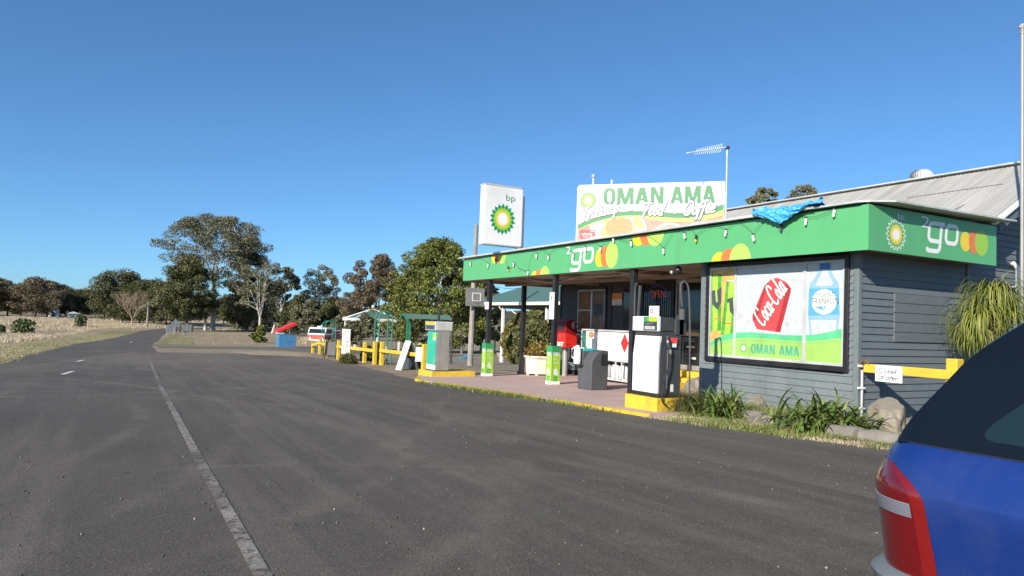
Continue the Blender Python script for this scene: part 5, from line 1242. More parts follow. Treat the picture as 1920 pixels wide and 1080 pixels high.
# wire fence behind the yellow post
b = MB('ink'); 
for z in (.75, .95): b.tube([(11.9, 6.75, z), (13.6, 5.6, z)], .008, 5)
b.tube([(13.6, 5.6, -.1), (13.6, 5.6, 1.1)], .03, 6); b.tube([(11.85, 6.7, -.1), (11.85, 6.7, .98)], .012, 6); tag(b.build('wire_fence'), 'thin dark wire fence behind the blue car under the weeping plant', 'fence')

def arch(q, w_, d_, h, label):
    t = thing('garden_arch', q, label, 'garden arch', 'green metal garden arches'); x, y, z = q
    hoops = []
    for dy in (0, d_):
        pts = [(x, y+dy, z)]+[(x, y+dy, z+(h-w_/2)*k/5) for k in range(1, 5)]+[(x+w_/2-w_/2*math.cos(a), y+dy, z+h-w_/2+w_/2*math.sin(a)) for a in [RAD(15*k) for k in range(13)]]+[(x+w_, y+dy, z+(h-w_/2)*k/5) for k in range(4, -1, -1)]
        b = MB('arch_green'); b.tube(pts, .028, 6); b.build('hoop', t, smooth=True)
    b = MB('arch_green')
    for k in range(1, 12):
        zz_ = z+(h-w_/2)*k/11
        for xx in (x, x+w_): b.tube([(xx, y, zz_), (xx, y+d_, zz_)], .012, 5)
    for k in range(1, 9): a = RAD(20*k); b.tube([(x+w_/2-w_/2*math.cos(a), y, z+h-w_/2+w_/2*math.sin(a)), (x+w_/2-w_/2*math.cos(a), y+d_, z+h-w_/2+w_/2*math.sin(a))], .012, 5)
    b.build('rungs', t)
q = P0(710, 684); arch((q[0]-.05, q[1]-.0, q[2]), .62, .62, 2.45, 'large green metal garden arch standing between the two yellow fence runs')
q = P0(607, 663); arch((q[0], q[1], q[2]), .75, .75, 2.25, 'smaller green metal garden arch near the parked fire truck')

# white gazebo with green hip roof
q = at(690, 66); G0 = (q[0], q[1], q[2]); 
t = thing('gazebo', G0, 'open gazebo with white posts and scalloped eaves under a green hip roof', 'gazebo')
c0 = at(668, 62)
gx0, gy0 = c0[0], c0[1]; W1, D1 = 4.0, 3.2
ez = CAM_H+.0; 
ez = zat(645, 597, c0)
b = MB('roof_green'); pk = (gx0+W1/2, gy0+D1/2, ez+.95); cs = [(gx0-.2, gy0-.2, ez), (gx0+W1+.2, gy0-.2, ez), (gx0+W1+.2, gy0+D1+.2, ez), (gx0-.2, gy0+D1+.2, ez)]
b.add(cs+[pk], [(0, 1, 4), (1, 2, 4), (2, 3, 4), (3, 0, 4), (3, 2, 1, 0)]); b.build('roof', t)
b = MB('white_paint')
for i in range(4): b.beam(cs[i], cs[(i+1) % 4], .05, .14); b.beam(cs[i], pk, .10, .07)
for k in range(40):
    x = gx0-.2+(W1+.4)*k/39; b.box(x-.05, x+.02, gy0-.23, gy0-.2, ez-.18, ez-.07)
    y = gy0-.2+(D1+.4)*k/39; b.box(gx0-.23, gx0-.2, y-.05, y+.0, ez-.18, ez-.07)
b.sphere((pk[0], pk[1], pk[2]+.1), .12, rz=.25); b.build('trim', t)
for x, y in ((gx0, gy0), (gx0+W1, gy0), (gx0, gy0+D1), (gx0+W1, gy0+D1), (gx0+W1/2, gy0)):
    b = MB('white_paint'); b.box(x-.07, x+.07, y-.07, y+.07, tz(x, y)-.1, ez); b.build('post', t)

# picnic shelter
q = P0(766, 668)
t = thing('picnic_shelter', q, 'small green picnic shelter with a corrugated ridge roof and slim paired posts', 'shelter')
r0 = q; zr_ = zat(760, 588, q); Lr = 3.0
b = MB('roof_green'); x0_, x1_ = q[0]-.35, q[0]+Lr; yc = q[1]+.35
n = 60; vs = []
for i in range(n+1):
    xx = x0_+(x1_-x0_)*i/n; dz = .02 if i % 2 else -.02
    vs += [(xx, yc-.55, zr_-.32+dz), (xx, yc, zr_+dz), (xx, yc+.55, zr_-.32+dz)]
b.add(vs, [(i*3, i*3+1, i*3+4, i*3+3) for i in range(n)]+[(i*3+1, i*3+2, i*3+5, i*3+4) for i in range(n)]); b.closed_fix = False; b.build('roof', t)
b = MB('arch_green'); b.beam((x0_-.02, yc-.6, zr_-.36), (x0_-.02, yc, zr_), .05, .08); b.beam((x0_-.02, yc+.6, zr_-.36), (x0_-.02, yc, zr_), .05, .08); b.build('gable_trim', t)
for xx in (q[0]+.05, q[0]+Lr-.35):
    for yy in (yc-.22, yc+.22):
        b = MB('arch_green'); b.box(xx-.05, xx+.05, yy-.05, yy+.05, q[2]-.1, zr_-.1); b.build('post', t)
b = MB('arch_green'); zz_ = q[2]; b.box(q[0]+.2, q[0]+Lr-.5, yc-.4, yc+.4, zz_+.72, zz_+.77); b.box(q[0]+.2, q[0]+Lr-.5, yc-.95, yc-.65, zz_+.42, zz_+.47); b.box(q[0]+.2, q[0]+Lr-.5, yc+.65, yc+.95, zz_+.42, zz_+.47)
for xx in (q[0]+.5, q[0]+Lr-.8): b.box(xx, xx+.06, yc-.8, yc+.8, zz_+.36, zz_+.41); b.box(xx, xx+.06, yc-.3, yc-.24, zz_, zz_+.72); b.box(xx, xx+.06, yc+.24, yc+.3, zz_, zz_+.72)
b.build('table', t)

# fire truck parked behind
q = at(592, 84); X, Y, Z = q[:3]
t = thing('fire_truck', (X, Y, Z), 'old red and white fire truck parked beside the gazebo', 'fire truck')
hw = 1.15; ztop = zat(592, 614, (X, Y)); h = ztop-Z; cx = X+.2
b = MB('white_paint'); s = MB('fire_red')
def tb(b, x0, x1, y0, y1, z0, z1, m): b.box(x0, x1, y0, y1, Z+z0, Z+z1, m)
# it faces us down the yard: cab towards -Y, body stretching to the right and back
b = MB('white_paint'); pr = [(Y, Z+.45), (Y, Z+1.25), (Y+.22, Z+h-.08), (Y+.4, Z+h), (Y+2.0, Z+h), (Y+2.0, Z+.45)]
b.prism(pr, 'x', cx-hw, cx+hw, 'white_paint'); cab = b.build('cab', t, bevel=.06)
b = MB('fire_red'); tb(b, cx-hw-.01, cx+hw+.01, Y-.015, Y+2.0, .55, 1.12, 'fire_red'); b.build('cab_band', t)
b = MB('glass_dark'); b.add([(cx-hw+.1, Y+.0, Z+1.3), (cx+hw-.1, Y+.0, Z+1.3), (cx+hw-.15, Y+.19, Z+h-.16), (cx-hw+.15, Y+.19, Z+h-.16)], [(0, 1, 2, 3)]); b.closed_fix = False
b.add([(cx-hw-.01, Y+.3, Z+1.3), (cx-hw-.01, Y+1.6, Z+1.3), (cx-hw-.01, Y+1.6, Z+h-.2), (cx-hw-.01, Y+.4, Z+h-.2)], [(0, 1, 2, 3)])
b.add([(cx+hw+.01, Y+.3, Z+1.3), (cx+hw+.01, Y+1.6, Z+1.3), (cx+hw+.01, Y+1.6, Z+h-.2), (cx+hw+.01, Y+.4, Z+h-.2)], [(0, 1, 2, 3)]); b.build('windows', t)
b = MB('white_paint'); b.box(cx-.35, cx+.35, Y+.7, Y+.9, Z+h, Z+h+.16); b.sphere((cx+.2, Y+.8, Z+h+.25), .12, m='bottle_blue'); b.build('light_bar', t)
b = MB('fire_red'); tb(b, cx-hw, cx+hw, Y+2.1, Y+6.4, .6, h-.4, 'fire_red'); tb(b, cx-hw-.05, cx+hw+.05, Y+2.1, Y+6.4, h-.42, h-.34, 'galv'); b.build('tank_body', t, bevel=.04)
b = MB('galv')
for k in range(5): b.tube([(cx-hw, Y+2.2+k, Z+h-.34), (cx-hw, Y+2.2+k, Z+h-.05)], .025, 5)
b.tube([(cx-hw, Y+2.2, Z+h-.05), (cx-hw, Y+6.2, Z+h-.05)], .025, 5); b.tube([(cx+hw, Y+2.2, Z+h-.05), (cx+hw, Y+6.2, Z+h-.05)], .025, 5); b.build('hand_rail', t)
b = MB('white_paint'); tb(b, cx-hw+.05, cx+hw-.05, Y-.12, Y, .40, .58, 'white_paint'); b.build('bumper', t)
for sx in (-1, 1):
    b = MB('white_sign'); b.tube([(cx+sx*.8, Y-.01, Z+.72), (cx+sx*.8, Y-.05, Z+.72)], .12, 10); b.build('headlight', t)
    for yy in (1.0, 4.8):
        b = MB('rubber'); b.tube([(cx+sx*(hw-.25), Y+yy, Z+.45), (cx+sx*(hw+.02), Y+yy, Z+.45)], .45, 16); b.build('wheel', t, smooth=True)
t.rotation_euler[2] = RAD(-45)

# blue collection bin with tilted red lid
q = P0(521, 651); x, y, z = q; h = zat(521, 626, q)-z; wd = 1.55
t = thing('skip_bin', q, 'blue steel rubbish box with its flat red lid propped open', 'skip bin')
b = MB('blue_paint'); b.box(x, x+wd, y-.3, y+1.0, z, z+h); b.box(x-.03, x+wd+.03, y-.33, y+1.03, z+h-.06, z+h, 'blue_paint'); b.box(x+.7, x+1.45, y-.315, y-.3, z+h*.45, z+h*.48, 'ink'); b.build('box', t, bevel=.02)
b = MB('red_paint'); a0, a1 = Vector((x-.1, 0, z+h+.12)), Vector((x+1.55, 0, z+h+.98)); b.prism([(a0.x, a0.z), (a1.x, a1.z-.12), (a1.x-.03, a1.z+.12), (a0.x-.0, a0.z+.15)], 'y', y-.32, y+1.9); b.build('lid', t)
b = MB('white_paint'); b.box(x-.12, x+.45, y-.3, y+.9, z+h+.0, z+h+.12, 'galv'); b.tube([(x+.95, y-.2, z+h), (x+.95, y-.2, z+h+.55)], .02, 5, 'galv'); b.build('hinge', t)

# signs seen from behind at the far corner
def far_sign(px, dpt, ptop, kind, label):
    X, Y, Z, h = at(px, dpt, ptop); t = thing('road_sign', (X, Y, Z), label, 'road sign', 'road signs seen from behind')
    b = MB('blue_paint' if 0 else 'grey_metal'); 
    if kind == 'two':
        for dx in (-.45, .45): b.tube([(X+dx, Y, Z), (X+dx, Y, Z+h)], .06, 6)
    else: b.tube([(X, Y, Z), (X, Y, Z+h)], .06, 6)
    b.build('post', t)
    b = MB('steel') if 0 else MB('slate_paint')
    if kind == 'diamond': b.prism([(X-.75, Z+h-.75), (X, Z+h-1.5), (X+.75, Z+h-.75), (X, Z+h)], 'y', Y-.05, Y-.02)
    elif kind == 'arrow': b.prism([(X-.5, Z+h-.6), (X-.1, Z+h-1.1), (X+.6, Z+h-.9), (X+.6, Z+h-.3), (X-.1, Z+h-.1)], 'y', Y-.05, Y-.02)
    else: b.prism([(X-.62, Z+h-1.0), (X+.62, Z+h-1.0), (X+.62, Z+h), (X-.62, Z+h)], 'y', Y-.05, Y-.02)
    b.build('panel', t)
far_sign(330, 118, 598, 'diamond', 'tallest grey backed road sign, a diamond, at the road bend')
far_sign(321, 110, 609, 'two', 'low wide grey backed road sign at the left of the bend group')
far_sign(351, 112, 606, 'diamond', 'small grey backed diamond sign standing right of the tallest one')
X, Y, Z, h = at(277, 150, 568); b = MB('timber_grey'); b.tube([(X, Y, Z), (X, Y, Z+h)], [.22, .14], 8); b.beam((X-.5, Y, Z+h-.6), (X+.5, Y, Z+h-.6), .12, .12); tag(b.build('power_pole', smooth=True), 'short grey timber pole beside the road bend', 'pole')
b = MB('charcoal'); a = at(325, 128); c = at(362, 128); b.beam((a[0], a[1], a[2]+1.4), (c[0], c[1], c[2]+1.3), .3, .35)
b.beam((a[0], a[1], a[2]+.7), (c[0], c[1], c[2]+.7), .25, .25)
for k in range(6): x = a[0]+(c[0]-a[0])*k/5; y = a[1]+(c[1]-a[1])*k/5; b.box(x-.15, x+.15, y-.15, y+.15, a[2]-.3, a[2]+1.5)
tag(b.build('bridge_rail'), 'low dark bridge rail beyond the road signs', 'rail')

# basketball backboard on an old timber pole
q = P0(881, 686); X, Y, Z = q
t = thing('basketball_hoop', q, 'grey basketball backboard with white square fixed to a tall old timber pole', 'basketball hoop')
zt_ = zat(886, 421, q); b = MB('timber_grey'); b.tube([(X, Y, Z-.2), (X+.03, Y, (Z+zt_)/2), (X+.06, Y, zt_)], [.14, .12, .09], 9); b.build('pole', t, smooth=True)
b = MB('grey_metal'); bz0, bz1 = zat(881, 574, q), zat(881, 540, q); b.box(X-.48, X+.48, Y-.30, Y-.27, bz0, bz1); bk = b.build('backboard', t)
b = MB('white_sign'); cx = X-.0; mz = (bz0+bz1)/2
for a in ((-.16, .30, mz+.16, mz+.20), (-.16, .30, mz-.20, mz-.16), (-.16, -.12, mz-.16, mz+.16), (.26, .30, mz-.16, mz+.16)): b.box(cx+a[0], cx+a[1], Y-.312, Y-.30, a[2], a[3])
b.build('target_square', bk)
b = MB('rusty'); cx += .08; b.tube([(cx+.2*math.cos(a), Y-.55+.2*math.sin(a), bz0+.22) for a in [RAD(24*k) for k in range(16)]], .012, 5); b.beam((X, Y-.1, bz0+.2), (X, Y-.3, bz0+.2), .05, .05); b.beam((X, Y-.1, bz1-.1), (X, Y-.3, bz1-.1), .05, .05); b.build('ring', t)

# house with the green hip roof
HY, HX = 36.5, 20.0
q = P0(943, 680)
t = thing('green_roof_house', (20, 38, -.8), 'low building with a green hip roof, cream gutter and white veranda posts', 'house')
HX0 = 18.6; ez = on(881, 573, x=HX0)[2]; yb_ = on(881, 573, x=HX0)[1]; ya_ = 24.5; d = 7.0
b = MB('roof_green')
b.add([(HX0, ya_, ez+.16), (HX0+d, ya_, ez+.16), (HX0+d, yb_, ez+.16), (HX0, yb_, ez+.16), (HX0+3.5, ya_+3.5, ez+1.75), (HX0+3.5, yb_-3.5, ez+1.75)], [(0, 1, 4), (1, 2, 5, 4), (2, 3, 5), (3, 0, 4, 5)]); b.closed_fix = False; b.build('roof', t)
b = MB('cream_paint'); b.box(HX0-.12, HX0, ya_, yb_, ez+.0, ez+.17); b.box(HX0-.0, HX0+d, yb_, yb_+.12, ez+.0, ez+.17); b.build('gutter', t, bevel=.02)
b = MB('charcoal'); b.box(HX0+.05, HX0+d, ya_, yb_, ez-.08, ez-.02); b.build('veranda_ceiling', t)
yp_ = on(943, 600, x=HX0+.25)[1]
for yy in (yp_, yp_-4.6):
    b = MB('white_paint'); b.box(HX0+.18, HX0+.32, yy-.07, yy+.07, tz(HX0, yy)-.1, ez); b.build('post', t, bevel=.01)
b = MB('timber_brown'); b.box(HX0+3.2, HX0+d-.1, ya_+.1, yb_-4.5, tz(20, 30)-.3, ez-.08); b.build('wall', t)
b = MB('cream_paint'); b.tube([(HX0-.02, yp_, ez-.02), (HX0+.05, yp_, ez-.15), (HX0+.2, yp_, ez-.3)], .04, 6); b.tube(sag((HX0+.1, yp_-1.2, ez-.25), (HX0+.1, yp_-2.6, ez-.3), .18), .03, 5); b.build('downpipe', t)
# things near it
q = P0(945, 677); b = MB('pink_pot'); b.lathe([(.13, 0), (.17, .03), (.10, .12), (.24, .32), (.30, .48), (.25, .47)], (q[0]-.2, q[1], q[2]), 14); tag(b.build('garden_pot', smooth=True), 'small pinkish urn at the foot of the white veranda post', 'pot')
q = P0(830, 676); b = MB('blue_paint'); b.prism([(-.4, 0), (.45, 0), (.38, .38)], 'y', 0, .4); b.v = [(x+q[0]+2.2, y+q[1]+1.5, z+tz(q[0]+2, q[1]+1.5)) for x, y, z in b.v]; tag(b.build('ramp'), 'small blue wedge lying on the ground behind the teal pump', 'wedge')
q = P0(845, 682); b = MB('charcoal'); b.tube([q, (q[0], q[1], zat(845, 618, q))], .06, 6); b.box(q[0]-.5, q[0]-.2, q[1]+.2, q[1]+.5, q[2], q[2]+.25, 'ink'); tag(b.build('thin_post'), 'thin dark post standing behind the teal pump', 'post')
b = MB('timber_grey'); 
for (px, dd, pt) in ((910, 60, 630), (930, 62, 628), (868, 58, 640), (1005, 57, 640)): X, Y, Z, h = at(px, dd, pt); b = MB('timber_grey'); b.tube([(X, Y, Z-.1), (X, Y, Z+1.3)], .07, 6); tag(b.build('fence_post', smooth=True), {910: 'weathered fence post seen between pole and canopy post', 930: 'weathered fence post just left of the white veranda post', 868: 'weathered fence post left of the basketball pole', 1005: 'weathered fence post behind the dark shrub'}[px], 'fence post', 'weathered fence posts in the far paddock')

# A-frame chalk sign, its black neighbour, hanging signs
q = P0(745, 694); x, y, z = q
t = thing('a_frame_sign', q, 'white A-frame sign covered in hand lettering leaning on the yellow fence', 'sign'); h = 1.15
b = MB('white_sign'); w_ = .30
A = [Vector((x+.05, y+w_, z)), Vector((x+.05, y-w_, z)), Vector((x+.42, y-w_, z+h)), Vector((x+.42, y+w_, z+h))]
n_ = (A[1]-A[0]).cross(A[3]-A[0]).normalized()*.025
b.add(A+[a+n_ for a in A], [(0, 1, 2, 3), (7, 6, 5, 4), (0, 4, 5, 1), (1, 5, 6, 2), (2, 6, 7, 3), (3, 7, 4, 0)]); b.build('front_board', t)
b = MB('ink'); b.add([(x+.80, y+w_, z), (x+.80, y-w_, z), (x+.44, y-w_, z+h), (x+.44, y+w_, z+h), (x+.78, y+w_, z), (x+.78, y-w_, z), (x+.42, y-w_, z+h-.03), (x+.42, y+w_, z+h-.03)], [(0, 1, 2, 3), (7, 6, 5, 4), (0, 4, 5, 1), (1, 5, 6, 2), (3, 7, 4, 0)]); b.build('back_board', t)
b = MB('ink'); U = (A[1]-A[0]).normalized(); V = (A[3]-A[0]).normalized(); p = Panel(b, A[0], U, V, off=.03)
if p.N.x > 0: p.N = -p.N

for k in range(7): p.scribble(.07, .98-.145*k, .44, .085, ('ink', 'cap_blue')[k % 2], 20+k)
b.build('lettering', t)
q = P0(769, 692); b = MB('ink'); b.box(q[0]-.18, q[0]+.42, q[1]-.2, q[1]+.3, q[2], q[2]+.74); tag(b.build('black_box', bevel=.03), 'black plastic box standing right of the leaning A-frame sign', 'box')
def board(px, dpt_q, y0p, y1p, wd, label, lines, name='hanging_sign'):
    X, Y = xat(px, dpt_q); z0_, z1_ = zat(px, y1p, dpt_q), zat(px, y0p, dpt_q); t = thing(name, (X, Y, z0_), label, 'sign')
    ang = math.atan2(X, Y); U = Vector((math.cos(ang), -math.sin(ang), 0)); c = Vector((X, Y, 0)); N_ = U.cross(Vector((0, 0, 1)))
    b = MB('white_sign'); b.obox((X, Y, (z0_+z1_)/2), U*wd/2, N_*.012, Vector((0, 0, (z1_-z0_)/2))); b.build('board', t)
    b = MB('ink'); p = Panel(b, c+N_*.013, U, (0, 0, 1)); n = len(lines)
    
    for k, (s_, m_) in enumerate(lines): hh = (z1_-z0_)/n; p.scribble(-wd*(.4 if len(s_) > 1 else .12), z1_-hh*(k+.8), wd*(.8 if len(s_) > 1 else .2), min(hh*.55, wd*.3), m_, int(px)+k)
    b.build('lettering', t)
board(650.5, P0(650, 678), 617, 663, .40, 'tall narrow white banner sign tied to the yellow fence before the gazebo', [('I', 'ink'), ('C', 'cap_blue'), ('E', 'ink'), ('Cold', 'ink'), ('$3', 'ink')])
board(788, (on(790, 690, x=9.9)[0], on(790, 690, x=9.9)[1]), 651, 678, .24, 'small white price board hanging on the fence beside the teal pump', [('Hot', 'ink'), ('Pie', 'cap_blue'), ('$4', 'ink')])
q = P0(617, 673); b = MB('charcoal'); 
for (a, c) in (((-.25, 0), (-.2, 1.0)), ((.35, 0), (.38, 1.0)), ((-.2, 1.0), (.38, 1.0)), ((-.22, .15), (.35, .15))): b.beam((q[0]+a[0], q[1], q[2]+a[1]), (q[0]+c[0], q[1], q[2]+c[1]), .05, .05)
b.box(q[0]-.2, q[0]+.33, q[1]+.02, q[1]+.04, q[2]+.2, q[2]+.95, 'grey_metal'); tag(b.build('a_frame_sign'), 'empty dark framed pavement sign beside the far yellow fence posts', 'sign')

# far house glimpses over the paddock
def shed(px, dd, ptop, wd, label, mw='white_paint'):
    X, Y, Z, h = at(px, dd, ptop); t = thing('farm_shed', (X, Y, Z), label, 'shed')
    b = MB(mw); b.box(X-wd/2, X+wd/2, Y, Y+4, Z, Z+h*.72); b.build('wall', t)
    b = MB('galv'); b.prism([(X-wd/2-.3, Z+h*.7), (X+wd/2+.3, Z+h*.7), (X, Z+h)], 'y', Y-.3, Y+4.3); b.build('roof', t)
    b = MB('ink'); b.box(X-wd*.2, X+wd*.1, Y-.02, Y, Z+.4, Z+h*.5); b.build('doorway', t)
shed(101, 250, 575, 3.2, 'small pale farmhouse half hidden by trees across the paddock')
shed(137, 235, 584, 3.4, 'low grey shed standing right of the pale farmhouse', 'slate_paint')

# ================================================================== BLUE CAR
CXC, HWC = 4.08, .87
t = thing('parked_car', (CXC, .2, 0), 'blue hatchback car with a tall red tail lamp parked at the right', 'car')
YRR, YFF = 2.30, -1.95
def plan(s):
    """car outline seen from above, s in 0..1 over the left half from the rear centre to the front centre"""
    R_ = .34; seg = [('r', HWC-R_), ('c', R_*math.pi/2), ('s', (YRR-R_)-(YFF+.55)), ('c2', .55*math.pi/2), ('f', HWC-.55)]
    T = sum(a for _, a in seg); d = s*T
    for k, a in seg:
        if d <= a or k == 'f':
            if k == 'r': return (-d, YRR+.06*(1-(d/(HWC-R_))**2), 0, 1)
            if k == 'c': th = d/R_; return (-(HWC-R_)-R_*math.sin(th), YRR-R_+R_*math.cos(th), math.sin(th), math.cos(th))
            if k == 's': bulge = .015*math.sin(math.pi*d/a); return (-HWC-bulge, YRR-R_-d, 1, 0)
            if k == 'c2': th = d/.55; return (-(HWC-.55)-.55*math.cos(th), YFF+.55-.55*math.sin(th), math.cos(th), -math.sin(th))
            return (-(HWC-.55)+d, YFF, 0, -1)
        d -= a
def inset(z):
    pts = [(.20, .10), (.40, .045), (.62, .022), (.785, .0), (.80, .004), (.90, .028), (.98, .062), (1.02, .10)]
    for (a, ia), (c, ic) in zip(pts, pts[1:]):
        if z <= c: return ia+(ic-ia)*(z-a)/(c-a)
    return .10
def body_pt(s, z, off=0, side=-1):
    x, y, nx_, ny_ = plan(s); i = inset(z)-off
    x2 = x+nx_*i if x < 0 else x; y2 = y-ny_*i*1.25
    return (CXC+(x2 if side < 0 else -x2), y2, z)
def belt(y): return 1.01 if y > -.9 else 1.01+(y+.9)*.17
ns = 120; zs_ = [.20, .30, .42, .55, .68, .785, .80, .86, .92, .97, 1.0]
for nm in ('body',):
    b = MB('car_blue'); ringsv = []
    for side in (-1, 1):
        vs = []
        for i in range(ns+1):
            s = i/ns
            for z in zs_:
                x, y, z2 = body_pt(s, z, 0, side); k = belt(y)/1.01; vs.append((x, y, z*k if z > .5 else z))
        m_ = len(zs_); b.add(vs, [(i*m_+j, (i+1)*m_+j, (i+1)*m_+j+1, i*m_+j+1) for i in range(ns) for j in range(m_-1)])
    b.add([body_pt(i/ns, 1.0, 0, -1)[:2]+(belt(body_pt(i/ns, 1.0)[1])/1.01*1.0-.002,) for i in range(ns+1)]+[body_pt(i/ns, 1.0, 0, 1)[:2]+(belt(body_pt(i/ns, 1.0)[1])/1.01*1.0-.002,) for i in range(ns, -1, -1)],
          [(i, i+1, 2*ns-i, 2*ns+1-i) for i in range(ns)])
    b.closed_fix = False; bo = b.build('body', t, smooth=True)
# greenhouse: loft over the belt
def gh_half(y, z):
    w0 = .785 if y < 1.96 else .445+math.sqrt(max(0, .1156-(y-1.96)**2))
    w0 -= max(0, -.4-y)*.1
    return w0-(z-1.0)*.30-max(0, z-1.42)*.5
st = [(2.13, .988), (2.10, 1.06), (2.06, 1.15), (1.99, 1.24), (1.92, 1.335), (1.86, 1.42), (1.80, 1.49), (1.74, 1.55), (1.68, 1.605), (1.5, 1.61), (1.2, 1.615), (.6, 1.63), (0, 1.62), (-.35, 1.57), (-.7, 1.38), (-1.0, 1.15), (-1.25, .97)]
b = MB('car_black'); rr_ = []; NZ = 9
for y, top in st:
    top = top-.0; ring = []
    base = min(.995, top-.004)
    for k in range(NZ+1):
        z = base+(top-.035-base)*k/NZ if top > 1.06 else base+(top-base)*k/NZ*.9; ring.append((-gh_half(y, z), z))
    e = ring[-1]; ring += [(e[0]+.05, top-.012), (e[0]*.75, top), (e[0]*.4, top+.006), (0, top+.01)]
    full = ring+[(-x, z) for x, z in ring[-2::-1]]; rr_.append([(CXC+x, y, z) for x, z in full])
n = len(rr_[0]); b.add([q for r in rr_ for q in r], [(i*n+j, i*n+j+1, (i+1)*n+j+1, (i+1)*n+j) for i in range(len(rr_)-1) for j in range(n-1)]); b.closed_fix = False
gh = b.build('cabin', t, smooth=True)
# side and quarter glass: rounded panes just proud of the cabin
def glass(y0, y1, z0, z1, slope0, r=.09, side=-1, name='side_window'):
    b = MB('car_glass'); b.closed_fix = False; N1, N2 = 18, 40; vs = []
    for i in range(N1+1):
        for j in range(N2+1):
            v = j/N2; z = z0+(z1-z0)*v; ya = y0-slope0*v; u = i/N1; y = ya+(y1-ya)*u
            cr = 0
            if v < .2: cr = r*(1-math.sqrt(max(0, 1-((.2-v)/.2)**2)))
            if v > .8: cr = r*(1-math.sqrt(max(0, 1-((v-.8)/.2)**2)))
            y = (ya-cr)+((y1+cr)-(ya-cr))*u
            vs.append((CXC+side*(gh_half(y, z)+.004), y, z))
    b.add(vs, [(i*(N2+1)+j, i*(N2+1)+j+1, (i+1)*(N2+1)+j+1, (i+1)*(N2+1)+j) for i in range(N1) for j in range(N2)]); g_ = b.build(name, gh, smooth=True); return g_
for sd in (-1, 1):
    glass(1.77, .78, 1.06, 1.47, .42, side=sd, name='quarter_window'); glass(.68, -.05, 1.055, 1.50, .0, side=sd); glass(-.12, -.80, 1.055, 1.44, 0, side=sd)
b = MB('galv')
for sd in (-1, 1): b.tube([(body_pt(0.13+.67*k/40, 1.0, .002, sd)[0], body_pt(.13+.67*k/40, 1.0, 0, sd)[1], 1.002) for k in range(41)], .0028, 5, 'rubber')
b.build('waist_seal', t)
b = MB('rubber')
for sd in (-1, 1):
    b = MB('rubber'); q_ = [(0.13+.0*k, .24+.74*k/12) for k in range(13)]; b.tube([body_pt(.42, z, .001, sd) for _, z in q_], .0025, 5); b.tube([body_pt(.655, z, .001, sd) for _, z in q_], .0025, 5); b.build('door_gap', bo)
b = MB('car_blue'); b.box(CXC-HWC-.012, CXC-HWC+.01, -.25, -.08, .80, .83, 'ink'); b.build('door_handle', bo, bevel=.004)
# tail lamps: wrap the rear corner
def s_of(yq):
    best = min((abs(plan(i/2000)[1]-yq)+(9 if not (.12 < i/2000 < .5) else 0), i/2000) for i in range(2001)); return best[1]
edge = [(.40, 1.875), (.50, 1.885), (.63, 1.905), (.72, 1.915), (.77, 1.925), (.81, 1.955), (.845, 2.01), (.875, 2.07), (.90, 2.13)]
def e_at(z):
    for (a, ya), (c, yc) in zip(edge, edge[1:]):
        if z <= c: return ya+(yc-ya)*(z-a)/(c-a)
    return edge[-1][1]
s0 = s_of(2.29)-.035
def lamp(z0, z1, off, m, name, parent, side, fa=0., fb=1., rows=14, cols=16):
    b = MB(m); b.closed_fix = False; vs = []
    for i in range(rows+1):
        z = z0+(z1-z0)*i/rows; s1 = s_of(e_at(z))
        for j in range(cols+1):
            f = fa+(fb-fa)*j/cols; s = s0+(s1-s0)*f; o = off*(1-.75*abs(2*f-1)**6)*(1-(i/rows)**10); vs.append(body_pt(s, z, o, side))
    b.add(vs, [(i*(cols+1)+j, i*(cols+1)+j+1, (i+1)*(cols+1)+j+1, (i+1)*(cols+1)+j) for i in range(rows) for j in range(cols)]); return b.build(name, parent, smooth=True)
for sd in (-1, 1):
    lp = lamp(.40, .90, .014, 'lamp_red', 'tail_lamp', t, sd)
    lamp(.40, .90, .0165, 'lamp_rim', 'lamp_rim', lp, sd, .91, 1.0, 14, 3)
    lamp(.675, .750, .018, 'lamp_clear', 'reverse_lens', lp, sd, .0, (s_of(1.985)-s0)/(s_of(1.92)-s0), 5, 14)
b = MB('slate_dark'); 
for side in (-1, 1):
    vs = []; ss = [i/100 for i in range(0, 31)]
    for s in ss:
        for z, o in ((.22, .03), (.30, .075), (.37, .075), (.405, .03), (.41, .0)): vs.append(body_pt(s, z, o*(1 if s < .26 else max(0, (.30-s)/.04)), side))
    b.add(vs, [(i*5+j, (i+1)*5+j, (i+1)*5+j+1, i*5+j+1) for i in range(30) for j in range(4)])
b.closed_fix = False; b.build('bumper', t, smooth=True)
for sd in (-1, 1):
    for yy in (1.25, -1.25):
        b = MB('rubber'); b.tube([(CXC+sd*.64, yy, .32+tz(CXC, yy)*0), (CXC+sd*.885, yy, .32)], .315, 28); wl = b.build('wheel', t, smooth=True)
        b = MB('steel'); b.tube([(CXC+sd*.70, yy, .32), (CXC+sd*.89, yy, .32)], .20, 20); b.build('rim', wl, smooth=True)
for sd in (-1, 1):
    b = MB('plastic_white'); b.sphere((CXC+sd*.62, YFF+.08, .66), .13, .10, .07); b.build('headlight', t, smooth=True)
    b = MB('car_blue'); b.sphere((CXC+sd*.98, -.55, 1.06), .10, .06, .07); b.build('mirror', t, smooth=True)
    b = MB('ink'); b.tube([(CXC+sd*.58, 1.5, 1.60), (CXC+sd*.58, .2, 1.625)], .012, 6); b.build('roof_rail', t)

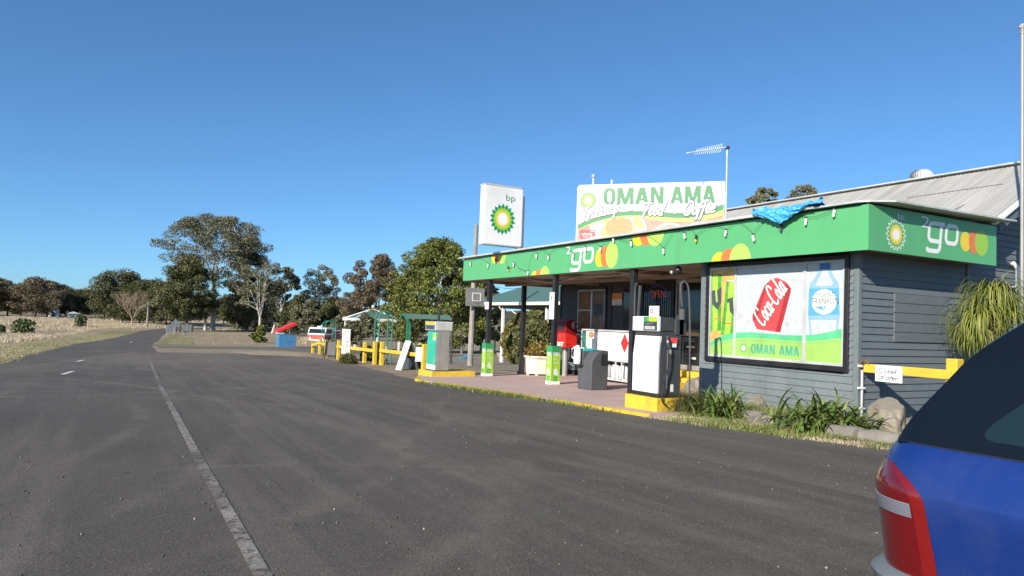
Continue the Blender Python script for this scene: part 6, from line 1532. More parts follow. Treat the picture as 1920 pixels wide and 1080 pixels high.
# ================================================================== TREES AND PLANTS
def quads(C, size, rng, asp=1.6, droop=0.):
    """random leaf-sized quads at centres C; droop turns them to hang like gum leaves"""
    n = len(C); a = rng.normal(size=(n, 3)); a[:, 2] -= droop; a /= np.linalg.norm(a, axis=1)[:, None]
    r = rng.normal(size=(n, 3)); c = np.cross(a, r); c /= np.linalg.norm(c, axis=1)[:, None]
    s = size*rng.uniform(.6, 1.4, n)[:, None]; a = a*s*asp/2; c = c*s/2
    V = np.stack([C-a, C+c*.9, C+a, C-c*.9], axis=1).reshape(-1, 3)
    return V, np.arange(4*n).reshape(-1, 4)
def make_tree(H, W, seed, leaf, bark, lsize, nclump, per, trunk=.35, tr=.02, spread=1., crown_lo=.3, clump=.10, droop=.5, limbs=5, flat=.75, lean=0., fill=.4, twigs=0):
    """returns (trunk mesh object, crown mesh object) rooted at the origin"""
    rng = np.random.default_rng(seed); random.seed(seed)
    b = MB(bark); R0 = H*tr; top = Vector((lean*H, rng.uniform(-.03, .03)*H, H*trunk))
    pts = [Vector((0, 0, -.2)), Vector((lean*H*.25, 0, H*trunk*.35)), Vector((lean*H*.6, .01*H, H*trunk*.7)), top]
    b.tube(pts, [R0*1.35, R0, R0*.85, R0*.75], 9); tips = []
    def env(z):  # crown half-width at relative height
        f = (z/H-crown_lo)/(1-crown_lo); f = min(max(f, 0), 1); return W/2*(math.sin(math.pi*min(1, f**.75*.93+.08)))**.6
    for i in range(limbs):
        a = 2*math.pi*i/limbs+rng.uniform(-.4, .4); zt = H*rng.uniform(crown_lo+.25, .97) if i else H*.98
        rad = env(zt)*rng.uniform(.4, .75)*spread if i else 0.05*W
        e = Vector((top.x+rad*math.cos(a), top.y+rad*math.sin(a), zt)); s0 = pts[2] if i % 2 else top
        m1 = s0.lerp(e, .35)+Vector((0, 0, -.03*H+rng.uniform(-.02, .02)*H))+Vector((rng.uniform(-.03, .03)*H, rng.uniform(-.03, .03)*H, 0)); m2 = s0.lerp(e, .7)+Vector((rng.uniform(-.03, .03)*H, rng.uniform(-.03, .03)*H, .02*H))
        b.tube([s0, m1, m2, e], [R0*.6, R0*.42, R0*.26, R0*.08], 6); tips += [e, m2]
        for k in range(5):
            f = rng.uniform(.3, .95); s1 = s0.lerp(m1, f/.35) if f < .35 else (m1.lerp(m2, (f-.35)/.35) if f < .7 else m2.lerp(e, (f-.7)/.3))
            a2 = a+rng.uniform(-1.5, 1.5); ln = W*rng.uniform(.12, .28)*spread*min(1.2, max(.4, env(s1.z)/(W*.4))); e2 = s1+Vector((ln*math.cos(a2), ln*math.sin(a2), ln*rng.uniform(.0, .9)))
            e2.z = min(e2.z, H*.98); rr2 = math.hypot(e2.x-top.x, e2.y-top.y); lim = env(e2.z)*.95+.04*W
            if rr2 > lim: e2.x = top.x+(e2.x-top.x)*lim/rr2; e2.y = top.y+(e2.y-top.y)*lim/rr2
            mm = s1.lerp(e2, .5)+Vector((0, 0, ln*.12))
            b.tube([s1, mm, e2], [R0*.22, R0*.14, R0*.04], 5); tips.append(e2)
            for q in range(twigs):
                a3 = a2+rng.uniform(-1, 1); l3 = ln*rng.uniform(.4, .8); s3 = s1.lerp(e2, rng.uniform(.3, 1)); e3 = s3+Vector((l3*math.cos(a3), l3*math.sin(a3), l3*rng.uniform(.1, 1.2)))
                e3.z = min(e3.z, H*.98); r3 = math.hypot(e3.x-top.x, e3.y-top.y); l3_ = env(e3.z)*.95+.04*W
                if r3 > l3_: e3.x = top.x+(e3.x-top.x)*l3_/r3; e3.y = top.y+(e3.y-top.y)*l3_/r3
                b.tube([s3, e3], [R0*.08, R0*.02], 4, caps=False); tips.append(e3)
    to = b.build('trunk', None, smooth=True)
    C = [np.array(t_) for t_ in tips]; n_extra = max(0, nclump-len(C)); guard = 0
    while n_extra > 0 and guard < 9000:
        guard += 1
        z = H*rng.uniform(crown_lo, .98); a = rng.uniform(0, 2*math.pi); lob = 1+.22*math.sin(2*a+seed+5*z/H)+.16*math.sin(5*a+2*seed-9*z/H); r = lob*(env(z)*math.sqrt(rng.uniform(.25, 1)) if rng.random() > fill*.5 else env(z)*rng.random())
        if math.sin(a*3+z/H*17+seed*1.7)*math.sin(a*2-z/H*11+seed) > .45: continue
        C.append(np.array((top.x*z/H/trunk*.6+r*math.cos(a), r*math.sin(a), z))); n_extra -= 1
    L = []
    for c in C:
        cr = clump*W*rng.uniform(.6, 1.35); m_ = int(per*rng.uniform(.6, 1.4)*(cr/(clump*W))**1.5); d = rng.normal(size=(m_, 3)); d /= np.linalg.norm(d, axis=1)[:, None]
        rr = rng.uniform(.25, 1, m_)**.5; p = c+d*rr[:, None]*np.array((cr, cr, cr*flat)); L.append(p)
    L = np.concatenate(L); L = L[L[:, 2] > H*.04]
    V, Fq = quads(L, lsize, rng, 1.7, droop); co = quick('crown', V, Fq, leaf)
    return to, co
def plant_tree(parts, loc, label, cat='tree', name='tree', group=None, rz=0., sc=1., new=False, scx=None):
    t = thing(name, loc, label, cat, group); t.rotation_euler[2] = rz; t.scale = (scx or sc, scx or sc, sc)
    for p_ in parts:
        q = p_.copy() if new else p_
        if new: COL.objects.link(q)
        q.parent = t
    return t
def hero(px, depth, ptop, wpx, label, name='gum_tree', rz=0., group=None, dz=0, **k):
    X, Y, Z, h = at(px, depth, ptop); W = wpx*depth/FPX; parts = make_tree(h, W, leafs_seed.pop(0), **k)
    return plant_tree(parts, (X, Y, Z+dz), label, name=name, rz=rz, group=group)
leafs_seed = list(range(11, 80))
hero(400, 146, 404, 225, 'tallest gum tree with a straight white trunk and open ragged crown', leaf='leaf_gum', bark='bark_white', lsize=.19, nclump=230, per=150, trunk=.66, tr=.016, limbs=9, crown_lo=.40, clump=.062, spread=1.0, rz=1.2, lean=.0, flat=.6, twigs=1)
hero(350, 138, 482, 96, 'dense dark olive tree standing left in front of the tallest gum', name='tree', leaf='leaf_dark', bark='bark_brown', lsize=.19, nclump=120, per=320, trunk=.28, tr=.024, crown_lo=.2, clump=.13, limbs=5)
hero(462, 158, 442, 84, 'dark bushy gum directly right of the tallest white trunk', leaf='leaf_dark', bark='bark_white', lsize=.21, nclump=100, per=240, trunk=.4, tr=.018, crown_lo=.15, clump=.12, limbs=6)
hero(488, 138, 486, 118, 'white limbed gum with forked bare branches left of the blue box', leaf='leaf_gum', bark='bark_white', lsize=.17, nclump=40, per=95, trunk=.30, tr=.017, crown_lo=.30, clump=.075, limbs=8, spread=1.0, twigs=0)
hero(512, 142, 500, 72, 'slim pale gum leaning right beside the white limbed gum', leaf='leaf_gum', bark='bark_white', lsize=.28, nclump=38, per=90, trunk=.35, tr=.016, crown_lo=.3, clump=.10, limbs=5, spread=1.2, lean=.12, twigs=1)
hero(386, 145, 560, 60, 'thick pale trunked gum with low branches left of the tallest trunk', leaf='leaf_dark', bark='bark_white', lsize=.3, nclump=30, per=90, trunk=.6, tr=.04, crown_lo=.5, clump=.14, limbs=4)
hero(446, 156, 530, 66, 'rounded dark bush filling the gap beneath the gums', name='bushy_tree', leaf='leaf_dark', bark='bark_brown', lsize=.20, nclump=80, per=260, trunk=.25, tr=.02, crown_lo=.05, clump=.15, limbs=5)
hero(480, 152, 540, 90, 'low dark green bush behind the white limbed gum', name='bushy_tree', leaf='leaf_gum', bark='bark_brown', lsize=.20, nclump=80, per=250, trunk=.25, tr=.02, crown_lo=.05, clump=.15, limbs=5)
hero(597, 165, 498, 72, 'airy pale gum standing alone against the sky behind the fire truck', leaf='leaf_pale', bark='bark_white', lsize=.18, nclump=50, per=150, trunk=.4, tr=.017, crown_lo=.35, clump=.095, limbs=6, spread=1.1, twigs=1)
hero(700, 112, 480, 128, 'broad brownish gum behind the gazebo', leaf='leaf_brown', bark='bark_brown', lsize=.17, nclump=130, per=240, trunk=.4, tr=.02, crown_lo=.22, clump=.085, limbs=7, lean=.02)
hero(822, 60, 450, 215, 'large rounded yellow green tree behind the teal pump', name='shade_tree', leaf='leaf_green', bark='bark_white', lsize=.12, nclump=290, per=190, trunk=.30, tr=.018, crown_lo=.08, clump=.07, limbs=10, spread=.9, droop=.2)
hero(905, 66, 520, 100, 'grey green tree filling the view below the canopy end', name='shade_tree', leaf='leaf_gum', bark='bark_white', lsize=.17, nclump=120, per=120, trunk=.3, tr=.02, crown_lo=.12, clump=.09, limbs=6)
hero(745, 72, 570, 110, 'low dusty green shrub beside the large garden arch', name='shrub', leaf='leaf_pale', bark='bark_brown', lsize=.16, nclump=70, per=90, trunk=.2, tr=.012, crown_lo=.08, clump=.09, limbs=6, twigs=1)
hero(680, 50, 590, 72, 'sparse olive shrub in front of the white gazebo', name='shrub', leaf='leaf_gum', bark='bark_brown', lsize=.10, nclump=46, per=80, trunk=.25, tr=.014, crown_lo=.15, clump=.11, limbs=6, twigs=1)
hero(712, 34, 646, 20, 'dark rounded bush at the foot of the yellow fence near the arch', name='shrub', leaf='leaf_dark', bark='bark_brown', lsize=.07, nclump=26, per=80, trunk=.2, tr=.02, crown_lo=.05, clump=.2, limbs=4)
hero(1000, 48, 585, 70, 'broad green shrub seen between the dark canopy posts', name='shrub', leaf='leaf_green', bark='bark_brown', lsize=.13, nclump=90, per=110, trunk=.2, tr=.02, crown_lo=.02, clump=.13, limbs=5)
hero(1040, 46, 570, 70, 'green tree seen between post box and canopy post', name='shade_tree', leaf='leaf_green', bark='bark_brown', lsize=.13, nclump=90, per=110, trunk=.25, tr=.02, crown_lo=.1, clump=.12, limbs=5)
hero(1430, 70, 346, 84, 'left one of two treetops showing above the iron roof', leaf='leaf_pale', bark='bark_white', lsize=.12, nclump=160, per=110, trunk=.5, tr=.01, crown_lo=.55, clump=.07, limbs=8)
hero(1500, 70, 342, 104, 'right one of two treetops showing above the iron roof', leaf='leaf_pale', bark='bark_white', lsize=.12, nclump=200, per=110, trunk=.5, tr=.01, crown_lo=.55, clump=.07, limbs=8)
# bushes and middle distance between the gums and the gazebo
for px, dd, pt, wpx, lf, lab in ((552, 135, 556, 55, 'leaf_dark', 'low dark bush between the pale gum and the blue box'), (580, 128, 565, 60, 'leaf_gum', 'rounded olive bush directly behind the fire truck'), (622, 130, 560, 62, 'leaf_dark', 'dark rounded bush left of the gazebo roof'), (660, 140, 562, 50, 'leaf_brown', 'russet tinged bush above the gazebo eave'),
        (645, 118, 590, 46, 'leaf_gum', 'low bush seen through the gazebo posts')):
    hero(px, dd, pt, wpx, lab, name='bushy_tree', leaf=lf, bark='bark_brown', lsize=.19, nclump=70, per=230, trunk=.2, tr=.02, crown_lo=.04, clump=.15, limbs=5)
hero(490, 84, 612, 32, 'small round green bush on the verge left of the blue box', name='shrub', leaf='leaf_green', bark='bark_brown', lsize=.16, nclump=36, per=90, trunk=.2, tr=.02, crown_lo=.04, clump=.17, limbs=4)
# bare tree by the road
X, Y, Z, h = at(248, 150, 543)
random.seed(9); b = MB('twig'); b.tube([(0, 0, -.2), (.05, 0, h*.25)], [.17, .12], 8, 'twig')
def br(p, d, L, r, n):
    e = p+d*L; b.tube([p, p.lerp(e, .5)+Vector((random.uniform(-.04, .04)*L, 0, .03*L)), e], [r, r*.8, r*.55], 5, caps=False)
    if n:
        for k in range(3 if n > 1 else 4):
            v = (d+Vector((random.uniform(-.75, .75), random.uniform(-.75, .75), random.uniform(-.1, .5)))).normalized(); br(e if k else p.lerp(e, .6), v, L*random.uniform(.6, .85), r*.55, n-1)
for k in range(6): a = k*1.05; br(Vector((.05, 0, h*.22)), Vector((math.cos(a)*.75, math.sin(a)*.75, 1)).normalized(), h*.28, .085, 4)
t = thing('bare_tree', (X, Y, Z), 'leafless brown tree with fanning twigs beside the road bend', 'tree'); tr_ = b.build('trunk'); tr_.parent = t
rng = np.random.default_rng(2); L_ = rng.normal(size=(500, 3))*np.array((h*.22, h*.2, h*.14))+np.array((0, 0, h*.66)); V, Fq = quads(L_, .10, rng, 2.5); o = quick('dead_leaves', V, Fq, 'leaf_rust'); o.parent = t
# tree line across the paddock: a few kinds, many trees
protos = [make_tree(14, 15, 101, 'leaf_dark', 'bark_brown', .26, 105, 230, trunk=.3, tr=.02, crown_lo=.12, clump=.115, limbs=6),
          make_tree(15, 13, 102, 'leaf_gum', 'bark_brown', .26, 95, 220, trunk=.35, tr=.02, crown_lo=.2, clump=.115, limbs=6),
          make_tree(13, 17, 103, 'leaf_brown', 'bark_brown', .26, 110, 220, trunk=.3, tr=.02, crown_lo=.12, clump=.11, limbs=7),
          make_tree(14, 14, 104, 'leaf_dark', 'bark_white', .26, 100, 230, trunk=.3, tr=.02, crown_lo=.08, clump=.12, limbs=6)]
for a in protos:
    for o in a: pass
lineup = [(-14, 262, 522, 0), (14, 250, 527, 1), (38, 262, 536, 3), (66, 245, 524, 2), (88, 256, 530, 0), (112, 270, 534, 1), (132, 258, 541, 3), (156, 282, 545, 2), (178, 300, 548, 0), (196, 262, 543, 1), (214, 270, 540, 2),
          (228, 190, 507, 3), (206, 215, 548, 1), (262, 188, 530, 0), (290, 200, 524, 3), (312, 178, 534, 0), (328, 190, 545, 2), (286, 240, 560, 1), (-46, 240, 518, 2), (24, 300, 540, 0), (100, 310, 545, 2), (420, 230, 560, 2), (530, 250, 568, 0), (350, 215, 560, 1), (650, 210, 566, 1), (770, 150, 560, 2)]
pos_txt = ['at the far left edge, first of the paddock tree line', 'second from the left edge in the paddock tree line', 'third from the left edge in the paddock tree line', 'above the left prickly pear', 'just left of the pale farmhouse', 'right above the pale farmhouse', 'right of the grey shed', 'in the low middle of the tree line', 'in the lowest stretch of the tree line', 'where the line starts to rise again', 'left behind the bare tree',
           'tall rounded crown behind the bare tree', 'low crown left of the bare tree', 'right behind the bare tree', 'above the timber pole', 'between the timber pole and the gums', 'low crown behind the road signs', 'far crown seen past the road bend', 'cut by the left edge of the photo', 'far crown behind the left part of the line', 'far crown behind the farmhouse', 'far behind the tallest gum trunk', 'far behind the blue box', 'behind the dense olive tree', 'far behind the gazebo', 'far behind the picnic shelter']
kinds = ['dark green', 'grey green', 'brownish', 'deep green']
random.seed(21); used = set()
for i, ((px, dd, pt, k), tx) in enumerate(zip(lineup, pos_txt)):
    X, Y, Z, h = at(px, dd, pt); base = (14, 15, 13, 14)[k]
    plant_tree(protos[k], (X, Y, Z), kinds[k]+' tree '+tx, name='tree', group='trees across the paddock', rz=random.uniform(0, 6), sc=h/base, scx=h/base*random.uniform(1.0, 1.25), new=(k in used)); used.add(k)
# conifer and dark shrub beyond the canopy end
def bush(name, label, loc, prof, leaf, n, ls, asp=1.6, droop=.3, seed=1, lumps=8, cat='shrub'):
    rng = np.random.default_rng(seed); H = prof[-1][1]
    z = rng.uniform(0, H, n); r = np.interp(z, [p_[1] for p_ in prof], [p_[0] for p_ in prof]); a = rng.uniform(0, 2*np.pi, n)
    lump = 1+.16*np.sin(a*lumps+z*4/H*3)+.10*np.sin(a*3+z*9/H); rr = r*lump*rng.uniform(.45, 1, n)**.4
    C = np.stack([rr*np.cos(a), rr*np.sin(a), z], 1)+np.array(loc); V, Fq = quads(C, ls, rng, asp, droop)
    t = thing(name, loc, label, cat); quick('foliage', V, Fq, leaf, t)
    b = MB('bark_brown'); b.tube([(loc[0], loc[1], loc[2]-.1), (loc[0], loc[1], loc[2]+H*.5)], [.07, .03], 6); b.build('stem', t); return t
q = gp(968, 683); z_ = zat(968, 588, q)-q[2]
bush('conifer', 'golden green weeping conifer bush between the veranda post and the canopy post', (q[0]+.2, q[1], q[2]), [(.3, 0), (.75, z_*.15), (1.0, z_*.4), (.7, z_*.75), (.15, z_)], 'leaf_conifer', 9000, .10, 2.4, 1.2, 3)
q = gp(1003, 690); z_ = zat(1003, 590, q)-q[2]
bush('shrub', 'dark hanging shrub behind the planter under the canopy', (q[0]+.5, q[1]+1, q[2]), [(.5, 0), (.9, z_*.2), (.9, z_*.7), (.2, z_)], 'leaf_dark', 5000, .10, 2.5, 1.2, 4)
c = (13.45, 21.95, slabz(21.9)); rng = np.random.default_rng(5)
C = rng.normal(size=(2600, 3))*np.array((.25, .25, .10))+np.array((c[0], c[1], c[2]+.85)); C = C[C[:, 2] > c[2]+.66]; V, Fq = quads(C, .06, rng, 1.4); pl = [o for o in bpy.data.objects if o.name == 'planter'][0]
quick('shrub', V, Fq, 'leaf_rust', pl)
q = gp(655, 683); bush('tussock', 'brown green grass tussock at the foot of the far yellow fence', (q[0], q[1]+.2, q[2]), [(.30, 0), (.34, .12), (.25, .30), (.05, .38)], 'grass_tussock', 2500, .05, 6, -1., 6, 5, 'plant')
q = gp(690, 678); bush('tussock', 'dark weedy clump between the far fence and the large arch', (q[0], q[1]+.3, q[2]), [(.25, 0), (.3, .3), (.15, .8)], 'leaf_dark', 900, .06, 3, -.5, 7, 5, 'plant')
q = gp(604, 668); bush('weed', 'small rusty weed growing at the far end of the yellow fence', (q[0]+.3, q[1], q[2]), [(.25, 0), (.3, .4), (.1, .7)], 'leaf_rust', 400, .06, 2, 0, 8, 3, 'plant')

# prickly pears in the paddock
for px, dd, pt, wd, lab in ((46, 98, 597, 1.75, 'larger prickly pear clump at the left in the dry grass'), (152, 140, 588, 1.3, 'smaller prickly pear clump in the dry grass left of the bare tree'), (4, 98, 610, .6, 'low prickly pear at the left edge')):
    X, Y, Z, h = at(px, dd, pt); h *= .98; b = MB('pear'); random.seed(px)
    for k in range(340):
        a = random.uniform(0, 6.28); r = wd*.8*random.random()**.7; zc = random.uniform(.12, 1)*h*(1-.35*(r/wd)**2); c = (X+r*math.cos(a), Y+r*math.sin(a)*.8, Z+zc); s_ = random.uniform(.11, .20)
        n_ = Vector((random.uniform(-1, 1), random.uniform(-1, 1), random.uniform(-.4, .6))).normalized(); u = n_.orthogonal().normalized(); v = n_.cross(u)
        vs = []
        for sgn in (-1, 1): vs += [Vector(c)+s_*(math.cos(t_)*u*.75+math.sin(t_)*v)+n_*.025*sgn for t_ in [2*math.pi*i/10 for i in range(10)]]
        b.add(vs, [tuple(range(9, -1, -1)), tuple(range(10, 20))]+[(i, (i+1) % 10, 10+(i+1) % 10, 10+i) for i in range(10)])
    for k in range(5): a = k*1.25; b.tube([(X, Y, Z-.1), (X+wd*.4*math.cos(a), Y+wd*.4*math.sin(a), Z+h*.7)], [.09, .06], 6)
    t = thing('prickly_pear', (X, Y, Z), lab, 'cactus'); b.build('pads', t)

# ---- blades: tapering bent leaves for strappy plants and grass
def blades(base, length, width, rng, spread, up, bend, seg=5):
    """base (n,3); returns verts/faces of bent ribbons"""
    n = len(base); a = rng.uniform(0, 2*np.pi, n); d = np.stack([np.cos(a), np.sin(a), np.zeros(n)], 1)
    el = np.clip(rng.normal(up, spread, n), .05, 1.5); L = length*rng.uniform(.6, 1.15, n); sd = np.stack([-np.sin(a), np.cos(a), np.zeros(n)], 1); V = []
    p = base.copy(); ang = el.copy()
    for k in range(seg+1):
        w_ = width*(1-(k/seg)**2.2)*.5+.0006; V.append(p-sd*w_); V.append(p+sd*w_)
        st_ = (L/seg)[:, None]*(d*np.cos(ang)[:, None]+np.array((0, 0, 1))*np.sin(ang)[:, None]); p = p+st_; ang = ang-bend*rng.uniform(.6, 1.4, n)/seg
    V = np.stack(V, 1); m_ = 2*(seg+1); F_ = np.array([(2*k, 2*k+1, 2*k+3, 2*k+2) for k in range(seg)]); F_ = (F_[None]+(np.arange(n)*m_)[:, None, None]).reshape(-1, 4)
    return V.reshape(-1, 3), F_
def strappy(loc, n, L, wd, seed, label, leaf='leaf_strap', up=.95, bend=1.5, rad=.12, name='strappy_plant', spread=.35):
    rng = np.random.default_rng(seed); base = np.array(loc)+rng.normal(size=(n, 3))*np.array((rad, rad, .02)); V, Fq = blades(base, L, wd, rng, spread, up, bend, 7)
    V[:, 2] = np.maximum(V[:, 2], tz(loc[0], loc[1])+.0); t = thing(name, loc, label, 'plant'); quick('leaves', V, Fq, leaf, t); return t
def gl(px, py, off=.03): q = gp(px, py, off); return q
q = gl(1345, 782); strappy((q[0]+.15, q[1], q[2]+.02), 300, .72, .044, 1, 'green strappy leaved plant left of the small rock below the poster window', up=.95, bend=1.3, rad=.16)
q = gl(1532, 806); strappy((q[0]+.15, q[1], q[2]+.02), 430, .84, .05, 2, 'broad green strappy plant right below the poster window near the shop corner', up=.85, bend=1.6, rad=.26)
q = gl(1545, 800); 
q = gl(1288, 772); strappy((q[0], q[1], q[2]), 2200, .72, .007, 3, 'rounded dull green grass tussock beside the white pump', 'grass_tussock', up=1.1, bend=2.2, rad=.17, name='tussock', spread=.4)
q = gl(1640, 800); strappy((11.0, 7.6, .0), 30, .35, .03, 12, 'small leafy sprout at the foot of the shop corner', up=.9, bend=1.2, rad=.08)
# rocks and log edging
def rock(px, py, sx, sy, sz, seed, label, rz=0):
    q = gl(px, py, 0); random.seed(seed); bm = bmesh.new(); bmesh.ops.create_icosphere(bm, subdivisions=4, radius=1)
    from mathutils import noise as mn
    for v in bm.verts:
        d = v.co.normalized(); k = 1+.45*mn.noise(d*1.1+Vector((seed, 0, 0)))+.16*mn.noise(d*2.6+Vector((0, seed, 0)))+.05*mn.noise(d*7); v.co = d*k
        for ax, lim in ((2, .72), (0, .95), (1, .85)): v.co[ax] = max(-lim, min(lim+.25*v.co[(ax+1) % 3], v.co[ax]))
        v.co.x *= sx; v.co.y *= sy; v.co.z = v.co.z*sz
    bmesh.ops.rotate(bm, verts=bm.verts, matrix=Matrix.Rotation(rz, 3, 'Z')); me = bpy.data.meshes.new('rock'); bm.to_mesh(me); bm.free(); me.materials.append(MATS['rock'])
    o = bpy.data.objects.new('rock', me); COL.objects.link(o); o.location = (q[0]+sx*.3, q[1]+sy*.2, q[2]+sz*.35); tag(o, label, 'rock', 'rocks in the garden bed')
    me.polygons.foreach_set('use_smooth', [True]*len(me.polygons)); me.set_sharp_from_angle(angle=RAD(30))
rock(1660, 812, .42, .30, .42, 5, 'largest tan boulder below the shop corner next to the blue car', .5)
rock(1413, 775, .19, .17, .28, 8, 'rounded tan rock between the two strappy plants')
rock(1300, 745, .30, .25, .42, 11, 'grey rock behind the tussock near the yellow steps')
rock(1712, 800, .24, .18, .12, 13, 'flat broken rock right of the largest boulder', .2)
rock(1255, 764, .2, .16, .12, 17, 'small low stone at the foot of the yellow pump plinth')
lg = [((1362, 780), (1400, 789)), ((1400, 789), (1436, 796)), ((1437, 797), (1480, 805)), ((1560, 818), (1612, 828)), ((1613, 829), (1690, 838))]
lt_ = ['short edging log under the left strappy plant', 'pale edging log right of the left strappy plant', 'middle edging log in front of the tan rock', 'edging log right of the broad strappy plant', 'longest edging log in front of the largest boulder']
for i, ((a, c), lab) in enumerate(zip(lg, lt_)):
    A_, C_ = Vector(gl(*a, 0)), Vector(gl(*c, 0)); A_.z += .06; C_.z += .06; d = (C_-A_)*.015; b = MB('log_edge'); n = 6; random.seed(i+40)
    pts = [A_+d+(C_-d-A_-d)*k/n+Vector((0, 0, random.uniform(-.01, .01))) for k in range(n+1)]; b.tube(pts, [.135+random.uniform(-.015, .015) for _ in pts], 10); o = b.build('edging_log', smooth=True); tag(o, lab, 'log', 'logs edging the garden bed')

# weeping ponytail plant behind the yellow post
def pony(loc, H, label, seed):
    rng = np.random.default_rng(seed); t = thing('weeping_plant', loc, label, 'plant'); b = MB('bark_brown'); b.tube([(loc[0], loc[1], loc[2]-.1), (loc[0]+.05, loc[1], loc[2]+H*.4), (loc[0]+.1, loc[1], loc[2]+H*.84)], [.16, .08, .06], 8)
    heads = [(.12, 0, H*.93), (-.14, .1, H*.78), (.42, -.1, H*.80), (.02, .25, H*.66), (.36, .3, H*.62)]
    for h_ in heads[1:]: b.tube([(loc[0]+.07, loc[1], loc[2]+H*.5), (loc[0]+h_[0], loc[1]+h_[1], loc[2]+h_[2])], [.05, .03], 6)
    b.build('trunk', t); VV = []; FF = []; n0 = 0
    for i, h_ in enumerate(heads):
        m_ = 330 if i == 0 else 250; base = np.array(loc)+np.array(h_)+rng.normal(size=(m_, 3))*.035; V, Fq = blades(base, 1.0 if i < 3 else .85, .018, rng, .38, 1.0, 3.3, 10); VV.append(V); FF.append(Fq+n0); n0 += len(V)
    V = np.concatenate(VV); V[:, 2] = np.maximum(V[:, 2], loc[2]+.02); quick('leaves', V, np.concatenate(FF), 'leaf_pony', t)
q = on(1858, 560, y=7.0); pony((q[0]-.05, 7.0, 0), on(1865, 548, y=7.0)[2]+.05, 'yellow green weeping plant with long stringy leaves behind the blue car', 3)

# ---- grass
def scatter(name, pts, L, wd, leaf, seed, per=6, up=1.1, bend=.8, seg=2, rad=.06, spread=.3):
    rng = np.random.default_rng(seed); P_ = np.repeat(np.asarray(pts), per, axis=0); P_ = P_+rng.normal(size=P_.shape)*np.array((rad, rad, 0)); V, Fq = blades(P_, L, wd, rng, spread, up, bend, seg)
    return tag(quick(name, V, Fq, leaf), kind='stuff')
rng = np.random.default_rng(77); pts = []
def L_at2(y): return L_at(min(y, 179))
for _ in range(26000):      # tall straw grass in the left paddock, thicker near
    y = 34+226*rng.random()**1.5; x = L_at2(y)-2.6-.035*y-rng.random()**1.6*(26+y*.55)
    if math.sin(x*.35+1)*math.sin(y*.11)+rng.uniform(-.6, .6) < -.25 and y > 60: continue
    pts.append((x, y, tz(x, y)))
scatter('dry_grass', pts, .42, .026, 'grass_straw', 1, per=10, rad=.3, up=1.2)
pts = []
for _ in range(9000):       # beyond the bend
    y = rng.uniform(160, 300); x = rng.uniform(-30, 70)
    if y < 200 and L_at2(y)-1 < x < L_at2(y)+10: continue
    pts.append((x, y, tz(x, y)))
scatter('dry_grass', pts, .5, .05, 'grass_straw', 2, per=8, rad=.5)
pts = []
for _ in range(7000):       # low verge grass left of the road
    y = 24+100*rng.random()**1.4; x = L_at(y)-.15-rng.random()**1.3*(2.6+.03*y); pts.append((x, y, tz(x, y)))
scatter('verge_grass', pts, .055, .016, 'grass_green', 3, per=6, rad=.16)
scatter('verge_grass', pts[:5000], .07, .016, 'grass_straw', 4, per=6, rad=.2)
pts = []
for _ in range(5000):
    y = rng.uniform(76, 140); x = L_at(y)+7.2+rng.random()**1.2*18; pts.append((x, y, tz(x, y)))
scatter('verge_grass', pts[:2600], .06, .03, 'grass_straw', 5, per=5, rad=.3)
pts = []
for _ in range(1500):       # weeds along the kerb
    y = 10.6+9.2*rng.random(); dens = math.exp(-((y-15.8)/2.6)**2)+.25*math.exp(-((y-12.3)/.8)**2)
    if rng.random() > dens: continue
    xk = np.interp(y, [9.9, 12.6, 15, 18, 20.25], [8.36, 8.37, 8.28, 8.12, 8.0]); x = xk-.02-abs(rng.normal(0, .12)); pts.append((x, y, tz(x, y)))
scatter('kerb_grass', pts, .13, .009, 'grass_green', 6, per=6, rad=.03, bend=1.2)
pts = []
ex = [3, 4.3, 5.7, 6.9, 8.7, 9.9]; exx = [20, 11, 8.95, 8.7, 8.5, 8.36]
for _ in range(9500):       # garden bed grass
    y = rng.uniform(4.2, 11.2); xe = np.interp(y, ex, exx); wdt = 1.5 if y > 6 else 3.5
    x = xe-.05+abs(rng.normal(0, .55))*wdt
    if x > 11.3 and y > 7.9 or x > 16 or (8.85 < x < 9.8 and 10.2 < y < 11.3): continue
    if y > 9.9 and x < 9.85 and y > 10.0+(x-8.3)*.3: continue
    pts.append((x, y, tz(x, y)+.01))
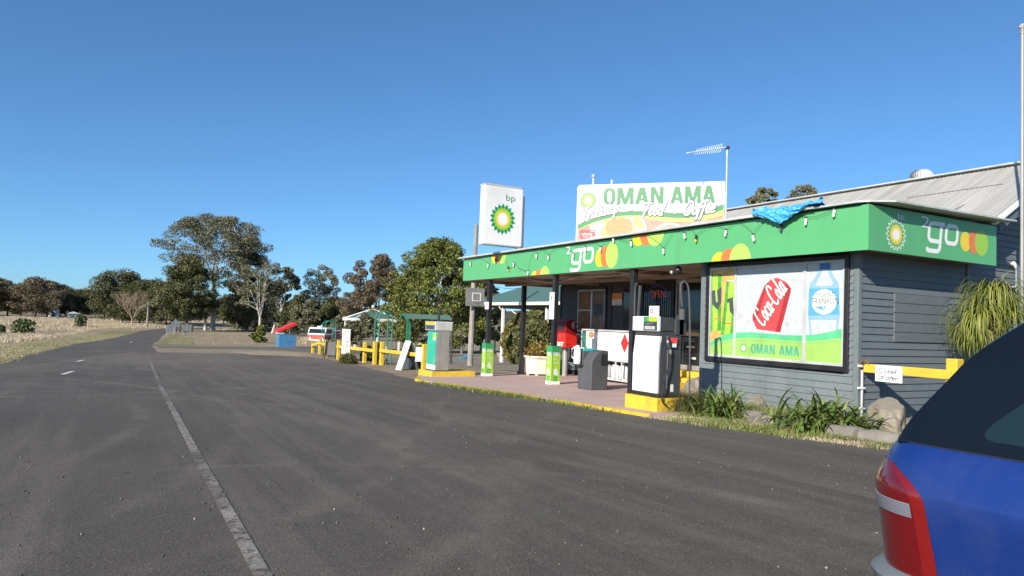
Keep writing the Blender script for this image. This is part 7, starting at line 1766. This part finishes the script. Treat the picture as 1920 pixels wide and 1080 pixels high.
scatter('garden_grass', [q for q in pts[:4200] if math.sin(q[0]*2.3+1)*math.sin(q[1]*1.7)+.35*math.sin(q[1]*6+q[0]*4) > -.25], .095, .008, 'grass_green', 7, per=6, rad=.06, bend=1.3)
scatter('garden_grass', [q for q in pts[4200:] if math.sin(q[0]*3+q[1]*2.1) > -.3], .06, .007, 'grass_straw', 8, per=7, rad=.05, bend=1.3)
pts = []
for _ in range(420):
    t_ = rng.random(); q = (9.55+1.2*rng.random(), 8.1+2.1*rng.random()); pts.append((q[0], q[1], tz(*q)+.01))
scatter('garden_grass', pts, .30, .012, 'grass_green', 9, per=8, rad=.05, bend=1.6)
pts = [gp(rng.uniform(568, 586), rng.uniform(640, 647)) for _ in range(260)]; scatter('dry_grass', pts, .8, .03, 'grass_straw', 11, per=10, rad=.3, bend=1.2)
# loose gravel on the tar
rng = np.random.default_rng(12); n = 6500; y = 2.2+24*rng.random(n)**1.35; x = -9+18*rng.random(n); ok = (x < 8.1) & (x > -4.2-.2*y); x, y = x[ok], y[ok]; n = len(x)
s_ = .004+.013*rng.random(n)**4; Z = np.array([tz(a, c) for a, c in zip(x, y)])+.018; C = np.stack([x, y, Z+s_*.35], 1)
D = np.array([(1, 0, 0), (-.5, .87, 0), (-.5, -.87, 0), (0, 0, .8), (0, 0, -.6)]); V = (C[:, None]+D[None]*s_[:, None, None]*rng.uniform(.6, 1.3, (n, 5, 1))).reshape(-1, 3)
T = np.array([(0, 1, 3), (1, 2, 3), (2, 0, 3), (1, 0, 4), (2, 1, 4), (0, 2, 4)]); Fq = (T[None]+(np.arange(n)*5)[:, None, None]).reshape(-1, 3)
m, nt, b = newmat('pebble'); g_ = nd(nt, 'ShaderNodeNewGeometry'); nt.links.new(ramp(nt, g_.outputs['Random Per Island'], [(0., (.05, .045, .04)), (.55, (.16, .14, .12)), (.93, (.27, .24, .20)), (1., (.50, .47, .42))]), b.inputs['Base Color']); b.inputs['Roughness'].default_value = .9
tag(quick('gravel', V, Fq, 'pebble'), kind='stuff')
